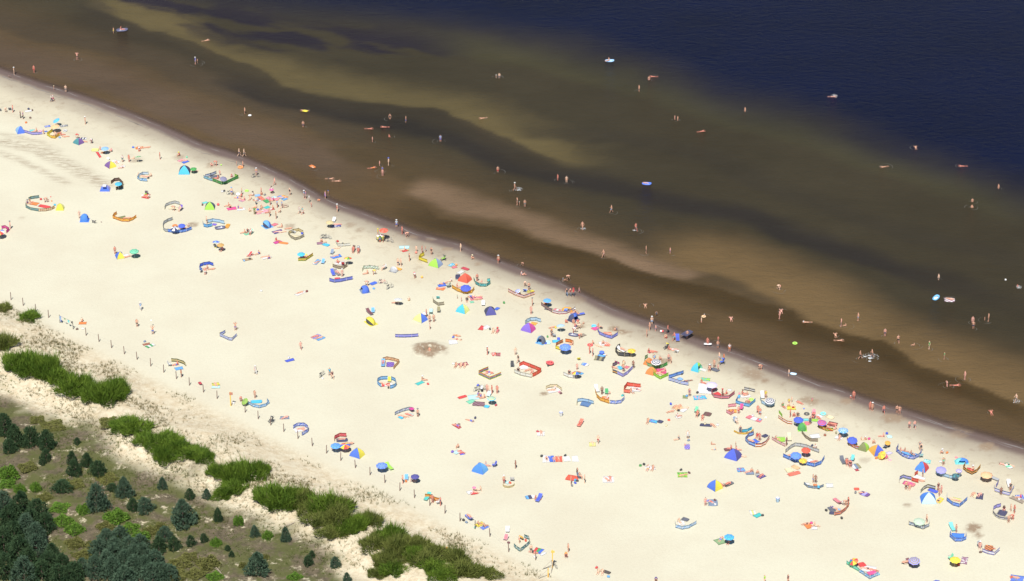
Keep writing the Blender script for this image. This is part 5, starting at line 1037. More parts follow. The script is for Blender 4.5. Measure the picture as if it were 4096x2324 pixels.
# ---------------------------------------------------------------- the catalogue: every thing with its place on the ground in metres
CAT = r"""
dog -103.40 93.34 150 brown|small brown dog at the foam line on far left
c -100.91 77.18 100 grey deck|grey striped deck chair between two people at left edge
c -102.88 76.75 100 grey deck|grey deck chair cut by the left edge of picture
b -97.81 76.47 -96.47 76.98 .8 solid:white|white towel alone on wet sand at upper left
bag -97.20 77.54 navy|navy bag lying above lone white towel at upper left
bag -96.36 76.98 brown|brown bag at right end of lone white towel
bag -96.75 71.01 orange|orange and black bag on sand above blue corner tent
bag -96.24 73.32 brown|brown sandals bag on sand right of dark clothed pair
t -97.32 66.87 1.9 1.5 1.25 20 lightblue blue lightblue pyr|light blue pop up tent with royal blue side at left end of lavender windbreak
w .75 solid:lavender -96.64,66.59 -94.73,65.36 -93.69,65.36 -92.75,65.64|long lavender windbreak at upper left
b -95.55 67.42 -94.59 67.55 .8 solid:aqua|aqua towel behind lavender windbreak
ring -93.37 67.14 .8 pink|pink swim ring behind the lavender windbreak
b -92.52 66.87 -91.98 67.14 .5 solid:blue|small blue towel at right end of lavender windbreak
u -90.43 69.40 1.55 floral:cyan:lightblue 25 200 1.3|cyan parasol tilted to the left, topmost on left shore
u -90.30 66.60 1.9 solid:peach 8 200 1.3|peach parasol below tilted cyan parasol
b -92.79 69.21 -91.75 69.62 .8 floral:blue:white|blue and white towel left of peach parasol
b -89.74 69.35 -88.30 69.90 .8 floral:grey:white|grey and white towel right of peach parasol
ring -88.47 67.22 .9 silver|silver grey paddling ring on sand right of yellow windbreak
w .8 solid:yellow -90.92,67.00 -91.75,65.09 -90.83,63.86|yellow windbreak, left panels, below peach parasol
w .8 floral:amber:yellow -90.83,63.86 -89.93,63.59 -89.22,65.09|amber windbreak panels joined to yellow windbreak below peach parasol
b -89.71 65.77 -89.23 66.46 .7 solid:red|red towel inside the yellow windbreak
bag -89.12 64.00 lightblue|pale blue bag at right foot of yellow windbreak
t -85.08 61.70 1.7 1.5 1.1 50 teal purple teal pyr|teal and purple beach tent at upper left
b -84.89 63.73 -83.78 63.59 .9 stripes:navy:white|navy and white towel above teal and purple tent
u -79.20 56.56 1.6 solid:lightblue 5 270 1.2|light blue parasol beside pale yellow mat at upper left
a -82.19 58.34 -80.70 58.34 1.2 solid:paleyellow|pale yellow air mat left of light blue parasol
b -80.95 57.54 -79.95 55.02 .5 solid:red|bright red towel below pale yellow mat
b -80.12 57.27 -79.29 57.01 .7 floral:orange:black|orange patterned towel under light blue parasol
b -73.61 59.14 -72.07 59.68 .9 solid:orange|orange towel on wet sand under a sunbather
bag -74.10 59.46 blue|blue bag on sand left of orange towel
u -72.31 52.85 1.3 floral:green:white 25 110 1.15|green and white patterned parasol tilted toward its black shadow
b -75.58 50.68 -74.74 51.21 .7 solid:white|white towel under person sitting by purple tent
t -77.54 51.07 1.8 1.6 1.15 40 purple yellow yellow pyr|purple and yellow beach tent with white ball above
ball -78.31 53.96 .6 white|big white beach ball on top of purple and yellow tent
b -77.39 53.57 -76.03 52.65 1.1 solid:white|white sheet right of purple and yellow tent
w .8 floral:babyblue:white -69.73,47.24 -70.91,47.24 -71.58,46.21 -71.61,45.56|pale blue patterned windbreak, upper curve of C shaped enclosure
w .8 floral:skyblue:white -71.73,45.56 -71.18,44.67 -70.48,44.41 -69.68,44.28|pale blue patterned windbreak, lower curve of C shaped enclosure
b -71.24 46.21 -69.55 47.11 1.0 solid:cream|cream blanket inside C shaped blue enclosure
bag -69.62 45.69 black|black tyre like bag at mouth of C shaped blue enclosure
w .85 solid:brown -74.03,42.75 -75.09,44.67 -75.95,44.41 -76.48,43.26|dark brown windbreak, upper arm behind cyan parasol
w .85 solid:darkbrown -75.20,40.47 -74.44,41.10 -74.07,41.73 -74.04,42.37|dark brown windbreak, lower arm in front of cyan parasol
u -74.69 40.64 1.45 floral:cyan:teal 8 270 1.3|cyan patterned parasol inside dark brown windbreak
t -77.29 40.72 1.9 1.5 1.1 90 lavender blue lavender pyr|grey lavender tent with blue side and white towel over top
b -77.67 40.34 -76.95 40.34 1.2 solid:white z=1.05|white towel hung over ridge of grey lavender tent
w .75 solid:slateteal -89.33,37.20 -90.07,36.95 -90.80,36.70 -91.17,36.20|slate teal windbreak, far arm of large round enclosure
w .75 solid:slateteal -91.52,34.84 -91.27,33.10 -90.17,32.00 -88.56,31.45|slate teal windbreak, near arm of large round enclosure
w .75 check:rust:cream -88.56,31.45 -87.42,31.50 -86.29,32.00 -85.75,32.86|rust and cream diamond windbreak beside yellow cube tent
b -90.55 34.96 -89.16 34.46 1.2 solid:orange|orange mat inside slate teal enclosure
a -89.03 33.97 -86.64 32.98 1.0 solid:red|red mat with white edge inside slate teal enclosure
b -88.50 33.72 -87.86 33.84 .6 solid:white|white towel on red mat in slate teal enclosure
bag -88.89 36.45 red|red bag inside slate teal enclosure
ball -90.87 37.58 .3 yellow|yellow ball on top of slate teal windbreak
ball -87.19 37.58 .22 red|red ball right of slate teal enclosure
bucket -86.75 35.71 orange|orange bucket right of slate teal enclosure
t -84.71 32.49 1.5 1.3 1.2 90 yellow yellow paleyellow pyr|small yellow tent at right end of rust diamond windbreak
bag -85.92 34.09 cyan|cyan bag behind small yellow tent
t -79.51 27.84 1.7 1.7 1.3 0 azure blue azure dome|round azure dome tent with person behind
dog -77.64 26.63 330 black|black dog beside round azure dome tent
ball -76.32 26.95 .2 maroon|small maroon ball between azure dome and orange windbreak
w .8 floral:orange:yellow -73.82,30.28 -74.28,29.55 -74.38,28.57 -72.59,27.24 -71.27,27.12 -70.48,27.84 -70.00,28.82|orange and yellow patterned windbreak curved like a smile
b -73.41 28.69 -72.07 29.30 .9 solid:olive|olive towel inside smile shaped orange windbreak
b -69.95 37.70 -68.46 37.20 .9 solid:red|red blanket under lime bag
bag -69.35 38.71 lime|lime green bag on red blanket
bag -69.89 38.08 white|white bag at left end of red blanket
c -69.19 38.83 90 grey camp|grey folding chair behind lime bag
w .8 solid:magenta -94.40,24.23 -93.78,24.47 -92.88,23.51 -93.26,22.43|magenta windbreak cut off at left edge of picture
u -94.05 20.29 1.9 gores:blue:yellow:red:white 12 270 1.35|blue yellow and red parasol cut off by left edge
u -68.48 12.47 1.8 rings:mint:mintdark 6 270 1.4|mint green parasol with ring pattern at left
t -71.22 12.93 1.7 1.4 1.1 20 blue yellow blue pyr|blue and yellow tent left of mint green parasol
b -70.72 13.16 -69.73 13.85 .9 solid:white|white towel between blue tent and mint parasol
b -64.63 53.19 -63.72 54.24 .8 solid:pink|pink towel beside blue towel on wet sand
b -63.77 52.53 -62.73 53.45 .8 solid:blue|blue towel beside pink towel under green umbrella shore
bag -63.17 55.03 mint|pale mint bag on wet sand above pink towel
t -62.96 48.36 2.2 2.0 1.5 90 navy cyan navy pyr|big cyan tent with navy sides beside green parasol
u -61.16 47.92 1.35 solid:green 5 270 .95|plain green parasol at right side of big cyan tent
ball -56.19 51.43 .3 lime|green and yellow ball on wet sand
ring -52.38 50.44 1.1 orange|big orange rubber ring on wet sand
bike -49.09 46.16 20 black|black bicycle lying in front of person with white cap
w .8 floral:greyblue:white -56.78,47.71 -57.81,46.68 -58.77,46.16|grey blue windbreak, back panels of big green and blue enclosure
w .8 floral:greyblue:aqua -59.07,45.78 -58.09,44.88 -57.21,44.37|grey blue windbreak, front panels of big green and blue enclosure
w .85 floral:green:darkgreen -57.21,44.37 -55.35,42.84 -54.29,43.47 -53.27,44.62 -52.35,45.65|leafy green windbreak of big enclosure around grey umbrella
w .85 floral:lime:green -52.35,45.65 -53.14,46.42|short lime windbreak end piece of big green enclosure
u -54.97 43.02 1.45 solid:greyviolet 20 300 1.2|grey violet umbrella leaning over leafy green windbreak
b -57.76 46.16 -56.13 46.68 1.2 solid:slate|slate blanket inside green and blue enclosure
b -55.20 39.92 -54.45 40.18 .7 solid:white|white cloth with black bag above crowded group
bag -54.60 40.00 black|black rucksack on white cloth above crowded group
bike -53.21 38.66 0 grey|grey bicycle lying at left edge of crowded group
ring -50.34 40.18 .8 lime|lime green inflatable ring lying above crowded group
ring -45.52 39.07 .85 magenta z=.75|magenta swim ring around the child above crowded group
u -51.84 38.34 .9 solid:white 20 270 .3|white sunshade lying by black bag in crowd
b -69.48 38.66 -68.65 38.16 1.0 solid:red|red rug under lime bag at left
t -56.67 32.94 1.9 1.6 1.3 90 navyteal lime navyteal pyr|lime green tent with slate sides left of crowd
b -58.23 34.92 -57.40 35.54 .7 solid:aqua|aqua towel behind lime green tent
ball -55.23 34.05 .5 red|red beach ball right of lime green tent
bag -58.18 34.10 brown|brown bag left of lime green tent
w .8 solid:lightgrey -65.09,32.20 -64.96,33.56 -64.27,34.30 -63.44,34.79 -62.44,34.18|light grey windbreak arch above two people
c -62.12 32.08 235 violet camp|violet folding chair right of light grey windbreak arch
b -64.29 32.94 -62.55 32.57 1.0 solid:cream|cream towel inside light grey windbreak arch
w .8 solid:silver -63.17,27.92 -63.97,27.20 -64.63,26.23 -64.66,25.03|silver windbreak, curved arm left of orange umbrella
w .8 solid:silver -64.66,25.03 -64.48,23.83 -64.08,23.11 -63.57,22.87|silver windbreak, lower end joining blue floral windbreak
w .85 floral:blue:lightblue -63.58,22.94 -62.41,22.53 -61.12,22.58 -60.08,23.01 -59.20,23.89|royal blue floral windbreak, front of enclosure with beach ball umbrella
u -62.27 23.80 1.1 solid:orange 10 270 .9|orange umbrella behind blue and white umbrella
u -62.15 22.27 1.6 gores:navy:white 12 250 1.1|navy and white umbrella behind blue floral windbreak
u -60.93 23.17 1.45 floral:royal:blue 10 270 1.2|royal blue umbrella behind blue floral windbreak
w .9 solid:paleblue -53.34,26.18 -54.37,26.78 -55.60,27.14 -56.53,26.66|pale blue windbreak, upper arc of S shape
w .9 solid:skyblue -57.36,26.18 -57.15,25.09 -56.46,24.68 -55.53,25.21|sky blue windbreak, lower curl of S shape
b -55.62 26.18 -54.84 25.93 .8 solid:violet|violet towel behind sky blue windbreak curl
boat -54.01 24.49 200 2.1 navy|navy and white inflatable dinghy lying on sand
a -52.96 24.25 -52.58 26.18 .8 solid:amber|amber air mattress beside navy dinghy
t -45.36 25.33 1.9 1.7 1.2 215 navy blue skyblue shell|blue shell tent leaning open to the left
b -44.41 25.57 -43.65 26.42 .9 solid:rose|rose towel right of blue shell tent
c -48.16 22.34 235 mint deck|mint deck chair at right of trio
b -49.32 21.98 -48.09 22.82 1.0 solid:mint|mint towels under trio
b -44.08 22.58 -42.42 23.53 1.2 solid:indigo|indigo blanket with sunbathers, lower right of blue shell tent
u -53.96 16.25 1.45 gores:royal:lightblue 15 90 1.4|royal and light blue umbrella above ochre umbrella
u -53.07 15.17 1.4 solid:ochre 5 270 1.3|ochre umbrella in front of blue umbrella
bucket -54.11 16.56 yellow|yellow bucket left of ochre umbrella shadow
bag -54.42 17.61 black|black bag in shade of blue umbrella
c -47.62 13.42 215 red deck|red deck chair under a sunbather
b -48.79 11.57 -47.15 12.26 .8 solid:tan|tan mat with black bag below red deck chair
bag -47.56 12.03 black|black bag on the tan mat
bag -48.51 11.34 lightblue|light blue box at left end of tan mat
b -45.35 12.26 -43.83 13.19 1.0 solid:white|white towel under people in teal and blue swimwear
w .8 stripes:blue:royal -53.89,9.39 -54.68,9.97 -55.71,9.62 -56.29,9.05|striped blue windbreak, back arc around kneeling people
w .8 floral:blue:lightblue -56.29,9.05 -56.28,7.91 -55.69,7.23|blue windbreak, left end of striped arc
bag -55.83 7.01 black|black shoes bag at left end of striped blue arc
b -51.93 38.67 -51.43 39.07 .9 solid:white|white sheet by black hat at upper crowd
a -48.69 38.00 -47.66 38.40 .8 solid:lightblue|light blue air mattress at top of crowded group
b -46.68 36.40 -45.89 35.20 .9 solid:emerald|emerald green towel in middle of crowd
b -47.78 37.73 -46.91 36.26 .9 solid:coral|coral towel in middle of crowd
b -45.49 36.93 -44.60 37.73 1.0 solid:paleaqua|pale aqua towel at right of crowd
b -46.35 37.46 -44.97 36.26 1.0 solid:pink|pink towel at right of crowd
a -44.21 38.00 -43.25 36.93 .8 stripes:violet:lightblue|violet striped air mattress at right of crowd
b -43.51 38.13 -42.51 37.33 .8 floral:orange:yellow|orange and yellow towel at far right of crowd
b -43.26 36.26 -42.48 36.93 .7 solid:skyblue|sky blue towel at far right of crowd
ring -44.40 36.53 .9 rose|rose inflatable ring at right of crowd
b -46.36 32.82 -45.60 33.61 .9 solid:turquoise|turquoise towel in lower right of crowd
b -53.40 32.43 -51.75 32.96 1.2 solid:hotpink|hot pink blanket at lower left of crowd
b -51.58 32.30 -50.09 32.69 1.2 solid:white|white blanket with black bag in lower crowd
b -47.89 30.73 -45.60 32.04 1.3 floral:pink:white|pale pink patterned blanket in lower crowd
b -48.28 36.53 -47.52 35.86 .9 stripes:lightblue:white|light blue striped towel in middle of crowd
bag -52.08 38.40 black|black round bag by white sheet at upper crowd
bag -47.62 32.10 royal|royal blue bag on pale pink blanket
bag -46.77 38.40 grey|grey bag at top right of crowd
bag -45.15 32.30 white|white box on red towel in lower crowd
b -45.38 32.30 -44.59 32.69 .8 solid:red|red towel in lower right of crowd
ring -48.74 36.33 .45 brown|brown basket on sand in middle of crowd
ring -42.49 33.61 1.1 sandwet|ring of wet sand heaped right of crowd
b -51.39 36.40 -50.52 35.86 .9 floral:pink:lightblue|pink and blue towel in left of crowd
ring -36.43 36.31 .5 orange|orange swim ring held by crouching child at water edge
u -33.72 24.76 1.5 solid:straw 5 270 1.1|straw coloured umbrella with white chair behind
c -33.13 27.22 250 white deck|white deck chair behind straw umbrella
b -33.55 25.05 -31.74 25.65 1.0 floral:indigo:white|indigo patterned towel under straw umbrella
cart -24.13 19.57 |vendor cart with yellow sides under orange red umbrella
u -23.51 19.72 1.75 gores:orangered:coral 5 270 2.0|orange red vendor umbrella on post above cart
bike -22.45 18.86 340 grey|grey bicycle standing right of vendor cart
w .75 solid:khakigrey -41.25,21.94 -40.72,20.52 -39.80,19.57 -38.97,20.05 -38.22,20.99|grey khaki windbreak, front of eight sided enclosure
w .75 solid:straw -38.48,22.42 -39.40,23.37 -40.35,23.02 -41.15,22.18|straw windbreak, back of eight sided enclosure
c -40.31 22.42 60 silver deck|silver chair inside eight sided khaki enclosure
bag -38.70 22.18 royal|royal blue bag inside eight sided khaki enclosure
b -40.55 21.23 -38.92 20.87 1.0 solid:cream|cream mat inside eight sided khaki enclosure
b -43.58 18.39 -42.36 19.34 .9 solid:magenta|magenta towel at left end of orange mat
a -42.85 18.75 -40.99 18.16 .7 solid:orange|orange air mattress beside magenta towel
bike -34.48 20.40 10 black|black bicycle, left of two lying by red seat
bike -33.93 20.16 350 grey|grey bicycle, right of two lying behind cyan towel
a -34.68 18.16 -33.45 17.34 .9 solid:cyan|cyan towel below parked bicycles
b -35.75 18.28 -34.70 18.51 .9 solid:mauve|mauve towel left of cyan towel below bicycles
w .75 solid:offwhite -32.28,18.39 -31.84,17.10 -30.77,17.10 -29.60,17.34|low off white windbreak with black bag behind
bag -31.03 18.04 black|big black bag behind off white windbreak
bag -31.99 18.98 red|red bag at left end of off white windbreak
c -28.92 15.35 250 brown camp|brown camp chair, left of two facing the dunes
c -28.00 15.12 270 grey camp|grey camp chair, right of two facing the dunes
b -20.61 16.75 -18.79 16.75 1.3 solid:paleaqua|pale aqua blanket at upper middle beach
ball -18.96 15.47 .3 ochre|ochre ball on pale aqua blanket
b -20.02 15.12 -19.07 15.58 .7 solid:red|red towel below pale aqua blanket
u -38.18 11.73 1.5 solid:cyan 5 270 1.2|plain cyan umbrella above rainbow striped windbreak
w .8 stripes:yellow:green:orange:yellow:green:red -38.73,11.32 -37.36,11.37 -36.73,12.40 -36.15,13.33|yellow green and orange striped windbreak
ball -37.38 13.44 .4 yellow|yellow ball behind yellow green and orange windbreak
b -35.69 9.99 -34.95 11.83 .8 solid:skyblue|pale blue towel under sunbather, middle left
c -34.18 10.45 250 skyblue deck|small sky blue beach chair right of sunbather
c -32.75 14.25 250 bluegrey deck|blue grey deck chair above blue towel
b -32.76 12.52 -31.12 13.56 1.1 solid:azure|azure towel under lying person near blue grey chair
u -29.59 9.78 1.5 gores:yellow:green:red:navy:orange 10 90 1.4|rainbow gored umbrella with grey shadow
w .8 solid:taupe -32.36,8.96 -31.37,8.28 -30.36,8.05 -29.68,9.19|taupe windbreak below rainbow gored umbrella
w .8 solid:offwhite -32.40,9.76 -32.36,8.96|off white end of taupe windbreak
c -30.49 9.53 90 red camp|small red chair behind taupe windbreak
b -32.02 10.45 -30.32 10.45 1.3 solid:white|white blanket behind taupe windbreak
c -32.16 6.35 285 royal lounger|royal blue sun lounger above blue windbreak
c -31.43 6.35 300 grey lounger|grey sun lounger with reclining person above blue windbreak
w .9 solid:periwinkle -32.63,3.38 -31.71,2.87 -30.53,3.16 -29.56,3.65 -28.49,4.10|periwinkle blue windbreak in four panels below loungers
a -31.80 4.44 -30.76 4.55 .6 solid:red|red mat behind periwinkle windbreak
w .85 floral:white:green -26.90,7.14 -26.73,8.17 -25.69,8.39 -24.73,8.17 -23.99,7.94|white and green patterned windbreak arch at middle beach
c -23.07 8.17 200 white camp|white chair with sitter right of white and green arch
a -21.39 8.74 -19.88 7.83 .8 solid:amber|amber mattress below standing pair
t -21.29 7.48 1.5 1.2 .8 60 white lightgrey white shell|low white shelter left of amber mattress
t -26.15 -0.24 1.9 1.6 1.1 200 blue skyblue bluegrey dome|sky blue dome tent with dark base at middle left
a -25.32 2.09 -24.21 3.09 .9 solid:blue|blue sun mat right of person bending
bag -24.57 0.53 skyblue|sky blue bag right of sky blue dome tent
bike -23.04 2.54 350 red|red and black bicycle lying near sky blue dome tent
bike -21.72 0.76 40 black|black bicycle standing below red and black bicycle
b -38.29 -1.89 -36.83 -0.35 .8 solid:white|white towel under lone sunbather on empty sand
bag -36.41 -0.53 darkred|dark red bag right of lone sunbather
u -20.03 -5.60 1.6 rings:silver:white 15 90 1.2|silver white umbrella tilted over black shade
c -24.96 -8.52 300 maroon lounger|maroon and pink lounger behind yellow and grey tent
c -24.36 -8.20 270 skyblue deck|sky blue chair behind yellow and grey tent
t -24.56 -12.04 2.3 1.6 1.15 215 charcoal yellow yellow shell|yellow tent with charcoal front at middle beach
ball -17.44 14.39 .45 coral|coral ball above yellow windbreak
w .9 solid:yellow -15.95,13.47 -16.67,12.77 -16.91,11.74 -15.29,10.47|bright yellow windbreak bending round beside lime tent
t -13.79 9.79 2.1 1.7 1.35 60 lime greyblue slate pyr|lime tent with slate roof and grey blue side
pram -12.46 11.62 lime|lime green baby buggy right of lime tent
b -11.36 9.33 -10.53 10.25 .8 floral:cyan:white|cyan and white towel above orange tent
b -10.82 8.65 -9.98 9.10 .7 solid:rose|rose towel right of cyan and white towel
ball -10.04 9.56 .4 orange|orange ball right of cyan and white towel
a -9.13 8.76 -7.75 7.74 .8 solid:crimson|crimson striped mat above orange tent
b -9.67 6.38 -8.80 7.51 .9 solid:offwhite|off white towel behind orange tent
t -8.43 3.90 2.0 1.7 1.4 60 orangered orangered orangered pyr|plain orange red tent at middle beach
a -9.69 4.01 -9.72 5.93 .9 solid:navy|navy air mattress standing against orange red tent
ball -16.14 4.80 .45 amber|amber ball on sand right of person in white
b -13.19 1.67 -11.74 2.11 .9 solid:blue|blue towel under upper sunbather left of golden windbreak
b -13.48 0.78 -12.02 0.34 .9 solid:orange|orange towel under lower sunbather left of golden windbreak
c -11.36 1.11 200 greygreen camp|grey green folding chair left of golden windbreak
w .9 solid:gold -10.67,0.78 -9.82,-0.33 -8.41,-1.43 -7.06,-1.10 -6.71,0.12|golden windbreak round royal blue umbrella
u -8.20 -0.96 2.0 solid:royal 12 270 1.0|royal blue umbrella inside golden windbreak
w .8 floral:teal:aqua -6.86,3.90 -6.53,2.34 -5.79,1.45 -4.54,1.34 -3.87,2.34|teal and aqua patterned windbreak curved like a bowl
w .8 solid:aqua -3.87,2.34 -3.93,3.45 -4.45,3.23|aqua end flap of teal bowl windbreak
w .85 stripes:orange:white:orange:white:purple:orange -0.69,-0.55 0.55,-1.98 2.10,-3.07 4.02,-1.65|orange and purple striped boat shaped windbreak by shore
u 0.92 -1.65 1.3 rings:blue:white 30 200 .7|blue and white ringed umbrella behind orange striped windbreak
c 2.27 -0.55 70 blue deck|blue and red deck chair behind orange striped windbreak
b 2.63 -0.55 3.88 -0.10 .8 floral:yellow:navy|yellow patterned towel behind orange striped windbreak
w .8 solid:khakigrey -14.00,-3.40 -13.93,-4.49 -13.02,-5.80 -11.95,-5.47|khaki grey windbreak with aqua chair inside
c -13.08 -3.18 90 aqua deck|aqua deck chair inside khaki grey windbreak
t -8.67 -7.74 1.9 1.6 1.4 60 cyan paleyellow paleyellow pyr|cyan and pale yellow tent with child behind
b -7.38 -4.49 -6.72 -4.28 .6 solid:mint|mint box lid right of cyan and yellow tent
b -7.40 -3.18 -5.34 -2.53 1.3 floral:rose:navy|rose patterned blanket under three sunbathers
c -5.06 -5.58 270 white deck|white chair left of navy tent
t -3.80 -8.39 1.9 1.8 1.3 100 navy indigo navy pyr|navy pop up tent with white print
b -2.94 -7.31 -2.33 -6.45 .7 solid:blue|blue towel right of navy tent
bag -1.41 -4.82 green|green bag on empty sand right of navy tent
u 6.19 -6.19 1.5 solid:skyblue 5 270 1.3|sky blue umbrella with orange panel beneath
a 5.60 -4.82 6.32 -5.04 .9 solid:orange|orange mat in shade of sky blue umbrella
t -15.96 -10.92 2.0 1.7 1.3 50 paleyellow blue blue pyr|pale yellow and blue tent beside three standing people
b -15.47 -10.21 -15.08 -9.35 .9 solid:white z=.6|white towel hung on pale yellow and blue tent
c -14.20 -8.25 90 paleaqua lounger|pale aqua lounger behind yellow and blue tent
c -12.84 -8.25 270 khaki camp|khaki folding chair right of pale aqua lounger
w .8 stripes:periwinkle:lavender:periwinkle -20.17,-17.24 -19.62,-17.31 -18.61,-17.35 -17.30,-17.24 -16.15,-17.03|long low periwinkle striped windbreak left of the dug pit
b -20.04 -16.72 -19.54 -16.72 .9 solid:cyan|cyan towel behind long periwinkle windbreak
b -19.04 -16.51 -18.03 -16.41 .7 solid:white|white towel behind long periwinkle windbreak
b -10.87 -19.01 -9.41 -18.80 1.5 solid:white|large white sheet right of dug pit
bag -10.12 -17.31 royal|royal blue bag at left end of sunbathers
b -5.53 -14.63 -4.94 -13.15 .9 solid:red|red towel left of white towel and two sitters
b -4.93 -14.21 -4.03 -13.15 1.0 solid:white|white towel right of red towel
bag -3.81 -14.42 black|black cooler bag left of person in yellow
t 2.82 -14.52 2.1 1.7 1.4 60 violet magenta purple pyr|violet and magenta tent before pale blue windbreak
w .9 solid:paleblue 5.02,-11.88 4.21,-11.24 3.19,-11.35 2.58,-11.88 2.27,-12.52|pale blue mesh windbreak behind violet tent
b 3.29 -12.09 4.30 -12.52 1.0 solid:amber|amber blanket right of violet tent
t 5.01 -19.01 1.6 1.6 1.25 240 slate navy skyblue dome|navy round dome tent open to the left
bag 6.13 -17.14 green|green turtle float beside navy dome tent
a 5.76 -19.22 6.57 -19.01 1.2 solid:paleaqua|pale aqua mat right of navy dome tent
bag 5.81 -19.53 royal|royal blue shoes bag on pale aqua mat
b -3.46 -23.33 -2.66 -23.12 1.2 floral:orangered:white|orange red patterned towel beside brown striped rug
b -2.66 -23.33 -1.96 -23.33 1.2 stripes:brown:rose|brown and rose striped rug right of orange red towel
c 0.03 -27.58 270 charcoal camp|charcoal and orange chair left of red mesh enclosure
w .95 solid:tomato 1.22,-27.58 1.92,-26.97 3.00,-27.78 3.99,-28.58 4.92,-29.38|tomato red mesh windbreak, back wall of enclosure
w .95 solid:orangered 4.92,-29.38 4.17,-30.38 3.43,-31.07|orange red mesh windbreak, right wall of enclosure
w .9 solid:offwhite 0.38,-29.68 1.41,-30.58 2.30,-30.97 3.28,-31.37|off white windbreak, front wall of red enclosure
b 1.32 -27.78 2.71 -27.58 1.6 solid:white|white sheet inside red mesh enclosure
w .8 stripes:yellow:green:violet:orange:yellow -4.02,-28.58 -4.80,-29.18 -5.63,-29.98|rainbow windbreak, back arm of V shaped shelter
w .8 stripes:yellow:green:violet:orange:yellow -5.63,-30.28 -4.69,-31.17 -3.75,-32.06 -2.82,-31.37 -1.84,-30.48|rainbow windbreak, front arms of V shaped shelter
bag -3.81 -30.28 white|white pillow bag inside rainbow V shelter
b -9.08 -26.97 -7.50 -26.37 1.1 check:maroon:rose|maroon checked blanket under three people sitting in a row
bag -9.93 -26.67 white|white bag left of maroon checked blanket
ring 6.18 -26.70 .9 red z=.3|red inflatable ring stood by dark stool
bag 6.17 -27.28 black|dark stool below red inflatable ring
b -16.02 -33.64 -14.88 -32.56 .8 solid:turquoise|turquoise and black towel under person with white hat
bag -14.07 -33.54 red|red toy on dug sand right of turquoise towel
b -34.45 -17.53 -33.21 -16.28 .9 solid:lavender|lavender towel under left of two sunbathers on empty sand
b -33.61 -18.16 -32.41 -17.12 .9 solid:skyblue|sky blue towel under right of two sunbathers on empty sand
b -38.47 -25.74 -37.09 -24.93 .8 solid:royal|royal blue towel with white hat behind on empty sand
bag -38.01 -24.52 white|white sun hat bag behind lone royal blue towel
bike -31.98 -30.75 60 black|black bicycle parked alone left of walking pair
bag -31.83 -31.64 white|white basket at foot of lone black bicycle
w .8 floral:peach:rust -21.95,-25.54 -21.27,-25.13 -20.16,-25.54 -19.14,-26.14|peach and rust patterned windbreak, back wall
w .8 floral:peach:rust -19.14,-26.25 -19.60,-27.35 -20.05,-28.46|peach and rust patterned windbreak, right wall
a -21.40 -26.85 -19.96 -26.85 1.6 check:purple:violet|purple air bed inside peach patterned windbreak
c -21.85 -26.75 270 skyblue lounger|sky blue lounger with sitter left of purple air bed
w .85 stripes:skyblue:lightblue:skyblue -21.88,-34.57 -22.56,-33.39 -22.54,-32.60 -21.98,-32.01 -20.80,-31.91|sky blue striped windbreak, left part of ring enclosure
w .85 stripes:skyblue:lightblue:skyblue -20.31,-32.01 -19.60,-32.60 -19.36,-33.98 -19.72,-34.67 -20.39,-35.06|sky blue striped windbreak, right part of ring enclosure
c -20.58 -32.60 270 yellow deck|yellow chair in gap of sky blue ring enclosure
b -21.81 -33.78 -19.96 -33.59 1.1 stripes:red:white|red and white striped blanket in sky blue ring enclosure
bag -20.65 -34.76 black|black and green bag in front of sky blue ring
w .8 floral:greyblue:white -19.30,-43.82 -18.74,-43.25 -17.90,-42.58 -16.95,-42.11 -16.27,-42.30|grey blue patterned windbreak arch over sunbathers
a -16.84 -42.20 -16.24 -42.96 .7 solid:magenta z=.5|magenta air mattress leaning on grey blue arch
a -18.62 -44.20 -17.92 -44.95 .6 solid:cyan|cyan towel in front of grey blue arch
b -17.20 -43.25 -16.32 -43.82 .8 solid:paleaqua|pale aqua towel at right of grey blue arch
a -9.01 -38.27 -7.57 -37.40 .7 solid:red|red air mattress on sand left of big group
b -7.27 -38.07 -5.52 -37.69 1.6 solid:paleaqua|pale aqua plastic sheet in big group
b -7.34 -39.71 -6.29 -38.85 1.0 solid:mint|mint towel below pale aqua plastic sheet
b -6.47 -39.91 -4.53 -40.19 1.4 check:mauve:brown|mauve checked rug in big group
a -4.62 -40.77 -3.75 -41.15 .8 solid:cyan|cyan towel at right end of mauve checked rug
bike -5.64 -35.74 20 black|black bicycle loaded with bags, left of big group bikes
bike -4.86 -35.35 350 black|black bicycle, right of big group bikes
bag -5.71 -33.98 royal|royal blue rucksack on bicycles in big group
b -5.09 -36.54 -5.06 -35.18 .4 solid:white z=.8|white towel hung over bicycles in big group
u -3.38 -40.35 1.45 rings:yellow:cyan 5 270 1.25|yellow and blue ringed umbrella at right of big group
c -3.87 -37.49 250 paleaqua deck|pale aqua chair behind yellow and blue ringed umbrella
bag -2.64 -40.58 crimson|crimson and black bag by shadow of ringed umbrella
b -9.54 -46.64 -8.47 -47.95 .7 solid:crimson|crimson towel under person in violet
ring -8.68 -46.64 .5 brown|brown hoop beside person on crimson towel
bag -6.03 -44.76 navy|navy bag right of person lying in blue top
b -9.29 -55.86 -8.45 -55.14 1.0 solid:paleaqua|pale aqua towel with dark haired sunbather
b -8.55 -54.95 -7.87 -56.22 .8 stripes:red:royal|red and blue striped towel right of pale aqua towel
bag -9.58 -55.50 violet|violet bag left of pale aqua towel
ball -62.57 -13.50 .25 white z=1.2|white ball in the air above player in blue shorts
b -75.37 -12.13 -74.04 -12.13 .9 solid:orange|orange towel by the fence posts at left
rack -78.68 -12.00 -76.07 -14.32 |rail with towels and clothes hung between fence posts
bag -75.37 -14.45 brown|brown bag below towel rail at fence
bag -74.40 -14.27 white|white bag left of fence post below orange towel
b -63.37 -19.93 -62.20 -19.42 .7 solid:rust|rust brown towel beside green and white towel
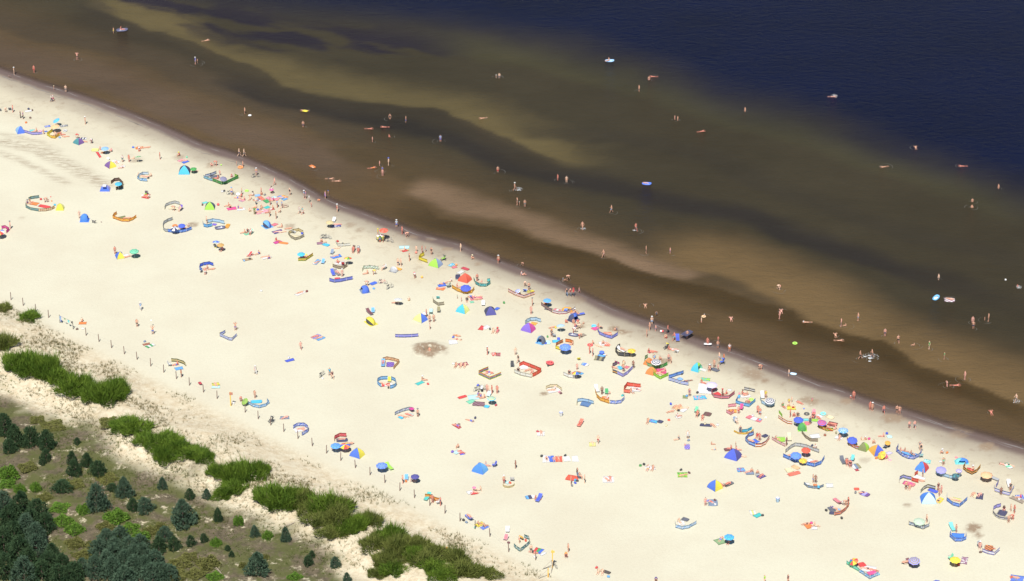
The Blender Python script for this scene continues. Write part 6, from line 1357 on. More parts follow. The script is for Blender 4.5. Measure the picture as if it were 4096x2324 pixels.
b -62.66 -20.81 -61.44 -19.68 .9 stripes:emerald:white|green and white towel beside rust brown towel
bag -63.15 -18.87 bluegrey|blue grey bag above rust brown towel
w .8 stripes:olive:straw:olive -57.86,-25.80 -56.88,-25.92 -55.71,-26.66 -55.28,-27.40|olive striped windbreak, back arc beside fence
b -56.99 -28.38 -55.71 -27.89 1.0 solid:skyblue|sky blue towel inside olive striped windbreak
c -57.95 -27.28 0 white camp|white folding chair left of olive striped windbreak
a -52.49 -33.10 -52.05 -33.95 .5 solid:crimson z=.2|small crimson board leaning near fence post
b -50.22 -34.44 -48.85 -34.44 .9 solid:paleaqua|pale aqua towel near fence with sunbather
b -50.23 -33.72 -49.06 -33.36 1.0 floral:yellow:green|yellow and green towel near fence with sunbather
mark -46.51 -40.65 post1|tall yellow post with red brown sign board at fence line
bag -46.14 -39.90 white|white bag at foot of yellow signpost
u -44.19 -40.56 1.35 stripesu:olive:lime 40 215 .8|green striped umbrella leaning low near fence
a -43.43 -39.54 -41.43 -39.31 1.0 solid:cyan|cyan mat behind blue patterned windbreak near fence
w .75 floral:skyblue:white -43.73,-40.13 -42.83,-41.07 -41.74,-41.49 -40.72,-40.95 -40.20,-40.01 -40.61,-39.19|blue and white patterned windbreak curved near fence
pram -39.47 -45.94 black|black baby buggy parked by fence post
b -38.10 -44.55 -36.58 -44.55 .9 solid:bluegrey|blue grey towel with sunbather near fence
w .85 floral:cornflower:white -35.70,-48.11 -34.99,-47.31 -33.94,-47.31 -33.24,-48.22 -33.19,-49.13 -34.16,-50.38|indigo patterned windbreak ring near fence
b -35.49 -48.68 -33.55 -48.00 1.4 solid:white|white blanket inside indigo windbreak ring
w .9 check:red:rose -28.78,-52.18 -28.70,-51.40 -27.93,-50.61 -26.88,-50.72|red checked windbreak behind blue air mattress near fence
a -28.56 -51.85 -26.61 -51.62 1.2 solid:navy|navy blanket before red checked windbreak
u -28.34 -55.36 1.75 floral:skyblue:blue 5 270 1.15|sky blue patterned umbrella near fence, left of pair
u -26.85 -55.36 1.8 gores:blue:yellow:red:orange 8 270 1.15|yellow red and blue umbrella near fence, right of pair
b -26.65 -53.19 -25.75 -52.52 .8 solid:navy|navy towel right of yellow red umbrella
t -24.88 -56.42 2.0 1.6 1.4 60 blue yellow yellow pyr|blue and yellow tent at fence right of umbrellas
u -20.69 -61.51 1.95 floral:cornflower:lightblue 3 270 1.2|cornflower blue umbrella by fence with lime chair
c -19.57 -60.26 300 lime lounger|lime green lounger under cornflower umbrella
u -15.31 -64.94 1.45 solid:indigo 5 270 1.25|dark indigo umbrella near fence with oval shadow
c -16.72 -63.83 270 skyblue deck|sky blue chair left of dark indigo umbrella
bag -16.76 -64.47 orange|orange bag below sky blue chair
c -13.25 -69.35 250 turquoise lounger|turquoise lounger by orange checked windbreak at fence
w .95 check:orange:amber -13.64,-69.35 -12.97,-69.35 -12.16,-70.19 -11.31,-70.61|orange checked windbreak near fence
c -11.58 -71.03 200 white camp|white stool at foot of orange checked windbreak
t -5.10 -61.13 2.1 1.7 1.5 60 azure skyblue azure pyr|azure blue tent standing alone at lower middle
c -2.88 -59.93 200 royal camp|royal blue camp chair right of azure tent
w .45 solid:straw -1.44,-65.75 -1.22,-66.18 -0.54,-66.39 0.14,-66.07 0.42,-65.54|low straw yellow windbreak round paddling things
bag -0.32 -64.90 orangered|orange red bag inside low straw windbreak
c 0.02 -64.25 90 white camp|white chair behind low straw windbreak
b -0.99 -64.90 -0.32 -64.47 .8 solid:paleaqua|pale aqua towel inside low straw windbreak
ring -5.95 -67.78 .6 hotpink z=.9|hot pink sun hat ring worn by sitter
b -7.05 -67.88 -5.93 -67.45 1.0 solid:white|white towel left of red towel at lower middle
b -6.49 -68.09 -5.37 -67.77 .7 solid:red|red towel under person with hot pink hat
a 2.04 -69.35 3.61 -68.93 1.0 stripes:skyblue:navy:white|blue navy and white towel at lower middle
c 4.22 -69.77 250 royal lounger|royal blue lounger with white towel at lower middle
c -6.62 -75.38 120 blue lounger|blue lounger by fence with reclining person
bag -7.50 -75.90 black|black bag left of blue lounger by fence
bag -7.04 -76.51 bluegrey|blue grey bag below blue lounger by fence
b -5.54 -77.43 -4.39 -76.61 1.0 solid:yellow|yellow towel by fence with long haired sitter
b -4.71 -78.25 -3.73 -77.43 .8 solid:cornflower|cornflower towel by fence right of yellow towel
bag -5.70 -77.94 turquoise|turquoise bag at fence post below yellow towel
c -0.69 -79.06 270 white deck|white chair alone behind green patterned enclosure
c -0.96 -81.28 250 rose deck|pale rose chair left of green patterned enclosure
w .8 floral:teal:white 2.70,-82.18 2.59,-81.28 1.88,-80.77|teal patterned windbreak, back flap of diamond enclosure
w .8 floral:teal:white 2.70,-82.48 1.98,-83.67 1.27,-84.67|teal patterned windbreak, right front side of diamond enclosure
w .8 floral:teal:offwhite 1.27,-84.67 0.73,-84.07 0.29,-83.28|teal patterned windbreak, left front side of diamond enclosure
u 1.44 -81.32 1.0 floral:amber:yellow 40 30 .5|amber patterned parasol folded low in diamond enclosure
bag 2.10 -81.68 orangered|orange toy heap inside diamond enclosure
b 3.39 -84.07 4.59 -84.67 1.4 stripes:red:emerald:blue|red green and blue towel by fence at bottom
bag 3.43 -86.25 white|white bag at last fence post at bottom
b 4.36 -85.66 5.13 -84.87 .5 solid:white|white towel roll right of red green and blue towel
bag -0.52 -82.28 maroon|maroon and white bag by pale rose chair
mark 6.09 -88.99 post2|tall yellow signpost with bicycle leaning against timber tripod
bike 6.39 -88.84 300 black|black bicycle leaning on yellow signpost
a 13.62 -89.92 14.79 -90.69 .7 solid:darkbrown|dark brown mat behind two sitters at bottom
bag 12.75 -89.15 red|red and blue cool bag left of two sitters at bottom
bag 14.47 -91.61 skyblue|blue bag cut by bottom edge
w .8 stripes:mauve:taupe 5.12,-5.58 6.08,-7.10 7.09,-8.39|mauve striped windbreak, left arm of boat shaped shelter
w .8 stripes:rose:white:mauve:white 7.09,-8.39 8.21,-8.93 9.44,-8.82 10.78,-7.74 11.11,-6.88|rose striped windbreak, right arm of boat shaped shelter
t 9.66 -7.74 2.0 1.0 .9 270 amber amber amber dome|amber half round shelter with blue mat leaning on it
a 9.27 -9.07 9.76 -7.13 .6 stripes:royal:lightblue z=.6|royal blue air mattress leaning on amber shelter
b 5.88 -6.66 7.00 -7.31 .9 solid:slate|slate sheet inside boat shaped shelter
b 7.20 -7.31 8.83 -8.17 1.3 stripes:rose:white|rose striped blanket inside boat shaped shelter
bag 8.25 -8.28 white|white bag hung on boat shaped rose windbreak
bag 7.19 -8.17 black|black stake bundle at middle of boat shaped shelter
t 10.68 -10.85 1.9 1.7 1.15 320 blue skyblue navy dome|blue dome tent with navy base near shore
c 11.78 -9.25 20 royal lounger|royal blue lounger right of blue dome tent near shore
u 8.41 -15.29 1.55 solid:paleblue 15 110 1.25|pale blue umbrella with small yellow boat beside
bag 7.58 -13.82 yellow|yellow inflatable bag under pale blue umbrella
boat 10.62 -16.55 340 1.9 navy|navy inflatable dinghy with yellow inside, in family camp
b 11.83 -16.86 12.65 -16.23 .8 solid:taupe|taupe mat right of navy dinghy
c 7.28 -17.07 0 silver camp|silver folding chair behind blue mats
a 7.73 -17.90 8.28 -17.90 .9 solid:royal|royal blue mat in cluster of blue mats
a 6.86 -18.73 8.27 -18.73 .9 solid:cyan|cyan mat in cluster of blue mats
w .85 stripes:orange:brown 7.54,-20.39 8.05,-19.77 8.76,-19.15|orange brown windbreak left of large blue umbrella
w .85 solid:orange 9.17,-18.94 9.97,-19.15 10.56,-19.66|orange windbreak right of large blue umbrella
w .8 solid:yellow 7.43,-21.31 8.22,-21.83 9.36,-22.44|yellow windbreak in front of large blue umbrella
u 9.09 -23.01 2.1 floral:cornflower:lightblue 10 270 1.3|large cornflower blue umbrella over orange and yellow windbreaks
w .85 floral:lavender:blue 14.80,-14.98 15.07,-16.34 16.05,-17.28 17.19,-17.90 18.24,-16.65 18.33,-15.40|lavender blue patterned windbreak bowl near shore
a 14.02 -13.61 14.81 -14.56 1.2 solid:hotpink|hot pink mat behind lavender windbreak bowl
ring 14.23 -13.29 .9 cyan|cyan inflatable ring on hot pink mat
bag 15.48 -14.03 black|black bag right of hot pink mat
b 15.79 -15.81 17.20 -15.92 1.0 solid:orange|orange towel inside lavender windbreak bowl
ring 13.41 -20.08 1.0 red|red rubber ring standing at middle of beach camp
b 14.98 -19.56 16.29 -19.35 1.5 solid:white|white sheet under three sunbathers below lavender bowl
b 15.87 -19.97 16.77 -20.18 .7 solid:coral|coral towel under right sunbather of three
u 15.32 -23.32 .95 floral:royal:skyblue 10 270 .5|royal blue swim ring shade above striped black rug
a 14.69 -23.26 15.96 -23.87 1.1 solid:skyblue|sky blue mat under person in white
b 14.06 -24.48 15.74 -24.88 1.6 stripes:khaki:charcoal:khaki:charcoal|khaki and charcoal striped rug on sand
w .95 solid:charcoal 18.51,-20.80 18.04,-21.31 17.65,-22.44 18.06,-23.77 19.15,-24.07 20.14,-24.07|charcoal windbreak with lounger and yellow umbrella
c 18.62 -22.03 310 white lounger|white lounger inside charcoal windbreak
u 20.36 -24.11 1.5 gores:yellow:gold 5 270 1.2|yellow umbrella with pale rim at end of charcoal windbreak
ball 25.79 -15.33 .4 white|white and red beach ball on wet sand
ball 26.07 -15.33 .4 red|red ball next to white beach ball on wet sand
c 28.51 -17.94 270 royal lounger|royal blue deck chair carried upright at waterline
a 29.35 -18.34 30.91 -16.47 1.3 solid:navy z=.8|navy air bed carried upright at waterline
a 32.83 -20.15 34.28 -20.25 .6 solid:white z=.25|white board held by tanned person at waterline
ring 33.49 -9.82 .8 peach|pale swim ring with white hatted child off middle shore
bag 23.46 -22.68 crimson|crimson bag under person in black swimsuit
pram 26.42 -21.24 black|black buggy with yellow top by sunbather in white
c 28.05 -22.68 60 white deck|white blue deck chair at right end of buggy group
w .85 solid:sage 23.09,-24.41 22.62,-24.92 22.46,-26.34 22.97,-27.34 23.93,-27.95|sage green windbreak, left half of big green ring
w .85 solid:green 23.93,-27.95 24.71,-28.25 25.52,-27.85 26.35,-27.04|green windbreak, right front of big green ring
t 23.20 -26.54 1.5 1.3 1.2 60 orange orange amber pyr|orange tent inside green windbreak ring
u 24.35 -28.02 1.8 rings:navy:white 10 270 1.2|navy and white ringed umbrella in green windbreak ring
t 23.46 -29.75 1.5 1.3 1.3 60 orange amber white pyr|orange white and amber tent below green windbreak ring
w .8 solid:lime 23.83,-30.44 24.19,-31.04 24.89,-31.93 26.33,-30.64|lime windbreak in V shape in front of pink blanket
b 24.28 -29.15 26.06 -28.95 1.8 floral:hotpink:crimson|hot pink blanket behind lime V windbreak
w .85 stripes:blue:white:blue:white:blue 26.25,-32.23 27.25,-32.82 28.20,-33.51 29.55,-34.00|royal and white striped windbreak, front arm of V
w .85 stripes:blue:lightblue 28.92,-29.95 27.76,-30.64 26.34,-31.53|royal and pale blue striped windbreak, back arm of V
bag 28.57 -30.14 black|black bag behind back arm of royal striped windbreak
a 27.92 -31.34 28.57 -32.13 .8 solid:lightblue|light blue pillow mat inside royal striped V
t 31.22 -28.55 1.6 1.4 1.5 330 lime cyan mint pyr|cyan and lime shelter open to the right
b 31.55 -27.95 32.78 -28.95 .9 solid:offwhite|off white folding frame right of cyan and lime shelter
c 33.38 -28.75 260 grey camp|grey chair under person with white hat near shore
a 33.71 -28.15 34.94 -29.15 1.0 solid:slate|slate grey mat under child in pink near shore
b 33.69 -28.55 34.41 -28.15 .7 solid:azure|azure towel at left of slate grey mat
pram 35.59 -26.54 blue|blue and black buggy near shore
w .85 stripes:navy:amber:navy:grey 16.96,-29.55 17.73,-30.14|navy and amber striped windbreak end beside lavender panels
w .85 solid:lavender 17.73,-30.14 18.68,-31.14 19.50,-30.14 20.41,-28.35|lavender windbreak, V front of mixed enclosure
w .85 stripes:slate:mauve 17.84,-26.74 17.02,-27.54 16.94,-28.55 16.96,-29.55|slate and mauve windbreak, left back of mixed enclosure
a 17.81 -27.54 18.67 -28.45 .9 solid:cyan|cyan mat inside lavender V enclosure
b 19.10 -27.54 19.73 -27.95 .9 solid:rose|rose towel inside lavender V enclosure
w .5 solid:magenta 17.46,-26.13 18.24,-26.74|magenta cloth hung behind lavender V enclosure
w .95 solid:tomato 21.50,-34.69 20.33,-34.39 19.27,-34.10 18.68,-35.47|tomato red windbreak, back and side of open shelter
w .95 solid:coral 18.61,-36.35 19.67,-36.64|coral red windbreak, front flap of open shelter
b 19.63 -35.08 21.47 -35.27 1.6 solid:white|white sheet inside tomato red shelter
bag 20.17 -36.25 silver|silver wire basket at mouth of tomato red shelter
u 33.30 -35.95 2.0 solid:paleviolet 5 270 1.3|pale violet white umbrella over big white sheet
b 31.06 -34.88 33.58 -35.27 3.4 solid:white|big white sheet under pale violet umbrella
b 31.73 -31.73 33.29 -31.93 1.0 floral:lime:cyan|lime and cyan towel on rail behind white sheet
w .85 stripes:mauve:rose:mauve:rose 34.13,-35.08 33.46,-35.66 33.19,-36.83 33.51,-38.00 34.74,-38.48 36.01,-38.38 37.08,-36.83|mauve and rose striped windbreak crescent
a 33.81 -36.25 34.52 -37.42 1.1 solid:red|bright red mat inside mauve crescent windbreak
b 36.00 -35.47 36.69 -35.47 .6 solid:white|white towel above mauve crescent windbreak
b 28.38 -37.71 29.25 -37.80 1.0 floral:khaki:green|khaki green beach mat under bags
bag 29.06 -37.61 skyblue|sky blue bag on khaki green mat
w .8 stripes:charcoal:white 38.74,-35.47 39.59,-35.76 40.53,-36.25|charcoal and white striped banner windbreak near shore
b 38.10 -37.61 39.68 -37.22 1.0 solid:white|white towel below charcoal banner
bag 37.87 -36.74 pink|pink patterned bag below charcoal banner
bag 37.76 -37.61 cyan|cyan bag below pink patterned bag
ring 6.48 -26.82 1.25 red z=.25|red folded inflatable lying on dark stool mid beach
c 11.36 -25.27 100 yellow deck|pale yellow beach chair alone mid beach
a 11.79 -26.48 12.96 -27.19 .8 stripes:lightblue:cornflower:white|light blue patterned air mattress mid beach
w .85 solid:white 8.65,-30.49 9.47,-31.28 10.60,-31.58|white windbreak beside multicoloured umbrella
u 10.83 -31.57 1.65 gores:red:yellow:blue:teal 10 110 1.1|red yellow blue and teal umbrella with white windbreak
b 11.42 -29.69 11.91 -30.09 .7 solid:skyblue|sky blue towel right of multicoloured umbrella
w .8 solid:cream 5.65,-35.22 6.44,-34.63 7.51,-34.63 8.28,-35.81|cream windbreak arch over person on sand mat
b 5.93 -35.81 8.09 -35.02 1.6 solid:white|white blanket under cream windbreak arch
bag 7.88 -36.20 pink|pink bag at right of cream windbreak arch
bag 8.15 -36.68 maroon|maroon bag beside pink bag
w .85 solid:paleblue 10.78,-40.06 10.88,-39.49 11.61,-39.30 12.67,-39.68 13.53,-40.26|pale blue white windbreak arc with blue groundsheet
w .85 solid:taupe 10.72,-40.64 10.78,-40.06|taupe end of pale blue white windbreak
b 11.41 -39.87 12.94 -40.45 1.5 solid:steelblue|steel blue groundsheet in empty windbreak arc
w .9 solid:amber 13.87,-36.20 14.07,-37.94 14.62,-39.10 15.39,-39.58 16.10,-40.06|amber windbreak, left half of U shelter
w .85 floral:cornflower:white 16.20,-39.97 17.11,-40.16 18.09,-39.87 18.66,-38.72 18.61,-37.36|cornflower windbreak with pale squares, right half of U shelter
c 14.14 -35.42 280 white lounger|white lounger at left of amber U shelter
c 15.76 -36.59 270 emerald deck|emerald green deck chair in amber and blue U shelter
a 14.85 -37.94 16.10 -38.33 .9 solid:orange|orange mat inside amber U shelter
bag 18.37 -37.36 turquoise|turquoise bag at right end of U shelter
bin 8.06 -43.88 white|white litter bin standing alone mid beach
c 11.17 -46.71 250 coral lounger|coral lounger with reclining person mid beach
b 4.07 -49.69 5.31 -49.69 1.4 solid:white|white towels under sunbather with red parasol patch
bag 4.17 -49.10 crimson|crimson folded hat left of sunbather on white towels
a 23.84 -45.58 24.68 -46.14 .9 solid:navy|navy mat at right end of towel row
b 22.51 -45.39 23.82 -45.96 1.0 floral:cyan:violet|cyan and violet towel in towel row
b 12.49 -53.05 13.53 -53.05 1.2 solid:paleyellow|pale yellow towel under sunbather by red shorts walker
b 5.45 -58.67 5.56 -56.51 1.2 solid:white|white towel at left of row of towels
b 6.57 -58.49 6.22 -56.69 1.0 solid:blue|blue towel in row of towels
b 7.50 -58.49 7.48 -56.78 1.1 solid:tomato|tomato red towel in row of towels
b 8.91 -58.31 8.65 -56.78 1.1 solid:white|empty white towel right of tomato red towel
b 10.22 -58.40 10.02 -56.60 1.0 solid:white|empty white towel at right end of row
bag 4.76 -56.83 black|black shoes bag at left end of towel row
bag 8.54 -56.60 black|black bag behind empty white towel
b 8.64 -63.11 10.49 -63.64 1.6 solid:orangered|orange red towel in group with black dress
bag 10.00 -64.95 royal|royal blue bag in group with black dress
bag 10.34 -64.34 black|black bag in group with black dress
bag 10.01 -64.17 cyan|cyan towel bag in group with black dress
bag 9.48 -65.74 grey|grey box with handle below orange red towel
b 14.37 -63.81 16.13 -63.81 1.9 solid:white|white sheet alone under two sunbathers, lower middle
bag 20.50 -59.74 green|green bag at left of white cloth pair
bag 21.08 -59.38 black|black rucksack at left of white cloth pair
b 21.27 -60.45 22.86 -60.27 1.2 solid:white|white cloth under two sitters and black rucksack
b 30.17 -38.11 32.26 -37.83 1.3 floral:cyan:pink|cyan and pink patterned blanket below big white sheet
bag 30.91 -36.46 black|black bag at top corner of cyan and pink blanket
b 26.85 -41.78 28.17 -40.94 1.6 solid:peach|peach blanket under sunbathers' cluster
b 27.87 -42.62 28.71 -41.50 .9 solid:white|white towel at right of sunbathers' cluster
bag 27.46 -42.34 black|black bag in the middle of sunbathers' cluster
bag 26.29 -40.24 royal|royal blue bag above sunbathers' cluster
b 26.93 -44.57 27.72 -44.16 .8 solid:white|white towel below sunbathers' cluster
bag 25.72 -45.41 orangered|red and yellow toy basket alone on sand
bag 25.22 -47.12 cream|cream hat bag alone on sand
c 30.33 -42.90 250 mint camp|pale green camp chair left of maroon striped mat
a 31.52 -43.18 32.76 -43.74 1.2 stripes:maroon:brown|maroon striped mat right of seated tanned pair
b 30.75 -46.79 32.63 -47.06 .9 solid:navy|navy and cream towel with white bag below maroon mat
bag 31.60 -46.65 cream|cream bag on navy towel below maroon mat
bag 33.61 -47.06 white|white ball bag right of navy towel
w .8 solid:pink 35.68,-41.26 36.37,-41.07 37.05,-40.97|pink windbreak, back wall of small pink enclosure
w .8 solid:pink 35.28,-42.97 35.99,-43.83 36.52,-43.16|pink windbreak, front left of small pink enclosure
b 35.70 -42.40 37.05 -42.40 1.2 floral:amber:crimson|amber patterned blanket inside pink enclosure
c 37.80 -42.02 250 hotpink camp|hot pink chair at right of pink enclosure
w .85 floral:skyblue:lightblue 37.45,-38.57 37.02,-39.92 38.13,-40.68 39.21,-41.16 40.36,-39.34|sky blue cloud patterned windbreak with lime ring
ring 39.72 -38.76 .9 lime|lime inflatable ring inside sky blue cloud windbreak
bag 37.69 -37.99 skyblue|sky blue cooler bag above cloud patterned windbreak
w .85 solid:paleblue 41.18,-38.76 41.28,-39.92 41.90,-40.68 42.74,-41.07 43.46,-40.49 43.65,-39.34|pale blue windbreak wrapped round navy ringed parasol
u 42.54 -41.07 1.75 rings:navy:white 12 270 1.2|navy and white ringed parasol inside pale blue windbreak
c 41.65 -37.60 270 white lounger|white lounger beside person in yellow shirt
b 38.66 -44.11 40.85 -45.62 1.1 stripes:rose:white:rose|rose striped long rug below walking pair
bag 39.58 -44.07 white|white bag on rose striped long rug
bag 40.68 -45.34 lightblue|pale blue towel bag at right end of rose striped rug
ring 41.69 -44.49 .4 white|white hoop at right of rose striped rug
c 36.58 -45.81 300 bluegrey deck|blue grey deck chair with person above yellow cyan windbreak
w .45 floral:amber:yellow 36.12,-49.08 36.83,-49.82 37.87,-49.92 38.85,-49.55 39.39,-48.62|yellow lower windbreak strip round cyan panel
w .7 solid:cyan 37.44,-49.27 38.31,-49.08 39.12,-48.34|cyan windbreak panel above yellow strip
w .9 stripes:periwinkle:lightblue:periwinkle 39.28,-50.10 38.39,-50.66 37.77,-51.95 38.22,-53.05 39.28,-53.93|periwinkle windbreak, left half of round enclosure
w .9 stripes:orange:white:orange:purple 39.28,-53.93 40.23,-53.87 41.05,-53.05 41.75,-51.39|orange striped windbreak, right half of round enclosure
b 38.98 -51.58 39.77 -52.50 1.0 solid:blue|blue towel inside round periwinkle enclosure
a 40.65 -50.84 41.47 -50.10 .8 solid:navy|navy and white mat inside round periwinkle enclosure
w .75 check:rose:white 42.11,-51.58 42.79,-52.50 43.49,-53.23 44.10,-53.87|rose diamond patterned windbreak beside lime mat
a 43.70 -50.66 43.57 -52.31 1.3 solid:lime|lime and aqua mat behind rose diamond windbreak
c 44.98 -51.21 270 cream lounger|cream chair right of rose diamond windbreak
b 45.41 -41.45 46.86 -41.45 1.1 solid:yellow|yellow towel under person in red swimsuit
ring 48.50 -43.41 .95 black|black rubber tube lying alone near shore
ball 48.19 -41.74 .25 royal|small blue ball above black rubber tube
w .7 stripes:orange:white:orange 43.71,-44.68 44.30,-45.62 45.00,-46.47 45.83,-46.75|orange striped windbreak left of deep blue umbrella
w .7 solid:lime 43.94,-42.97 44.39,-44.49|lime windbreak flap left of deep blue umbrella
u 46.77 -47.24 1.75 floral:royal:blue 8 270 1.2|deep blue umbrella behind lime dome tent
t 47.33 -48.24 1.5 1.4 1.2 90 green green lime dome|bright green dome tent in front of deep blue umbrella
ball 46.42 -46.56 .5 white|white beach ball left of green dome tent
a 47.78 -46.37 48.72 -46.56 1.0 solid:rose|rose mat right of green dome tent
b 47.78 -45.25 48.65 -45.25 .8 solid:aqua|aqua towel above rose mat
c 49.55 -43.73 250 pink camp|pink chair in camp group right of black tube
b 50.13 -43.73 50.94 -44.30 .9 solid:white|white towel in camp group right of black tube
ring 51.22 -43.35 1.0 aqua|aqua paddling ring at right of camp group
a 51.65 -43.92 52.80 -44.87 .9 solid:cream|cream mat right of aqua paddling ring
b 49.12 -45.25 50.16 -45.43 .9 solid:lime|lime towel above red ringed parasol
u 50.53 -47.99 1.6 rings:orangered:violet 10 270 1.1|red and violet ringed parasol over rainbow windbreak
w .8 stripesv:red:yellow:green:orange 50.02,-46.94 50.21,-48.06 51.27,-48.90 52.32,-48.90|rainbow diagonal striped windbreak below red ringed parasol
b 51.70 -46.37 53.18 -46.94 1.4 solid:darkred|dark red blanket right of red ringed parasol
u 53.72 -50.76 1.75 floral:skyblue:white 5 270 1.3|sky blue and white spotted parasol near shore
bag 52.73 -49.55 khaki|khaki bag under sky blue spotted parasol
b 52.53 -50.66 53.61 -51.21 1.0 solid:white|white towel below sky blue spotted parasol
w .75 solid:taupe 47.12,-49.55 47.56,-51.03 48.31,-52.13 49.53,-52.22|taupe windbreak before white sheet near shore group
b 48.45 -50.66 50.00 -50.29 1.3 solid:white|white sheet behind taupe windbreak
bag 50.85 -50.29 rust|rust brown box bag right of taupe windbreak
u 54.94 -53.39 1.75 floral:royal:blue 15 270 1.0|royal blue umbrella over striped windbreak beside olive tent
w .8 stripesv:red:yellow:royal:orange 54.28,-51.58 54.43,-53.41 55.45,-54.51 56.63,-54.87|striped windbreak beside olive tent
t 56.67 -54.51 1.5 1.3 1.3 60 olive lime olive pyr|olive green tent at end of striped windbreak
w .9 solid:lightgrey 43.94,-55.78 44.36,-55.24 45.00,-54.33 45.72,-53.69 46.55,-53.87 47.55,-54.33 48.51,-55.15 49.39,-55.78|light grey windbreak, back of large round enclosure
w .9 floral:blue:lightblue 43.46,-57.05 44.42,-57.95 45.76,-58.66 47.08,-59.56 48.25,-60.10 49.45,-59.20 50.07,-57.59|royal blue patterned windbreak, front of large round enclosure
u 45.39 -58.46 1.9 floral:cornflower:skyblue 10 270 1.2|cornflower umbrella inside large round enclosure
u 47.11 -56.98 1.6 solid:orangered 8 270 1.3|orange red umbrella inside large round enclosure
u 46.45 -59.38 1.4 gores:yellow:gold 8 270 .8|yellow parasol inside large round enclosure
b 47.41 -57.95 48.04 -58.31 1.2 solid:white|white sheet inside large round enclosure
bag 48.47 -53.51 navy|navy bag behind grey windbreak of large enclosure
t 35.50 -56.87 2.3 2.0 1.5 60 royal indigo indigo pyr|big royal blue tent with rose panel and people behind
b 35.25 -56.03 36.18 -56.21 .9 solid:hotpink z=.7|hot pink towel over back of big royal blue tent
a 34.13 -54.87 35.08 -54.69 .9 solid:maroon|maroon mat left of big royal blue tent
bag 60.97 -49.77 royal|royal blue backpack beside sunburnt sitter
a 60.85 -50.79 61.73 -50.61 .8 solid:paleaqua|white surf mat below royal blue backpack
bag 57.89 -51.44 hotpink|hot pink bag right of children behind olive tent
t 58.68 -55.46 2.2 1.9 1.4 20 amber royal amber pyr|amber tent with royal blue stripe panel
c 60.42 -53.82 60 bluegrey lounger|blue grey lounger under yellow sunshade
u 60.57 -54.03 1.0 solid:amber 20 270 .9|small amber sunshade over blue grey lounger
u 59.21 -57.47 1.6 gores:yellow:gold 45 210 .7|yellow umbrella tilted right down beside amber tent
b 60.26 -56.00 61.08 -55.46 .8 solid:paleviolet|pale violet towel above person in hot pink
bag 58.41 -57.45 orange|orange bag left of tilted yellow umbrella
ring 60.52 -57.90 .6 pink|pale pink ring right of person in hot pink
w .9 floral:blue:white 62.33,-54.00 61.80,-55.28 62.53,-56.73 63.37,-57.54 64.37,-57.81 65.41,-56.91 65.90,-55.64|royal blue big flower windbreak shaped like a boat
b 62.68 -55.46 65.08 -56.55 1.1 solid:skyblue|sky blue sheet inside royal blue boat windbreak
c 65.58 -57.09 100 paleaqua camp|pale chair right of royal boat windbreak
t 65.32 -60.67 1.8 1.6 1.4 60 azure red azure pyr|azure tent with red side panel near right shore
b 65.91 -58.17 66.99 -58.53 1.2 floral:aqua:white|aqua towel right of azure and red tent
bag 69.98 -55.73 orange|orange bag beside person wrapped in white towel
a 68.49 -58.17 68.65 -58.70 .5 solid:white|white board left of person in mint
t 71.95 -58.53 2.2 1.4 .7 270 azure skyblue aqua dome|azure inflatable boat shaped shelter near right shore
ring 71.29 -57.12 .5 rose|rose ring left of azure inflatable shelter
u 68.05 -62.70 1.8 solid:lavender 12 270 1.1|lavender umbrella over pale aqua windbreak
w .8 solid:paleblue 67.33,-62.09 68.30,-62.88 69.33,-63.50 70.47,-63.94 71.18,-62.80|pale aqua windbreak below lavender umbrella
u 70.11 -64.33 1.2 gores:darkteal:teal 5 270 1.1|dark teal umbrella at right end of pale aqua windbreak
u 70.80 -63.23 1.05 rings:white:violet 8 270 1.3|small white and violet ringed umbrella behind dark teal one
w .85 stripes:brown:amber:brown:amber 72.36,-59.60 71.84,-60.67 72.27,-61.65 73.04,-62.44 73.93,-61.73 74.69,-60.31|brown and amber striped windbreak bowl
b 72.47 -60.85 73.56 -61.03 1.2 solid:red|red blanket inside brown and amber windbreak bowl
u 74.98 -64.38 2.0 solid:peach 5 270 1.2|large peach umbrella near right edge
c 76.25 -63.68 320 silver lounger|silver lounger right of large peach umbrella
w .85 stripes:bluegrey:lavender:bluegrey 61.19,-65.00 61.41,-63.95 62.02,-63.42 62.54,-63.78 63.25,-64.04|slate patterned windbreak beside orange red one
w .9 solid:tomato 63.22,-64.30 63.73,-64.65 64.25,-64.92|tomato windbreak panel joined to slate windbreak
w .9 solid:tomato 63.85,-62.89 64.49,-62.19|tomato windbreak flap behind white sheet
b 63.85 -62.89 65.29 -63.95 1.3 solid:white|white sheet beside tomato windbreak panel
a 61.79 -64.65 63.60 -65.70 1.1 stripes:hotpink:rose|hot pink striped mat beside slate windbreak
w .85 stripes:khaki:lightgrey:khaki 64.20,-67.96 64.83,-66.92 65.55,-66.31 66.67,-66.92|khaki grey striped windbreak behind blue and white tent
t 65.18 -70.03 2.4 2.1 1.5 90 azure paleaqua azure pyr|azure and white tent with orange rear, lower right
a 65.50 -66.75 66.93 -67.79 .8 solid:royal|royal blue mat behind azure and white tent
a 66.44 -70.89 67.37 -69.34 .9 solid:yellow|yellow mat under lone sunbather, lower right
w .85 floral:cornflower:lightblue 68.22,-68.83 67.99,-70.20 68.74,-71.49 69.75,-72.08 70.53,-71.06 71.26,-70.03|cornflower blue windbreak V bowl, lower right
b 69.00 -69.52 70.21 -70.03 1.0 solid:paleyellow|pale yellow towel in cornflower windbreak bowl
b 72.68 -69.34 72.99 -67.79 .8 solid:cream|cream towel under left sunbather of two
b 73.19 -69.69 73.61 -67.96 1.1 solid:navy|navy towel under right sunbather of two
w .85 stripes:white:lavender:white:cornflower 75.93,-66.57 75.89,-67.44 76.89,-68.14 78.08,-68.83 79.10,-66.57|lavender striped windbreak with chair inside, right edge
w .8 solid:lavender 76.92,-64.83 76.23,-66.40|lavender windbreak, left flap with loose stake
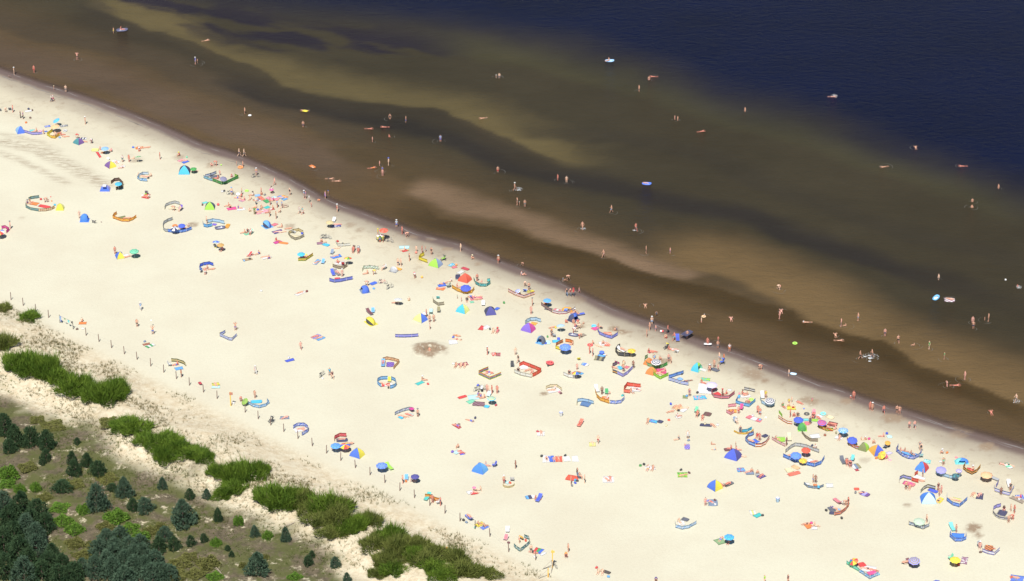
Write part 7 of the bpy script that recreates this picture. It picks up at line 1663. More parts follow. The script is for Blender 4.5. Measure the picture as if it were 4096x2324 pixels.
c 78.48 -65.53 270 white lounger|white lounger inside lavender striped windbreak
a 78.83 -58.81 79.59 -60.59 .9 stripes:mint:white|mint and white mat near right shore
b 79.12 -69.17 80.25 -69.00 1.4 floral:blue:white|blue patterned towel at right edge
bag 79.38 -69.86 white|white bag below person in hot pink at right edge
b 78.23 -69.00 79.98 -70.72 .9 solid:taupe|taupe blanket strip at right edge
w .85 solid:lavender 76.24,-71.91 75.47,-72.25 74.94,-72.76 74.70,-73.78|lavender white windbreak, back of navy lined bowl
w .85 stripes:white:navy:white 74.68,-73.87 74.91,-74.79 75.45,-75.47 76.30,-75.80 76.85,-75.80|white and navy windbreak, front of navy lined bowl
a 75.47 -73.44 76.83 -74.12 1.6 solid:navy|navy groundsheet inside white and navy bowl
w .8 floral:bluegrey:white 61.32,-76.64 61.22,-77.14 62.15,-77.64 63.31,-78.48 64.36,-77.64 64.48,-76.64|slate and white patterned windbreak under pale green umbrella
u 62.75 -77.69 1.9 solid:palegreen 8 270 1.0|pale green white umbrella over slate patterned windbreak
c 67.81 -78.14 280 aqua lounger|aqua lounger beside person with white trunks
w .85 floral:cornflower:lightblue 67.40,-79.51 67.09,-80.51 67.71,-81.90 68.78,-81.90 69.57,-81.33 69.67,-80.01|light blue patterned windbreak bowl with blue sheet
b 67.49 -80.18 69.44 -80.34 1.4 solid:azure|azure sheet inside light blue patterned bowl
c 71.33 -83.46 300 silver camp|silver chair with sunburnt sitter at lower right
w .8 stripes:lavender:white:lavender 71.50,-84.76 72.30,-85.40 73.23,-85.73 74.22,-84.43|lavender white windbreak at lower right
a 71.87 -83.92 73.25 -84.24 1.4 check:orange:brown z=.3|orange and brown blanket over chair behind lavender windbreak
bag 72.71 -85.00 navy|navy cloth hung on lavender windbreak
bag 71.23 -84.92 brown|brown bag left of lavender windbreak
u 60.60 -88.98 1.85 rings:khaki:lavender 12 250 1.2|khaki and lavender ringed umbrella at bottom right
c 60.17 -88.14 300 maroon lounger|maroon lounger in shade of khaki ringed umbrella
u 66.79 -88.74 1.75 solid:yellow 5 270 1.2|bright yellow umbrella alone at bottom right
c 66.34 -86.85 200 mint camp|mint chair behind bright yellow umbrella
bag 67.46 -88.38 orangered|orange red bag by pole of bright yellow umbrella
b 68.21 -88.06 68.74 -86.13 1.0 floral:mauve:white|mauve patterned towel right of bright yellow umbrella
b 74.80 -91.79 76.66 -92.26 1.8 floral:cornflower:bluegrey|blue grey blanket at bottom right corner
bag 74.89 -91.79 orangered|orange red bag on blue grey blanket at bottom right corner
u 63.28 -94.87 1.4 solid:blue 5 270 1.2|blue umbrella cut by bottom edge
a 28.27 -52.89 28.27 -54.71 .9 check:violet:lavender|violet air mattress on empty sand
bag 28.61 -51.88 bluegrey|blue grey bag above violet air mattress
b 26.28 -62.42 27.86 -62.42 1.5 floral:lime:green|lime green patterned blanket with black bags
bag 26.91 -61.01 black|black bag at top of lime green blanket
bag 28.17 -61.89 maroon|maroon bag at right of lime green blanket
t 31.99 -66.28 1.9 1.7 1.5 40 blue yellow yellow pyr|blue and yellow tent alone at lower middle
b 32.14 -66.33 32.12 -66.68 .5 solid:white z=.95|white cloth on corner of blue and yellow tent
c 34.15 -65.59 40 slate lounger|slate lounger with reclining person right of blue yellow tent
b 35.85 -61.01 37.07 -60.83 1.2 floral:skyblue:crimson|sky blue and red towels at left of row
b 37.18 -61.89 38.48 -61.89 1.0 solid:bluegrey|blue grey towel in row of towels
b 38.64 -62.25 39.38 -62.25 .8 solid:silver|silver towel in row of towels
b 39.03 -63.31 40.11 -62.42 1.0 solid:indigo|indigo towel at right end of row
a 30.53 -70.77 32.17 -70.77 1.9 solid:bluegrey|blue grey mat with white bag, lower middle
ring 30.65 -70.17 .5 royal|royal blue ball ring at corner of blue grey mat
bag 31.72 -71.37 white|white bag on blue grey mat
bag 31.75 -70.17 maroon|maroon bag on blue grey mat
bin 41.54 -70.43 paleblue|pale blue litter bin alone, lower right middle
w .8 floral:lightblue:white 25.20,-76.85 25.15,-77.94 26.15,-78.52 27.21,-78.19 28.49,-76.94|white windbreak with blue hem alone at bottom middle
b 25.66 -76.69 26.66 -76.52 1.3 solid:white|white sheet behind white blue hemmed windbreak
a 26.28 -75.26 27.33 -75.93 .9 solid:slate|dark slate mat behind white blue hemmed windbreak
b 36.99 -73.66 37.90 -73.57 1.4 stripes:white:paleyellow:white|white towel with yellow band alone
b 37.63 -74.84 38.69 -74.00 .9 solid:turquoise|turquoise towel right of white and yellow towel
bag 38.88 -74.50 black|black bag right of turquoise towel
u 33.13 -82.57 1.65 floral:cyan:blue 5 270 1.3|cyan ringed umbrella alone at bottom middle
b 31.19 -82.15 32.49 -81.49 1.6 solid:sage|sage towel under sunbather left of cyan umbrella
a 43.47 -61.22 44.81 -60.87 1.2 solid:cream|cream air mattress piece beside tomato ended one
a 43.73 -62.64 45.81 -61.67 .9 solid:coral|coral and white inflatable lounger alone, right lower middle
a 44.73 -59.53 45.75 -60.69 .9 solid:peach|pale peach inflatable pillow beside coral lounger
c 52.92 -58.37 280 slate lounger|slate lounger left of seated pair, right lower middle
c 54.48 -58.19 250 aqua camp|aqua chair behind tanned seated pair
b 54.30 -59.98 55.55 -59.62 1.5 stripes:white:bluegrey:khaki|white grey and khaki striped blanket right of seated pair
b 54.66 -61.05 55.23 -60.87 .6 solid:crimson|crimson towel at lower corner of striped blanket
w .6 solid:bluegrey 46.09,-65.28 46.56,-66.24 47.54,-66.58 48.37,-66.58 49.17,-65.97|blue grey windbreak curved with orange towel over it
b 46.12 -64.93 47.02 -65.28 .6 solid:white|white towel inside blue grey curved windbreak
b 47.46 -66.26 48.10 -66.26 .5 solid:orange z=.5|orange towel hung on blue grey curved windbreak
b 48.30 -66.35 48.25 -67.05 .35 solid:cyan z=.45|cyan towel hung on blue grey curved windbreak
b 49.61 -65.63 50.68 -65.63 1.2 solid:white|white towel right of blue grey curved windbreak
a 53.83 -66.76 54.71 -66.76 .7 solid:tomato|tomato red board right lower middle
a 54.70 -67.71 56.06 -68.75 1.1 stripes:purple:lavender:purple|purple striped mat with lying person
bag 53.99 -67.89 grey|grey bag left of purple striped mat
c 50.92 -70.64 120 rose lounger|rose striped lounger above lavender orange windbreak
w .85 stripes:mauve:orange:mauve:orange 49.99,-74.55 51.02,-74.21 51.96,-73.03 52.54,-71.84|mauve and orange striped windbreak with two lying people
a 49.25 -72.86 50.28 -72.52 1.5 solid:slate|slate mat left of mauve and orange windbreak
a 49.26 -73.71 50.15 -73.87 .8 solid:navy|navy mat at lower left of mauve and orange windbreak
bag 48.89 -73.08 black|black bag left of slate mat
bag 51.08 -75.31 black|black sandals bag below mauve and orange windbreak
b 45.27 -77.74 46.30 -77.24 1.2 solid:orange|orange towel under pair below windbreaks
b 46.14 -78.07 47.04 -78.07 .9 solid:white|white towel right of orange towel under pair
bag 46.26 -76.73 hotpink|hot pink hat bag between pair on orange towel
w .8 floral:mint:aqua 50.51,-88.11 51.22,-89.10 52.19,-90.20|mint windbreak at bottom, left part beside rainbow umbrella
w .8 floral:skyblue:white 52.18,-90.32 52.89,-91.29 53.59,-92.27 55.06,-91.17|sky blue patterned windbreak at bottom, right part
u 51.46 -88.89 1.6 gores:red:yellow:orange:blue:emerald 25 200 1.0|rainbow coloured umbrella at bottom right middle
a 52.22 -88.61 53.36 -88.11 1.2 solid:red|red mat behind sky blue windbreak at bottom
a 53.35 -90.81 54.75 -90.32 .9 solid:hotpink|hot pink towel behind sky blue windbreak at bottom
a 54.54 -91.05 55.12 -90.69 .8 solid:cyan|cyan mat at right end of sky blue windbreak at bottom
b 52.85 -89.10 54.67 -89.83 1.8 solid:white|white sheet under three sunbathers at bottom
boat -83.18 118.21 10 2.6 navy z=-.1|dark navy inflatable dinghy floating at upper left
ring -52.49 74.55 .7 white|white and orange swim ring with child beside wader off left shore
a -42.11 76.87 -40.98 76.39 .8 solid:yellow|yellow float under swimmer in brown water
a -39.07 51.57 -38.02 50.24 .8 solid:orange|orange air mattress floating near left shore with child
boat 20.35 101.92 0 2.0 lightblue z=-.1|pale blue inflatable raft with people far out
boat 25.70 43.35 350 1.9 blue z=-.1|bright blue inflatable dinghy floating mid water
splash 1.31 40.90 1.0|white splash behind bather running through water
splash 13.17 24.30 .6|white splash at feet of runner in white bikini
splash 22.74 23.68 .5|white splash at feet of wader in grey trunks
splash 65.48 84.22 .8|white splash around front crawl swimmer
boat 74.98 -2.81 60 1.9 skyblue z=-.1|sky blue and yellow inflatable boat floating at right
a 76.22 -3.52 78.20 -3.75 1.5 check:white:mauve|white checked air mattress floating at right
ball 88.26 3.79 .35 white|white ball floating at right edge water
splash 90.22 1.24 .7|white splash round bather at right edge water
ring 48.60 -19.49 .9 lime|bright green swim ring floating in dark channel
splash 61.06 -24.23 1.7|big white splash in dark channel
splash 83.61 -39.19 .8|white splash at far right edge
boat 47.44 -30.10 340 1.2 paleblue|pale blue small inflatable boat pulled at waterline
w .8 stripes:blue:white:blue:white:blue:white -50.44,-16.87 -48.77,-18.34 -48.16,-18.49 -47.47,-16.87|blue and white striped windbreak curved alone at left
w .8 stripes:blue:white:blue:white -49.59,-15.65 -50.45,-16.73|short blue and white striped wing joined at left of curved windbreak
bag -44.53 -0.38 white|white bag alone on empty sand above lone sunbather
mark -9.86 -86.25 post3|short yellow marker post among green dune shrubs
mark 5.41 -91.70 post4|yellow post with grey timber brace cut by bottom edge
c 10.72 -63.46 330 bluegrey camp|folding chair under person leaning right of person in black dress
c 30.48 -44.02 250 sage camp|folding chair under tanned person in pale green chair beside maroon striped mat
c 49.46 -44.68 250 rose camp|folding chair under person in camp chair group right of black tube, left
c 53.49 -59.26 270 grey camp|folding chair under tanned person left, beside slate lounger
c 53.99 -59.80 260 bluegrey camp|folding chair under tanned person in black swimsuit right, beside slate lounger
p 2.88 -85.06 st 90 tr:black|person in black trunks with back to camera beside diamond enclosure
p 8.55 -84.71 st 200 bi:white|person in white bikini standing at bottom middle
p 68.28 -79.30 st 200 bk:white|person in white trunks standing right of aqua lounger
p 76.72 -76.64 st 90 bk:black|person nearest camera in group beside navy bowl
p 64.10 -76.47 st 200 tr:darkred|person with hand on hip right of pale green umbrella
p 78.06 -73.78 st 200 tr:grey|person standing at right of group beside navy bowl
p 30.16 -71.63 st 90 bk:rose|person standing with back to camera beside grey mat
p -11.15 -71.55 st 200 sw:navy|tanned person in navy standing right of orange checked windbreak
p 52.48 -71.50 st 200 sw:brown|tanned person standing above lavender orange striped windbreak
p -12.43 -70.82 st 90 bi:grey|tanned person standing before orange checked windbreak, left one
p 76.75 -68.48 st 90 tr:brown sk:d|tanned person with back to camera before lavender striped windbreak
p 67.46 -67.96 st 200 bk:red|sunburnt person standing right of azure and white tent
p 67.04 -67.27 st 300 ts:maroon|person in maroon right of azure and white tent
p 78.40 -67.27 st 250 ts:black|person in black bending by white lounger
p 62.03 -66.92 st 90 tr:black|person in black trunks with arms spread before slate windbreak
p 9.30 -65.22 st 0 bk:white|person standing on orange towel, front left
p -1.28 -65.11 st 100 tr:crimson ha:white|person in crimson trunks and white hat by yellow paddling pool
p -17.27 -65.00 st 200 tr:black|person in black trunks standing left of dark indigo umbrella
p 47.97 -64.93 st 250 bk:navy sk:d|deeply tanned person standing close to azure shorts
p 11.46 -64.87 st 0 tr:black|person in black trunks standing right of orange towel
p 47.57 -64.75 st 0 tr:azure|person in azure shorts standing behind slate canopy boat
p 65.13 -63.07 st 0 tr:navy|person in navy trunks standing on white sheet
p 10.36 -62.85 st 200 dr:black|person with long dark hair in black dress
p 0.57 -60.41 st 200 bk:brown sk:d|deeply tanned person standing alone at lower middle
p 68.86 -59.60 st 90 sw:mint ha:cream|person in mint with cream hat standing above lavender umbrella
p 8.18 -86.28 be 270 ts:amber|person in amber shirt stooping before person in white bikini
p 65.85 -55.28 st 250 sw:black|person in black swimsuit at right tip of royal boat windbreak
p 65.73 -54.73 st 250 ts:grey|person in grey shirt behind right tip of royal boat windbreak
p 44.33 -53.41 st 200 sw:brown sk:d|tanned person standing between rose diamond windbreak and cream chair
p 13.92 -52.68 wk 250 tr:crimson|person in crimson shorts standing by pale yellow towel
p 40.09 -51.95 st 250 bk:brown|tanned person standing inside round periwinkle enclosure
p 28.50 -51.23 st 270 dr:white|person in long white dress standing alone
p 37.11 -49.82 st 90 dr:slate|person in grey dress with back to camera by yellow cyan windbreak
p 64.83 -48.10 wk 90 tr:slate|sunburnt person walking on wet sand, left of two
p 65.69 -48.10 wk 90 tr:bluegrey|sunburnt person walking on wet sand, right of two
p 77.55 -75.64 be 200 bi:pink|person in pink bikini bending in group beside navy bowl
p 48.75 -46.75 st 90 dr:slate|person in grey dress standing right of green dome tent
p 45.71 -44.30 st 180 tr:slate|person in slate shorts standing below yellow family towels
p -15.49 -44.29 st 90 tr:brown ha:grey|person with grey hat standing right of grey blue arch
p 52.11 -71.50 be 200 bk:black ha:white|person bending with white cap above lavender orange windbreak
p 63.76 -43.40 st 90 bk:pink|person in pink bottoms with dark hair at right waterline
p 37.27 -43.35 st 90 tr:red|sunburnt person in red shorts standing before pink enclosure
p 61.19 -43.17 wk 270 tr:navy|person in navy trunks walking alone along right waterline
p 40.46 -43.16 wk 270 bk:brown|tanned person walking beside child in blue shorts
p 63.36 -43.11 st 90 tr:black|person in black trunks, left of pair at right waterline
p 59.41 -42.31 st 300 bk:pink ha:white|person with white hat walking, right of pair at right waterline
p 59.06 -42.02 st 300 bk:brown|tanned person walking, left of pair at right waterline
p 83.54 -39.40 wk 200 tr:grey|person splashing through water at far right edge
p 56.72 -38.47 st 250 bk:brown|tanned person standing at waterline with crouching child
p 42.14 -38.18 st 250 ts:yellow|person in yellow shirt behind navy ringed parasol
p -42.71 -38.13 st 250 bk:grey|person with grey shorts standing behind cyan mat
p 34.98 -37.80 st 200 tr:brown ha:red sk:d|tanned person with red headscarf inside mauve crescent
p 29.50 -37.61 st 250 sw:mauve|person in mauve swimsuit standing by green play mat
p 14.97 -36.97 st 90 tr:brown sk:d|tanned person standing with back to camera in U shelter
p -3.88 -36.62 st 200 bk:brown|person with dark hair standing right of bicycles, second of four
p -3.34 -36.52 st 200 bk:white|person with white bottoms standing, third of four by bicycles
p -2.47 -36.52 st 250 bi:pink|person standing apart, rightmost of four by bicycles
p -4.17 -36.13 st 250 bk:grey|person standing right of bicycles, leftmost of four
p 76.10 -31.81 st 200 bk:pink|wader in pink bottoms at right end of sandbar
p -30.20 -31.74 wk 300 bk:lightblue ts:maroon|person with long hair walking beside person in cyan shirt
p -55.64 -31.06 st 200 sw:orange sk:d|tanned person in orange swimsuit standing by fence
p -30.70 -30.65 wk 300 ts:cyan tr:grey|person in cyan shirt walking beside companion and bicycle
p -43.25 -30.05 wk 300 ts:white pa:white ha:white|person all in white walking alone across empty sand
p -62.06 -16.17 up 100 tr:blue|person in blue shorts reaching up for white ball
p 18.79 -29.35 st 250 tr:navy|person standing inside lavender V enclosure
p -47.89 -14.76 up 270 tr:violet|person in violet trunks with hands behind head above striped windbreak at left
p 20.51 -28.15 st 250 tr:black sk:d|tanned person in black trunks at right tip of lavender V
p 34.21 -27.85 st 250 bk:black|person in black bottoms standing above grey mat near shore
p 1.05 -26.17 wk 200 ts:black bk:grey|person in black top walking above red mesh enclosure
p 26.60 -25.83 st 90 tr:navy|person in navy trunks right of green windbreak ring
p 35.22 -25.32 st 200 tr:lightblue|person in pale shorts standing behind blue buggy
p 59.24 -24.76 wk 0 tr:black|bather wading fast in dark channel, left of big splash
p 61.31 -24.23 wk 180 tr:black|bather behind big white splash in dark channel
p 71.31 -83.62 sc 260 bk:pink ha:white|sunburnt person with white hat seated at lower right
p 13.76 -23.77 st 180 tr:navy|tanned person in navy trunks, right of pair by red ring
p 0.58 -23.53 st 90 bk:white|pale person standing, upper of pair by red enclosure
p -4.20 -23.33 st 200 sw:grey ha:white|person in grey swimsuit and white hat by striped rug
p 13.25 -22.95 st 200 bk:brown|tanned person standing, left of pair by red ring
p 37.16 -22.37 st 90 ts:white tr:orange|person in white shirt and orange shorts at waterline
p -36.16 -21.56 wk 90 bi:white|person walking away alone across empty sand
p 71.42 -21.36 st 200 ts:green tr:green|wader in green shirt on right sandbar
p 35.23 -21.24 st 90 tr:grey|person in grey shorts with child on shoulders at waterline
p 33.54 -20.21 st 250 bi:brown|tanned person standing with white board at waterline
p 66.36 -19.27 wk 90 tr:black|wader in black trunks walking on right sandbar
p 27.91 -18.35 wk 200 tr:turquoise|person in turquoise shorts standing beside blue standing chair
p 30.20 -17.63 st 90 tr:navy|person carrying navy air bed at waterline
p 23.24 -17.10 st 0 bi:pink|person standing nearest camera of waterline family
p 64.35 -16.89 st 90 tr:navy|wader in navy trunks with splash on right sandbar
p 77.59 -73.27 st 200 bk:brown s=.9|child standing at back of group right of navy bowl
p 26.93 -15.75 wk 340 pa:black|person in long black trunks walking along waterline
p 23.84 -14.70 st 200 bi:white|person in white bikini walking at waterline beside child
p 79.98 -14.17 st 90 tr:navy|wader in navy shorts, lower left of group at right
p -65.09 -13.42 st 270 tr:black|person in black trunks with hand on hip, playing ball
p 57.16 -13.26 st 180 tr:grey|wader in grey trunks playing with child on sandbar
p 24.30 -12.69 st 90 tr:lightblue ha:white|person in pale shorts and white cap with back to camera at waterline
p -14.36 -11.88 st 90 bk:brown|person with back to camera, left of yellow blue tent pair
p -13.62 -11.77 st 90 bk:black|person in black bottoms with back to camera, right of pair
p 83.00 -11.43 st 180 bi:orange|bather right of group facing a child at right
p 60.31 -11.20 st 200 tr:lightblue|wader in pale blue shorts with hands on head on sandbar
p 67.04 -68.74 st 200 bk:brown s=.9|person nearest camera right of azure and white tent
p 46.68 -10.51 st 200 bi:white|person in white bikini standing in dark water near right shore
p -14.97 -9.85 st 0 bk:brown|tanned person standing behind yellow and blue tent
p -44.94 -39.19 be 270 bk:brown|person bending behind green striped umbrella at fence
p 3.34 -8.82 st 250 bi:brown|person standing on sand, nearer of pair right of navy tent
p -65.14 -7.42 wk 270 ts:lightblue pa:white ha:white|person in pale blue shirt and white hat walking alone
p 3.55 -5.80 st 0 bk:pink ha:grey|person standing with back to shore, farther of pair
p 10.32 -2.31 wk 270 ts:darkred pa:grey|person in dark red shirt walking at waterline, middle of three
p 9.70 -2.20 wk 270 ts:black pa:bluegrey|person in black shirt walking at waterline, left of three
p 10.87 -2.20 wk 270 ts:red pa:slate ha:red|person in red with red hat at waterline, right of three
p 10.72 -63.46 sc 330 bi:violet|person leaning right of person in black dress
p 3.00 0.12 st 100 tr:navy|person in navy trunks above orange striped windbreak
p 42.09 -28.55 be 200 bk:red|person bending over sand digging at shore right of buggy
p 53.99 -59.80 sc 260 sw:black|tanned person in black swimsuit seated right, beside slate lounger
p 53.49 -59.26 sc 270 bk:brown|tanned person seated left, beside slate lounger
p -6.23 3.45 st 90 tr:brown|tanned person standing in teal bowl windbreak
p -30.43 5.23 st 100 bi:white ha:white|person in white bikini standing before blue windbreak
p -20.57 9.42 st 250 tr:navy|person in navy trunks standing, left of pair by orange mat
p -20.04 9.42 st 200 bi:pink|person in pale bikini standing, right of pair by orange mat
p -2.47 10.52 st 250 tr:red ha:white|person in red trunks and white cap standing in wash
p -18.57 11.37 st 200 sw:black|person in black swimsuit standing alone near yellow windbreak
p 16.60 12.85 wk 200 bi:blue|person walking on edge of brown sandbar
p 11.61 -17.69 be 20 tr:crimson|person in crimson trunks bending right of navy dinghy
p -14.65 13.81 st 250 sw:brown|person in dark swimsuit standing above lime and slate tent
p -72.21 14.09 st 90 bk:brown|tanned person standing behind blue and yellow tent at left
p -16.37 14.39 st 0 bi:brown|tanned person behind tall yellow windbreak flap
p 24.40 14.43 st 0 tr:black|person in black trunks standing at right of brown sandbar
p -9.34 15.21 st 200 sw:cream|person in cream swimsuit standing where wet sand meets water
p 10.64 -15.61 be 0 ts:white ha:black|person in white shirt and dark hat stooping over navy dinghy
p 11.42 -14.34 be 0 tr:black|person bending in black trunks in family ring
p 36.68 -46.37 sc 300 ts:white ha:white|person under white hat reclining above yellow and cyan windbreak
p -24.21 18.75 st 90 ts:green tr:blue|person in green shirt standing at vendor cart
p -23.62 18.86 st 180 ts:yellow tr:yellow|vendor in yellow beside the cart
p 49.46 -44.68 sc 250 sw:brown|person seated in camp chair group right of black tube, left
p 30.48 -44.02 sc 250 bk:brown|tanned person in pale green chair beside maroon striped mat
p -24.67 20.99 st 0 ts:yellow ha:yellow|person in yellow cap behind vendor cart
p -20.25 22.18 st 200 bi:pink|person walking at waterline right of vendor cart
p 22.87 23.48 wk 300 tr:grey|wader in grey trunks with splash right of brown sandbar
p 13.04 24.09 wk 250 bi:white|person in white bikini running with splash over brown sandbar
p -92.80 24.23 st 200 bk:pink ha:grey|sunburnt person standing right of magenta windbreak at left edge
p -21.37 24.81 st 90 ts:paleblue tr:blue ha:white|person in pale shirt, blue shorts and white cap at waterline
p -56.67 26.42 st 200 tr:navy|person standing inside the curl of pale blue windbreak
p -80.58 28.57 st 300 bi:pink|person in pink bikini behind round blue tent
p -39.13 30.27 wk 20 ts:aqua tr:white|person in aqua top walking right of crowd with companion
p -39.76 30.63 wk 20 ts:white tr:white|person in white shirt walking right of crowd with a companion
p 18.60 31.12 wk 180 tr:lightblue|wader in pale blue shorts walking right of brown sandbar
p -32.71 31.24 st 20 sw:red ha:white|person in red with white hat standing on wet sand
p 47.55 0.28 be 200 bi:red|person with white hat squatting on sandbar at right
p 2.41 33.43 st 90 tr:grey|wader in grey shorts holding white hatted child
p 2.33 1.67 be 270 bi:white|person bending beside man above orange striped windbreak
p -25.72 1.76 be 180 bk:navy|person bending behind sky blue dome tent
p 0.97 34.28 st 200 sw:black|person in black swimsuit wading with child in pink
p 9.85 3.90 be 0 tr:black|person in black trunks bending in water with two small children
p -17.39 4.58 be 100 ts:white ha:red|person in long white shirt bending alone on sand
p -38.92 36.86 st 180 ts:purple tr:white|person in purple top and white shorts on waterline beyond crowd
p -35.25 36.94 st 20 dr:lilac|person in lilac dress standing in shallow water
p -39.27 37.06 st 0 ts:lightblue tr:grey ha:white|person with white hat, left of pair on waterline beyond crowd
p 33.37 -28.85 sc 260 bi:brown ha:white|person with white hat seated right of cyan and lime shelter
p -55.05 5.99 be 90 tr:white|person bending in white trunks in front of striped blue arc
p -24.86 6.01 be 0 ts:yellow|person in yellow shirt bending inside white and green arch
p -42.05 38.40 st 250 sw:black|person in black swimsuit standing apart, right of the crowd
p -53.06 38.41 st 90 tr:blue ha:lightblue|person in blue trunks and pale hat behind bicycle at crowd edge
p -51.15 38.54 st 0 tr:navy|tall person in dark trunks holding bag at top of crowd
p -47.45 38.54 st 180 bi:red|person in red bikini standing at top of crowd
p 0.51 40.47 wk 0 bk:brown ha:white|bather running with splash off middle shore
p 75.50 -91.79 lyb 340 bk:coral|person lying on blue grey blanket at bottom right corner
p -45.22 42.71 wk 180 bi:black|person in black bikini walking on wet sand above crowd
p 13.61 -90.54 si 260 bk:pink|person sitting at right of log mat at bottom
p 13.01 -90.38 si 250 bk:pink|person sitting at left of log mat at bottom
p 1.11 -82.28 st 200 sw:coral s=.8|child in coral standing inside diamond enclosure
p 54.40 -89.83 lyb 160 bi:red|sunbather behind sky blue windbreak at bottom, right
p 53.76 -89.46 lyb 160 sw:black|sunbather behind sky blue windbreak at bottom, middle
p 53.10 -89.34 lyb 160 bi:brown|sunbather behind sky blue windbreak at bottom, left
p -49.03 46.94 st 90 ha:white bk:blue|person with white cap standing behind parked bicycles near shore
p 67.06 -88.06 si 250 ts:black|person in black in shade of bright yellow umbrella
p 59.48 -87.98 lyb 200 bk:orange z=.30|person lying left of khaki ringed umbrella
p 6.84 -16.65 sc 270 ts:brown ha:orange|person seated with orange hat behind blue mats
p 3.33 -84.96 lyb 340 tr:black|person lying on red green and blue towel
p -23.84 51.57 st 200 bi:white ha:blue|person in white bikini and blue cap wading by family
p 72.84 -84.11 lyb 200 bi:brown|tanned person lying on orange brown blanket
p 40.80 -43.73 wk 270 tr:lightblue s=.85|child in pale blue shorts walking with tanned person
p -75.41 52.91 st 90 ts:white tr:teal|person in white shirt and teal shorts seen from behind
p -74.16 53.09 st 240 bk:brown|tanned person standing left of green patterned parasol
p -19.46 20.87 be 0 bk:pink|person bending down at waterline right of vendor cart
p -68.31 54.24 st 0 bk:brown|tanned person walking alone with one arm out, near upper shore
p 33.12 -82.15 si 250 bk:blue|person sitting in shade of cyan umbrella
p -52.09 55.56 wk 0 tr:grey|person in grey trunks walking through shallows, right of pair
p -53.06 55.69 wk 0 tr:navy|person in navy trunks walking through shallows, left of pair
p -4.27 -77.74 si 40 sw:navy|person in navy sitting on blue towel by fence
p 46.74 -77.40 si 340 bk:brown|person sitting on white towel, right of pair below windbreaks
p -5.16 -77.13 si 30 sw:maroon|person with long dark hair sitting on yellow towel by fence
p 45.43 -76.90 lyb 20 sw:brown|person lying on orange towel, left of pair below windbreaks
p 25.86 -76.35 si 300 sw:cream|person in cream sitting behind white blue hemmed windbreak
p -6.62 -75.18 lyb 120 bi:pink z=.30|person reclining on blue lounger by fence
p -63.25 31.83 be 180 bi:brown|person leaning over inside light grey windbreak arch
p 31.97 -81.25 lyf 65 tr:cornflower|sunbather in blue trunks left of cyan umbrella
p 50.72 -72.69 lyb 330 ts:lightblue|person lying beside mauve and orange windbreak
p 80.19 -11.89 st 270 bi:white z=-.4|bather with arms out, upper left of group at right
p -87.96 35.33 be 0 bi:purple|person bending to a child beside slate teal enclosure
p 66.76 -70.20 lyb 50 tr:black|lone sunbather on yellow mat, lower right
p 69.57 -70.03 lyb 150 bi:brown|person lying in cornflower windbreak bowl, right
p 3.77 -69.77 si 0 bk:brown|person sitting on blue and white towels at lower middle
p 69.07 -69.69 lyb 150 bi:grey|person lying in cornflower windbreak bowl, left
p -84.87 70.48 st 200 bi:white ha:white|person in white bikini and white cap alone on wet sand
p 79.65 -69.34 si 180 ts:hotpink|person in hot pink on patterned towel at right edge
p 73.40 -68.48 lyb 60 bi:orange|right of two sunbathers on cream and navy towels
p 72.42 -68.31 lyb 60 bi:brown|left of two sunbathers on cream and navy towels
p 55.14 -67.89 lyb 170 tr:maroon|person lying with knees up on purple striped mat
p 26.98 -26.34 st 200 bi:red s=.85|child beside navy trunks right of green windbreak ring
p -97.61 72.96 st 180 ts:purple pa:black|person in purple top with black trousers, right of dark pair
p -5.93 -67.66 si 340 bk:red|person under hot pink hat sitting on red towel
p -98.20 73.32 st 0 ts:slate pa:black|person in dark clothes, left of standing pair above orange bag
p -5.04 -67.03 si 180 bi:black|person in black bikini sitting facing hot pink hat
p 73.55 -24.89 st 180 ts:emerald s=.85|wader in emerald shirt at edge of right sandbar
p 62.69 -66.40 si 250 bk:pink|person sitting on hot pink mat beside slate windbreak
p 34.06 -65.59 lyb 40 bi:black z=.30|person reclining on slate lounger
p 33.01 -65.41 lyb 130 bi:maroon|dark tanned person lying right of blue yellow tent
p -100.16 76.24 st 200 tr:purple|person in dark purple shorts right of grey deck chair
p -15.86 -64.36 si 0 ts:white|person in white sitting in shade of dark indigo umbrella
p 64.72 -64.13 lyb 330 bi:pink|person lying at front of white sheet by tomato windbreak
p 50.12 -72.35 lyf 130 ts:indigo|person in indigo lying on slate mat at left of mauve windbreak
p -23.04 7.89 sc 200 ts:white bk:white|person in white seated right of white and green arch
p 75.96 -63.15 si 200 bk:maroon|person in shade of large peach umbrella
p 72.80 -34.15 up 200 bi:black z=-.6|bather with arms spread in dark channel at right
p 39.53 -62.78 lyb 60 bi:orange|person lying on indigo towel at right end of row
p 27.11 -62.60 lyb 200 bk:white|person lying on lime green blanket
p 31.26 -70.69 lyf 130 sw:coral|person in coral lying on blue grey mat
p 39.03 -62.07 si 90 tr:slate|person sitting alone on grey towel in row
p 37.67 -61.54 lyb 30 bk:pink|person lying in row of towels, second from left
p 38.14 -61.54 si 90 bk:pink|person sitting with back to camera in row of towels
p -93.11 81.22 wk 0 ts:white pa:navy|person in white shirt walking along shore, left of pair
p -92.80 81.43 wk 0 ts:white tr:magenta|person in white shirt with magenta wrap walking along shore
p 21.68 -60.63 si 250 ts:white tr:yellow|person in white shirt and yellow shorts sitting on white cloth
p 22.47 -60.63 si 250 bi:pink|person in bikini sitting on white cloth beside yellow shorts
p -4.14 -59.60 si 340 ts:white|person in white sitting behind azure tent
p 48.21 -58.49 lyb 200 bi:red|person lying inside large round enclosure at right
p 6.77 -57.77 lyb 95 bi:black|sunbather on blue towel in row
p 5.55 -57.59 lyb 95 tr:brown|sunbather on white towel at left of row
p -27.98 14.65 sc 270 bi:grey ha:white|person with white hat seated in grey camp chair
p -90.72 102.62 up 270 tr:black|person in black trunks wading far left with hands on head
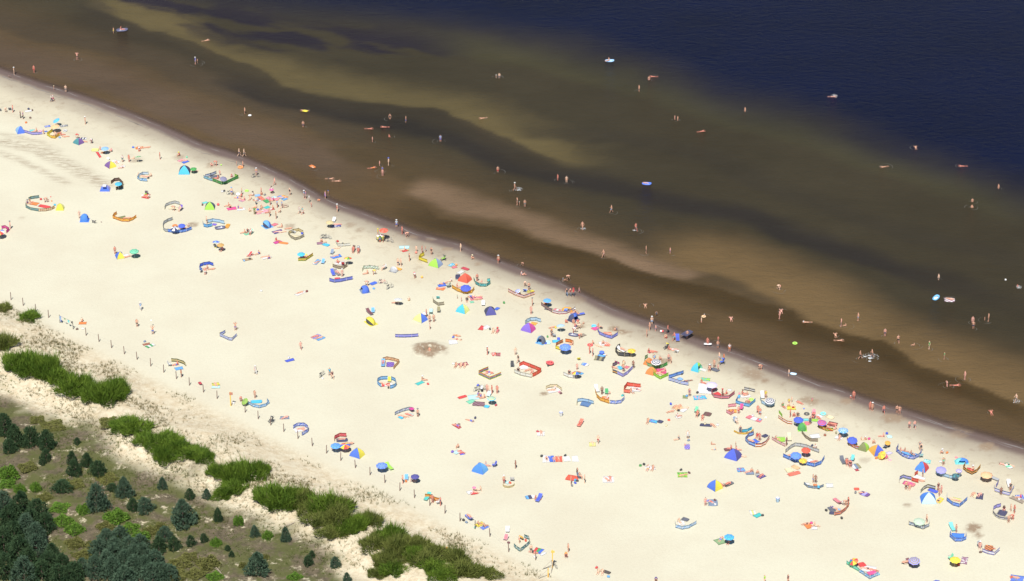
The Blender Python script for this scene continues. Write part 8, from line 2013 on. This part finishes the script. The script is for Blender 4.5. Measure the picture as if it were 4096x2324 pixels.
p -90.85 85.96 st 90 tr:grey|person in pale grey shorts standing where dark water meets wet sand
p -57.11 51.35 be 180 bk:brown|person bending over dug wet sand, right of two
p 60.01 -57.45 si 200 ts:hotpink|person in hot pink sitting right of tilted yellow umbrella
p -28.90 14.89 sc 260 bk:yellow|tanned person seated in brown camp chair
p 76.32 4.13 st 200 tr:black z=-.4|wader in black trunks above floating boat and mat
p -24.82 46.92 st 90 bk:brown z=-.2|wader lowest of wading family
p 44.34 -56.69 lyb 30 bk:pink|person lying inside large round enclosure at left
p 37.02 -56.69 lyb 330 bk:brown|person lying with legs out right of big royal blue tent
p 64.19 -56.18 si 330 tr:black|person sitting at right inside royal blue boat windbreak
p -8.26 -55.50 lyb 150 bi:navy|sunbather with dark hair on striped towel
p 63.31 -55.28 si 330 bk:orange|person sitting in middle inside royal blue boat windbreak
p 15.02 -63.81 lyf 300 bi:brown|sunbather spread on lone white sheet, left one
p 15.58 -63.64 lyf 95 bk:pink|sunbather on lone white sheet, right one
p 36.20 -54.87 si 0 bk:red|person sitting behind big royal blue tent, right
p 35.24 -54.51 si 180 bk:pink|person sitting behind big royal blue tent, left
p -28.89 -54.31 si 0 ts:maroon|person in maroon sitting under sky blue patterned umbrella
p 48.89 -54.14 si 200 ts:white|person in white with navy bag behind grey windbreak
p 13.02 -52.87 lyb 100 bi:blue|sunbather on pale yellow towel mid beach
p -26.21 -52.74 lyb 0 bk:pink|person on navy towel right of yellow red umbrella
p 58.51 -52.72 si 90 bk:brown|person sitting on top side behind amber tent
p 38.67 -51.95 lyb 330 bk:blue|person lying in blue inside round periwinkle enclosure
p 42.82 -51.58 si 0 sw:rose|person sitting behind rose diamond windbreak
p -27.54 -51.51 lyb 10 bi:orange|person lying in orange on navy blanket
p 26.97 -51.51 si 200 ts:grey bk:black|person in grey sitting apart above violet air mattress
p 53.14 -51.21 si 250 bi:violet|person sitting on white towel below spotted parasol
p -48.14 22.10 sc 250 ts:white|person in white seated in mint deck chair
p 79.47 -59.52 lyf 150 sw:black|person in black lying on mint mat near right shore
p 39.81 -50.66 si 250 ts:red|person in red sitting inside round periwinkle enclosure
p 60.26 -50.61 si 180 bk:red|sunburnt person sitting beside blue backpack
p 78.52 -59.34 lyf 150 bk:brown|person lying on mint mat near right shore, left
p -102.72 94.91 st 0 bk:brown ha:white|person with white cap standing in foam at left waterline
p -98.77 95.97 st 250 tr:red|person in red trunks ankle deep near left edge of water
p 4.74 -49.41 lyb 95 bi:white|sunbather on white towels beside red folded cloth
p -82.48 61.56 be 250 ts:white pa:navy|person in white shirt stooping right of teal and purple tent
p 7.47 -57.59 lyf 95 bi:grey|sunbather on tomato red towel in row
p -33.86 -48.57 lyb 330 bi:pink|person lying inside indigo windbreak ring, lower one
p 52.71 -48.24 si 200 bk:yellow|person sitting in yellow at right end of rainbow windbreak
p -34.36 -48.11 lyb 20 bk:pink|person lying inside indigo windbreak ring, upper one
p 51.33 -47.31 lyb 340 bk:black|person in shade of red ringed parasol
p -85.46 63.73 be 180 ts:red bk:red|person in red top bending behind teal and purple tent
p 32.84 -47.06 lyb 120 bi:brown|person lying with raised leg at right of navy towel
p 52.53 -46.66 lyb 340 bk:brown|tanned person lying on dark red blanket
p 11.22 -46.52 lyb 75 bi:violet z=.30|tanned person reclining on coral lounger mid beach
p -65.81 100.25 st 200 ts:blue tr:lightblue ha:white|person in blue top and white hat wading alone off left shore
p 22.29 -45.96 si 250 bk:white|person with hands on hips sitting at left of navy towel row
p 31.28 -44.85 si 260 bk:brown|tanned person sitting in front of maroon striped mat
p 50.33 -44.68 lyb 110 bi:red|person reclining in camp group right of black tube, right
p -37.28 -44.55 lyb 45 bi:brown|sunbather on blue grey towel near fence
p 27.22 -44.30 si 30 ts:white|person in white sitting below sunbathers' cluster
p -18.13 -44.20 lyb 150 bi:red|sunbather under grey blue arch, left one
p 46.35 -44.11 si 90 bk:red|person sitting right of slate shorts
p 46.97 -44.11 si 250 ts:black|person in black sitting right of slate shorts pair
p -17.56 -44.01 lyb 150 bi:black|sunbather under grey blue arch, middle one
p -14.06 62.47 st 90 ts:lightblue tr:blue z=-.2|wader in light blue shirt alone mid water
p -17.00 -43.63 lyb 150 bi:pink|sunbather under grey blue arch, right one
p 26.18 -42.62 lyb 30 bi:brown|person lying in sunbathers' cluster, lowest left
p -62.09 31.71 sc 235 bi:violet|person seated in violet chair beside light grey arch
p 28.57 -41.50 lyb 20 bi:pink|person lying in sunbathers' cluster, right end
p 46.43 -41.45 si 90 sw:red|person in red swimsuit on yellow towel
p 10.42 44.09 st 90 bk:orange z=-.3|wader in orange bottoms, right of two below green sandbar
p 26.89 -41.08 lyb 60 bi:red|person lying in sunbathers' cluster, upper left
p 44.78 -40.97 si 300 ts:green|person in green shirt sitting beside yellow family towels
p 27.68 -40.94 lyb 70 bk:orange|person lying in sunbathers' cluster, upper middle
p 45.75 -40.88 si 90 bk:brown|person sitting on yellow towel, left of red towel person
p 8.75 44.97 st 200 bk:white z=-.3|wader in white bottoms, left of two below green sandbar
p 47.64 -39.72 lyb 130 bi:lightblue ha:white|person with white hat reclining right of yellow family towels
p 38.89 -39.53 si 90 bk:black|person sitting in sky blue cloud windbreak, left one
p 46.61 -30.66 st 200 tr:lightblue s=.8|child pulling small boat at waterline, right beach
p -45.56 39.29 st 250 ha:brown ts:white bk:pink s=.9|child wearing pink swim ring above crowded group
p 15.81 -38.33 si 200 ts:white|person sitting on orange mat inside amber U shelter
p -9.06 -47.11 lyf 330 ts:violet bk:maroon|person in violet lying on red towel alone
p -4.64 -38.07 si 200 bk:orange|
p -5.23 -37.88 si 180 ts:blue|
p 34.81 -28.75 st 200 sw:pink s=.8|
p 11.00 -28.59 st 270 bk:pink s=.8|
p 39.10 -37.22 si 200 bi:brown|
p 35.67 -36.83 si 200 sw:red|
p 38.45 -36.83 si 0 ha:brown bk:red|
p -101.60 76.33 be 270 tr:grey|
p -6.88 -45.52 lyf 330 ts:blue bk:magenta|
p -21.14 71.37 st 0 tr:blue z=-.2|
p 19.88 -36.05 si 300 bi:brown|
p 6.52 -35.61 lyb 180 bk:red|
p 20.79 -35.27 lyb 150 tr:navy|
p 7.11 -35.22 si 200 ts:white|
p 36.02 -25.32 st 200 ts:orange s=.8|
p -20.83 -33.78 lyb 330 tr:red|
p -49.63 -33.72 lyb 110 bk:orange|
p -21.44 -33.29 lyb 330 bi:red|
p 31.85 -33.12 si 330 bi:brown|
p -14.99 -32.16 si 0 ha:white bk:white|
p 9.64 -30.09 si 250 ts:black|
p -4.60 -29.98 lyb 200 bk:red|
p -3.71 -29.58 lyb 330 tr:royal|
p 3.39 -29.48 si 250 bi:red|
p 25.71 -29.15 si 200 bk:pink|
p 1.04 -29.08 si 90 ts:black|
p 2.70 -28.78 lyb 40 bi:brown|
p 17.41 -27.95 lyb 150 bi:brown|
p -2.73 48.55 st 90 tr:red z=-.35|
p -9.47 -27.38 si 250 bi:rose|
p -8.63 -27.38 si 250 bk:red|
p -7.94 -27.38 si 250 bi:brown|
p -56.78 -26.91 si 200 tr:blue|
p 18.93 -26.74 si 250 dr:cream|
p -21.86 -26.55 lyb 90 bi:rose z=.30|
p 24.22 -24.72 si 270 ts:lightblue|
p 25.89 86.43 st 200 tr:black z=-.2|
p -53.55 75.51 st 200 tr:black z=-.25|
p 15.58 -23.46 lyb 340 ts:white bk:white|
p -14.23 -14.31 st 200 sw:white s=.8|
p 29.53 -32.42 lyf 200 tr:grey sk:d|
p 23.42 -22.47 si 340 sw:black|
p 24.08 -22.27 lyb 160 bi:red|
p 18.92 -22.03 lyb 130 bi:white z=.30|
p 27.70 -21.66 lyb 170 ts:white|
p 26.91 -21.55 si 340 bk:coral|
p 25.22 -30.14 lyf 160 bk:black|
p 24.55 -29.75 lyf 20 bi:red|
p 14.86 -20.39 lyb 140 bi:brown|
p 10.31 -19.87 si 180 bk:rose|
p 13.83 -19.66 si 200 bi:black|
p 15.63 -19.66 si 90 bk:navy|
p 25.27 -9.25 be 90 sw:black z=-.5|
p 16.34 -19.56 lyb 130 bi:red|
p -41.47 69.24 st 90 tr:navy z=-.3|
p 5.06 -18.39 si 270 bk:red|
p -33.19 -17.53 lyb 35 bi:pink|
p -33.93 -17.01 lyb 35 bi:brown|
p -9.45 -16.72 lyb 340 tr:orange|
p 16.69 -16.02 lyb 340 bk:orange|
p -3.20 -15.26 si 250 bi:yellow|
p -2.49 -15.26 si 250 dr:rose ha:red|
p 76.59 -72.93 sik 250 ts:maroon ha:brown|
p 7.07 -13.71 lyb 30 bi:white|
p 15.04 -13.50 si 330 bi:magenta|
p -14.10 -22.30 st 250 tr:white z=-.7|
p -9.33 -17.97 lyf 340 tr:crimson|
p 10.98 -8.39 si 200 bk:coral ha:white|
p -20.39 -4.74 lyb 0 bk:navy|
p -7.96 -3.95 si 270 ts:black ha:cream|
p 77.43 -3.56 lyb 340 bi:orange z=.15|
p -6.16 -3.40 lyb 180 bi:brown|
p -6.07 -2.31 lyb 180 bi:brown ha:white|
p 73.54 -60.85 sik 200 bk:pink ha:white|
p -37.58 -0.90 lyb 40 bi:brown|
p -12.65 0.78 lyb 190 bi:red|
p -9.69 1.23 si 0 bk:red|
p 90.03 1.48 si 200 bk:pink z=-.4|
p -12.32 2.56 lyb 200 tr:blue|
p -10.95 3.45 si 200 ts:white|
p 69.31 -55.82 sik 180 ts:white ha:white|
p -17.43 14.98 st 250 bk:brown s=.8|
p 1.77 5.93 si 0 ts:white|
p -31.32 6.35 lyb 120 bi:brown z=.30|
p -26.02 6.35 si 200 bk:orange|
p -8.61 -54.04 sik 200 bi:brown|
p -7.20 -2.31 lyf 200 sw:blue|
p -54.09 8.14 lyb 20 bi:yellow|
p -54.96 8.37 si 200 bk:blue|
p -31.51 10.45 si 70 tr:black|
p -35.36 10.68 lyb 230 bi:blue ha:white|
p -44.08 12.26 si 100 sw:violet|
p 32.98 -11.63 st 0 bi:red z=-.75|
p 36.08 -53.96 st 0 sw:black s=.7|
p -44.97 12.84 lyb 200 bi:teal|
p -70.00 12.93 lyb 200 bi:white|
p -37.68 13.21 lyb 0 bi:brown|
p -47.62 13.42 lyb 215 bi:red|
p 24.89 -14.97 st 200 tr:blue s=.75|
p -46.08 14.11 si 215 sw:royal|
p -19.66 15.58 si 200 bk:navy|
p -52.91 15.62 si 250 ts:pink|
p -31.96 16.40 lyb 20 ha:white bk:white|
p -34.25 18.28 si 80 bk:orange|
p -34.93 18.86 si 90 bk:red|
p -43.22 19.34 si 340 ts:red bk:pink|
p -49.36 22.58 si 200 bk:red|
p -48.79 22.82 si 250 ts:black|
p -43.24 22.94 lyb 20 bi:black|
p -42.49 22.94 lyb 190 bi:red|
p -32.06 13.21 lyf 30 bi:black|
p 92.50 41.28 st 200 bk:red z=-.6|
p -41.30 24.33 lyb 20 bk:brown|
p -60.77 24.49 lyb 0 bk:navy|
p -42.69 24.93 si 180 bk:brown|
p -42.74 24.97 si 180 bk:brown|
p -5.67 -37.30 sik 0 ts:violet ha:black|
p -38.17 35.32 st 180 ts:white tr:white ha:white s=.8|
p -32.41 26.02 lyb 180 bk:brown|
p -24.38 73.03 st 250 sw:black z=-.5|
p -71.67 28.69 lyb 10 bi:magenta|
p 46.35 -39.53 st 200 bk:lilac s=.7|
p -84.83 116.85 st 200 sw:yellow z=-.35|
p -2.61 93.18 st 90 tr:navy z=-.45|
p -91.12 34.71 si 0 ts:purple ha:grey|
p -90.71 35.33 si 350 bk:pink|
p -69.19 37.83 lyb 20 bk:red|
p 25.05 -25.12 sik 0 bi:brown|
p 62.65 -54.91 si 330 bk:brown s=.85|
p -51.93 50.83 st 200 tr:orange s=.8|
p 28.79 14.43 st 200 tr:blue s=.75|
p -15.75 14.98 st 0 tr:lightblue s=.75|
p -56.36 45.52 si 180 bk:red|
p -70.26 46.46 lyb 0 bk:orange|
p -71.58 46.72 si 0 bk:navy|
p 26.70 -17.52 sik 180 tr:red|
p -60.98 48.75 lyb 10 bk:black|
p 18.09 -14.87 sik 180 ts:grey|
p -75.19 50.29 si 200 ts:white|
p 10.93 -13.61 sik 60 tr:blue|
p -76.69 52.91 lyb 120 ts:white|
p 11.47 -12.13 sik 270 ts:red|
p 9.28 -12.02 sik 0 bk:brown|
p 10.71 -12.02 sik 270 bk:red|
p -63.54 53.58 lyb 0 bi:white|
p -74.90 -11.61 sik 90 bk:red|
p 11.37 -9.25 sik 0 bk:orange|
p 39.26 -39.72 si 90 bk:black s=.85|
p 46.79 76.51 st 200 bk:brown z=-.6|
p -80.40 58.61 si 0 bk:black|
p -72.74 59.54 lyb 150 bi:white|
p -71.36 59.54 lyb 20 bk:pink|
p -18.20 -3.97 sik 90 bk:yellow|
p -88.05 64.54 lyb 180 bi:pink|
p -24.27 64.56 si 200 bk:pink z=-.3|
p -88.95 65.23 si 20 bk:red|
p -90.23 65.36 si 250 bi:brown|
p -94.16 67.00 si 200 bi:navy|
p 86.74 35.59 st 90 bk:brown z=-.8|
p -7.33 12.08 sik 0 bk:black ha:cream|
p 56.69 -51.62 si 0 bk:yellow s=.8|
p 33.07 72.34 st 180 bk:red z=-.7|
p 32.49 72.81 st 0 bk:brown z=-.7|
p 45.93 -39.34 si 270 ts:yellow s=.8|
p 20.13 101.58 si 200 bk:brown z=.15|
p 28.16 92.19 st 90 bk:pink z=-.7|
p -68.52 37.20 sik 180 ts:white|
p -25.57 51.35 st 200 bk:red s=.75 z=-.15|
p -83.37 118.12 si 10 bk:brown z=.15|
p -69.12 46.55 sik 200 bk:pink|
p 32.74 -54.71 si 180 tr:lightblue s=.75|
p 37.76 -93.36 st 200 ts:lime|
p 41.25 -93.36 st 200 ts:maroon|
p 11.90 -0.77 wk 0 dr:pink s=.65|
p -58.17 51.22 sik 0 bk:brown|
p 32.32 -53.07 si 0 bk:red s=.75|
p -24.94 49.13 st 90 ts:blue z=-.4 s=.8|
p -56.05 47.06 st 250 bk:pink s=.7|
p -64.66 55.77 sik 200 ts:red ha:yellow|
p -78.06 57.67 sik 200 ts:pink|
p -72.74 58.07 sik 270 ts:white ha:white|
p -84.06 62.24 lyb 160 bi:yellow s=.9|
p -27.41 62.24 st 200 bk:red s=.7|
p -92.49 65.69 st 60 bi:black s=.7|
p 35.43 -19.10 st 270 bi:pink s=.6 z=.3|
p 57.16 -51.62 sik 0 ha:white s=.8|
p 86.34 33.18 st 250 bk:pink z=-1.0|
p 21.52 -93.04 be 270 ts:indigo|
p -37.68 33.34 st 200 sw:red s=.65|
p -8.93 -4.17 st 180 sw:magenta s=.6|
p 25.46 43.25 lyb 160 bk:pink z=.2 s=.8|
p -34.78 38.44 st 180 bi:red ha:blue s=.6|
p 1.99 9.67 be 180 bk:pink s=.6|
p 82.41 -10.97 st 0 bk:pink s=.6 z=-.3|
p -53.18 51.35 st 0 bk:white s=.6|
p -5.44 3.12 si 180 bk:pink s=.7|
p 9.11 3.34 st 0 ts:lightblue s=.55|
p -59.98 25.33 sik 270 ts:white s=.8|
p -73.42 54.49 si 200 bk:yellow s=.75|
p -87.39 35.58 be 180 bk:black s=.6|
p 16.34 -36.78 sik 200 bk:brown s=.7|
p -93.41 87.03 st 0 bk:white ha:cream s=.6|
p -65.48 100.92 st 200 bk:navy s=.6|
swim 78.99 -42.83 90 bk:white|
p -9.67 -3.07 st 0 ts:mint s=.5|
swim 74.19 -33.73 0 bk:brown|
p 2.34 5.81 sik 180 bk:orange s=.7|
p 68.98 -20.03 si 180 bk:brown s=.6|
swim 56.23 -18.24 0 bk:pink|
p 57.95 -13.03 si 180 bk:white s=.6|
swim 55.90 -16.44 90 bk:brown|
swim 51.47 -11.66 180 ha:white bk:red|
swim 38.24 -10.57 90 bk:brown|
swim 47.24 -7.73 90 bk:brown|
p -3.27 93.43 st 0 ha:white z=-.5 s=.65 bk:white|
swim 23.47 -5.69 90 bk:white|
p 1.39 34.07 st 0 bk:hotpink ha:white s=.5|
p 27.86 -53.53 sik 0 bk:pink s=.6|
p -36.62 35.82 sik 0 bk:red s=.7|
p -53.63 46.29 sik 180 ts:magenta ha:red s=.7|
p 49.87 -39.15 sik 180 bk:orange ha:hotpink s=.6|
p 56.17 -38.18 sik 0 ha:white bk:yellow s=.6|
p 26.31 -17.21 sik 0 ha:cream bk:pink s=.6|
swim -33.62 44.65 0 bk:red|
p -38.44 50.18 lyb 300 bk:brown s=.6 z=.2|
swim -34.96 45.68 0 tr:black|
p 12.53 -12.44 sik 180 bk:orange s=.6|
swim -27.07 50.46 20 ts:orange|
swim 71.95 51.00 200 bk:pink|
swim 87.14 51.28 180 bk:brown|
swim 79.01 59.57 90 bk:white|
swim 37.39 67.15 20 bk:white|
swim -28.43 68.44 0 bk:brown|
swim -25.19 69.24 180 bk:red|
swim -5.72 73.51 200 bk:pink|
swim -41.63 77.11 180 bk:magenta|
swim 64.94 83.91 0 bk:white|
swim 29.26 93.96 180 bk:brown|
p 33.60 -9.60 si 180 ha:white s=.5|
swim -64.91 112.80 30 bk:brown|
p 9.54 3.79 sik 180 bk:orange s=.5|
p -51.69 37.19 lyb 0 tr:blue|
p -50.56 36.40 si 200 bk:red|
p -49.41 36.66 si 250 bi:pink|
p -49.06 38.26 si 180 ts:white ha:black|
p -47.43 38.53 si 100 bk:red|
p -47.31 36.93 lyb 330 sw:coral|
p -47.95 36.00 si 180 ts:lightblue|
p -48.16 34.27 st 200 ts:white pa:grey|
p -45.47 34.27 st 200 bi:pink|
p -45.01 36.00 si 200 ts:magenta|
p -44.05 33.22 st 200 ts:lightblue tr:navy|
p -43.14 32.82 wk 0 ts:lightblue tr:slate|
p -43.31 31.12 sik 180 sw:black|
p -45.23 29.42 st 200 tr:grey|
p -43.94 28.51 st 200 sw:khaki|
p -44.88 32.56 si 200 bk:brown|
p -48.08 30.21 st 250 ts:green pa:khaki|
p -49.24 31.51 sik 0 bk:brown|
p -48.06 32.96 si 180 tr:orange|
p -46.99 32.69 si 250 bi:brown|
p -47.28 31.12 lyb 20 bk:blue|
p -51.26 32.69 si 0 ts:violet|
p -52.86 32.96 si 90 sw:black|
p -53.28 33.75 si 200 bk:brown|
p -43.62 37.19 lyb 20 bi:violet|
p -42.99 37.46 lyb 340 bi:orange|
p -45.46 30.99 si 200 ts:grey|
p -51.08 37.73 sik 200 ts:red|
"""
def spec_of(toks):
    sp = {}; kw = {}
    for t in toks:
        if '=' in t: k, v = t.split('='); kw[k] = float(v)
        elif ':' in t: k, v = t.split(':'); sp[k] = v
    return sp, kw
F_ = float
for line in CAT.strip().splitlines():
    body, _, label = line.partition('|'); label = label.strip() or None; t = body.split(); k, a = t[0], t[1:]
    kw = {q_.split('=')[0]: F_(q_.split('=')[1]) for q_ in a if '=' in q_}; z = kw.get('z', 0.0); z0 = z
    if k in ('p', 'P', 'swim'):
        x, y = F_(a[0]), F_(a[1]); pose, face, rest = ('swim', F_(a[2]), a[3:]) if k == 'swim' else (a[2], F_(a[3]), a[4:]); sp, _k = spec_of(rest)
        if y > poly_y(SHORE, x) + .5: z -= .02; RIPPLE.append((x, y))
        person(x, y, z, pose, face, sp, kw.get('s', 1.0), label, "people in the sea" if y > poly_y(SHORE, x) else "people on the beach")
    elif k == 'w': windbreak(F_(a[0]), a[1], [tuple(map(F_, q_.split(','))) for q_ in a[2:]], label)
    elif k == 'u': parasol(F_(a[0]), F_(a[1]), F_(a[6]), F_(a[2]), a[3], F_(a[4]), F_(a[5]), label)
    elif k == 't': tent(F_(a[0]), F_(a[1]), F_(a[2]), F_(a[3]), F_(a[4]), F_(a[5]), a[6:9], a[9], label)
    elif k == 'b': nm = next((w for w in ('blanket', 'rug', 'sheet', 'groundsheet') if w in label.split(' under')[0]), 'towel'); flat(nm if nm != 'sheet' else 'ground_sheet', nm, "towels and blankets on the sand", TOWELS[int(abs(F_(a[0]) * 7)) % 5], F_(a[0]), F_(a[1]), F_(a[2]), F_(a[3]), F_(a[4]), a[5], z, label)
    elif k == 'a': 
        fl = flat("air_mattress", "mattress", "mats and air mattresses", MATTRESS, F_(a[0]), F_(a[1]), F_(a[2]), F_(a[3]), F_(a[4]), a[5], z, label)
        put("valve", cached('mvalve', lambda: MB().tube((-.47, .3, .09), (-.47, .3, .14), .02, n=6).me("valve")), hard('lightgrey'), fl)
    elif k == 'c': chair(F_(a[0]), F_(a[1]), F_(a[2]), a[3], a[4], label)
    elif k == 'bag': bag(F_(a[0]), F_(a[1]), z, a[2], label)
    elif k == 'bike': bike(F_(a[0]), F_(a[1]), F_(a[2]), a[3], label)
    elif k == 'ring': ring(F_(a[0]), F_(a[1]), z, F_(a[2]), a[3], label)
    elif k == 'ball': ball(F_(a[0]), F_(a[1]), z, F_(a[2]), a[3], label)
    elif k == 'boat': boat(F_(a[0]), F_(a[1]), z, F_(a[2]), F_(a[3]), a[4], label)
    elif k == 'pram': pram(F_(a[0]), F_(a[1]), 200, a[2], label)
    elif k == 'bin': bin_(F_(a[0]), F_(a[1]), a[2], label)
    elif k == 'dog': dog(F_(a[0]), F_(a[1]), F_(a[2]), a[3], label)
    elif k == 'cart': cart(F_(a[0]), F_(a[1]), label)
    elif k == 'bucket': bucket(F_(a[0]), F_(a[1]), a[2], label)
    elif k == 'rack': rack(F_(a[0]), F_(a[1]), F_(a[2]), F_(a[3]), label)
    elif k == 'mark': marker(F_(a[0]), F_(a[1]), a[2], label)
    elif k == 'splash': splash(F_(a[0]), F_(a[1]), F_(a[2]))
finish_crowd(); ripples()
PMX = post_mesh(); wood = hard('brown')
for x, y in POSTS:
    o = put("fence_post", PMX, wood, None, (x, y, float(ground_z(x, y))), (R(random.uniform(-2, 2)), R(random.uniform(-2, 2)), random.random() * 6)); tag(o, "weathered wooden post in the fence line along the foot of the dunes", "fence post", "fence posts along the foot of the dunes")
wb = MB()
for (x0, y0), (x1, y1) in zip(POSTS[:-1], POSTS[1:]):
    z0_, z1_ = float(ground_z(x0, y0)), float(ground_z(x1, y1)); mx_, my_ = (x0 + x1) / 2, (y0 + y1) / 2
    if math.hypot(x1 - x0, y1 - y0) < 9: wb.tube((x0, y0, z0_ + 1.2), (mx_, my_, (z0_ + z1_) / 2 + 1.12), .006, n=3).tube((mx_, my_, (z0_ + z1_) / 2 + 1.12), (x1, y1, z1_ + 1.2), .006, n=3)
tag(put("fence_wire", wb.me("fence_wire"), hard('grey')), "thin wire strung between the weathered fence posts", "wire")
# a few grey dead branches on the lee slope of the dunes
for i, (x, y, rz, L, lab) in enumerate(BRANCH):
    rr = random.Random(i); mb = MB(); mb.tube((0, 0, .05), (L, 0, .15), .06, .03, 6)
    for k in range(8): t = .15 + .1 * k; s_ = rr.choice((1, -1)); mb.tube((L * t, 0, .1), (L * t + .5, s_ * rr.uniform(.3, .9), rr.uniform(.05, .4)), .025, .01, 4)
    tag(put("dead_branch", mb.me("dead_branch"), hard('taupe'), None, (x, y, float(ground_z(x, y))), (0, 0, R(rz))), lab, "branch", "dead branches on the dunes")
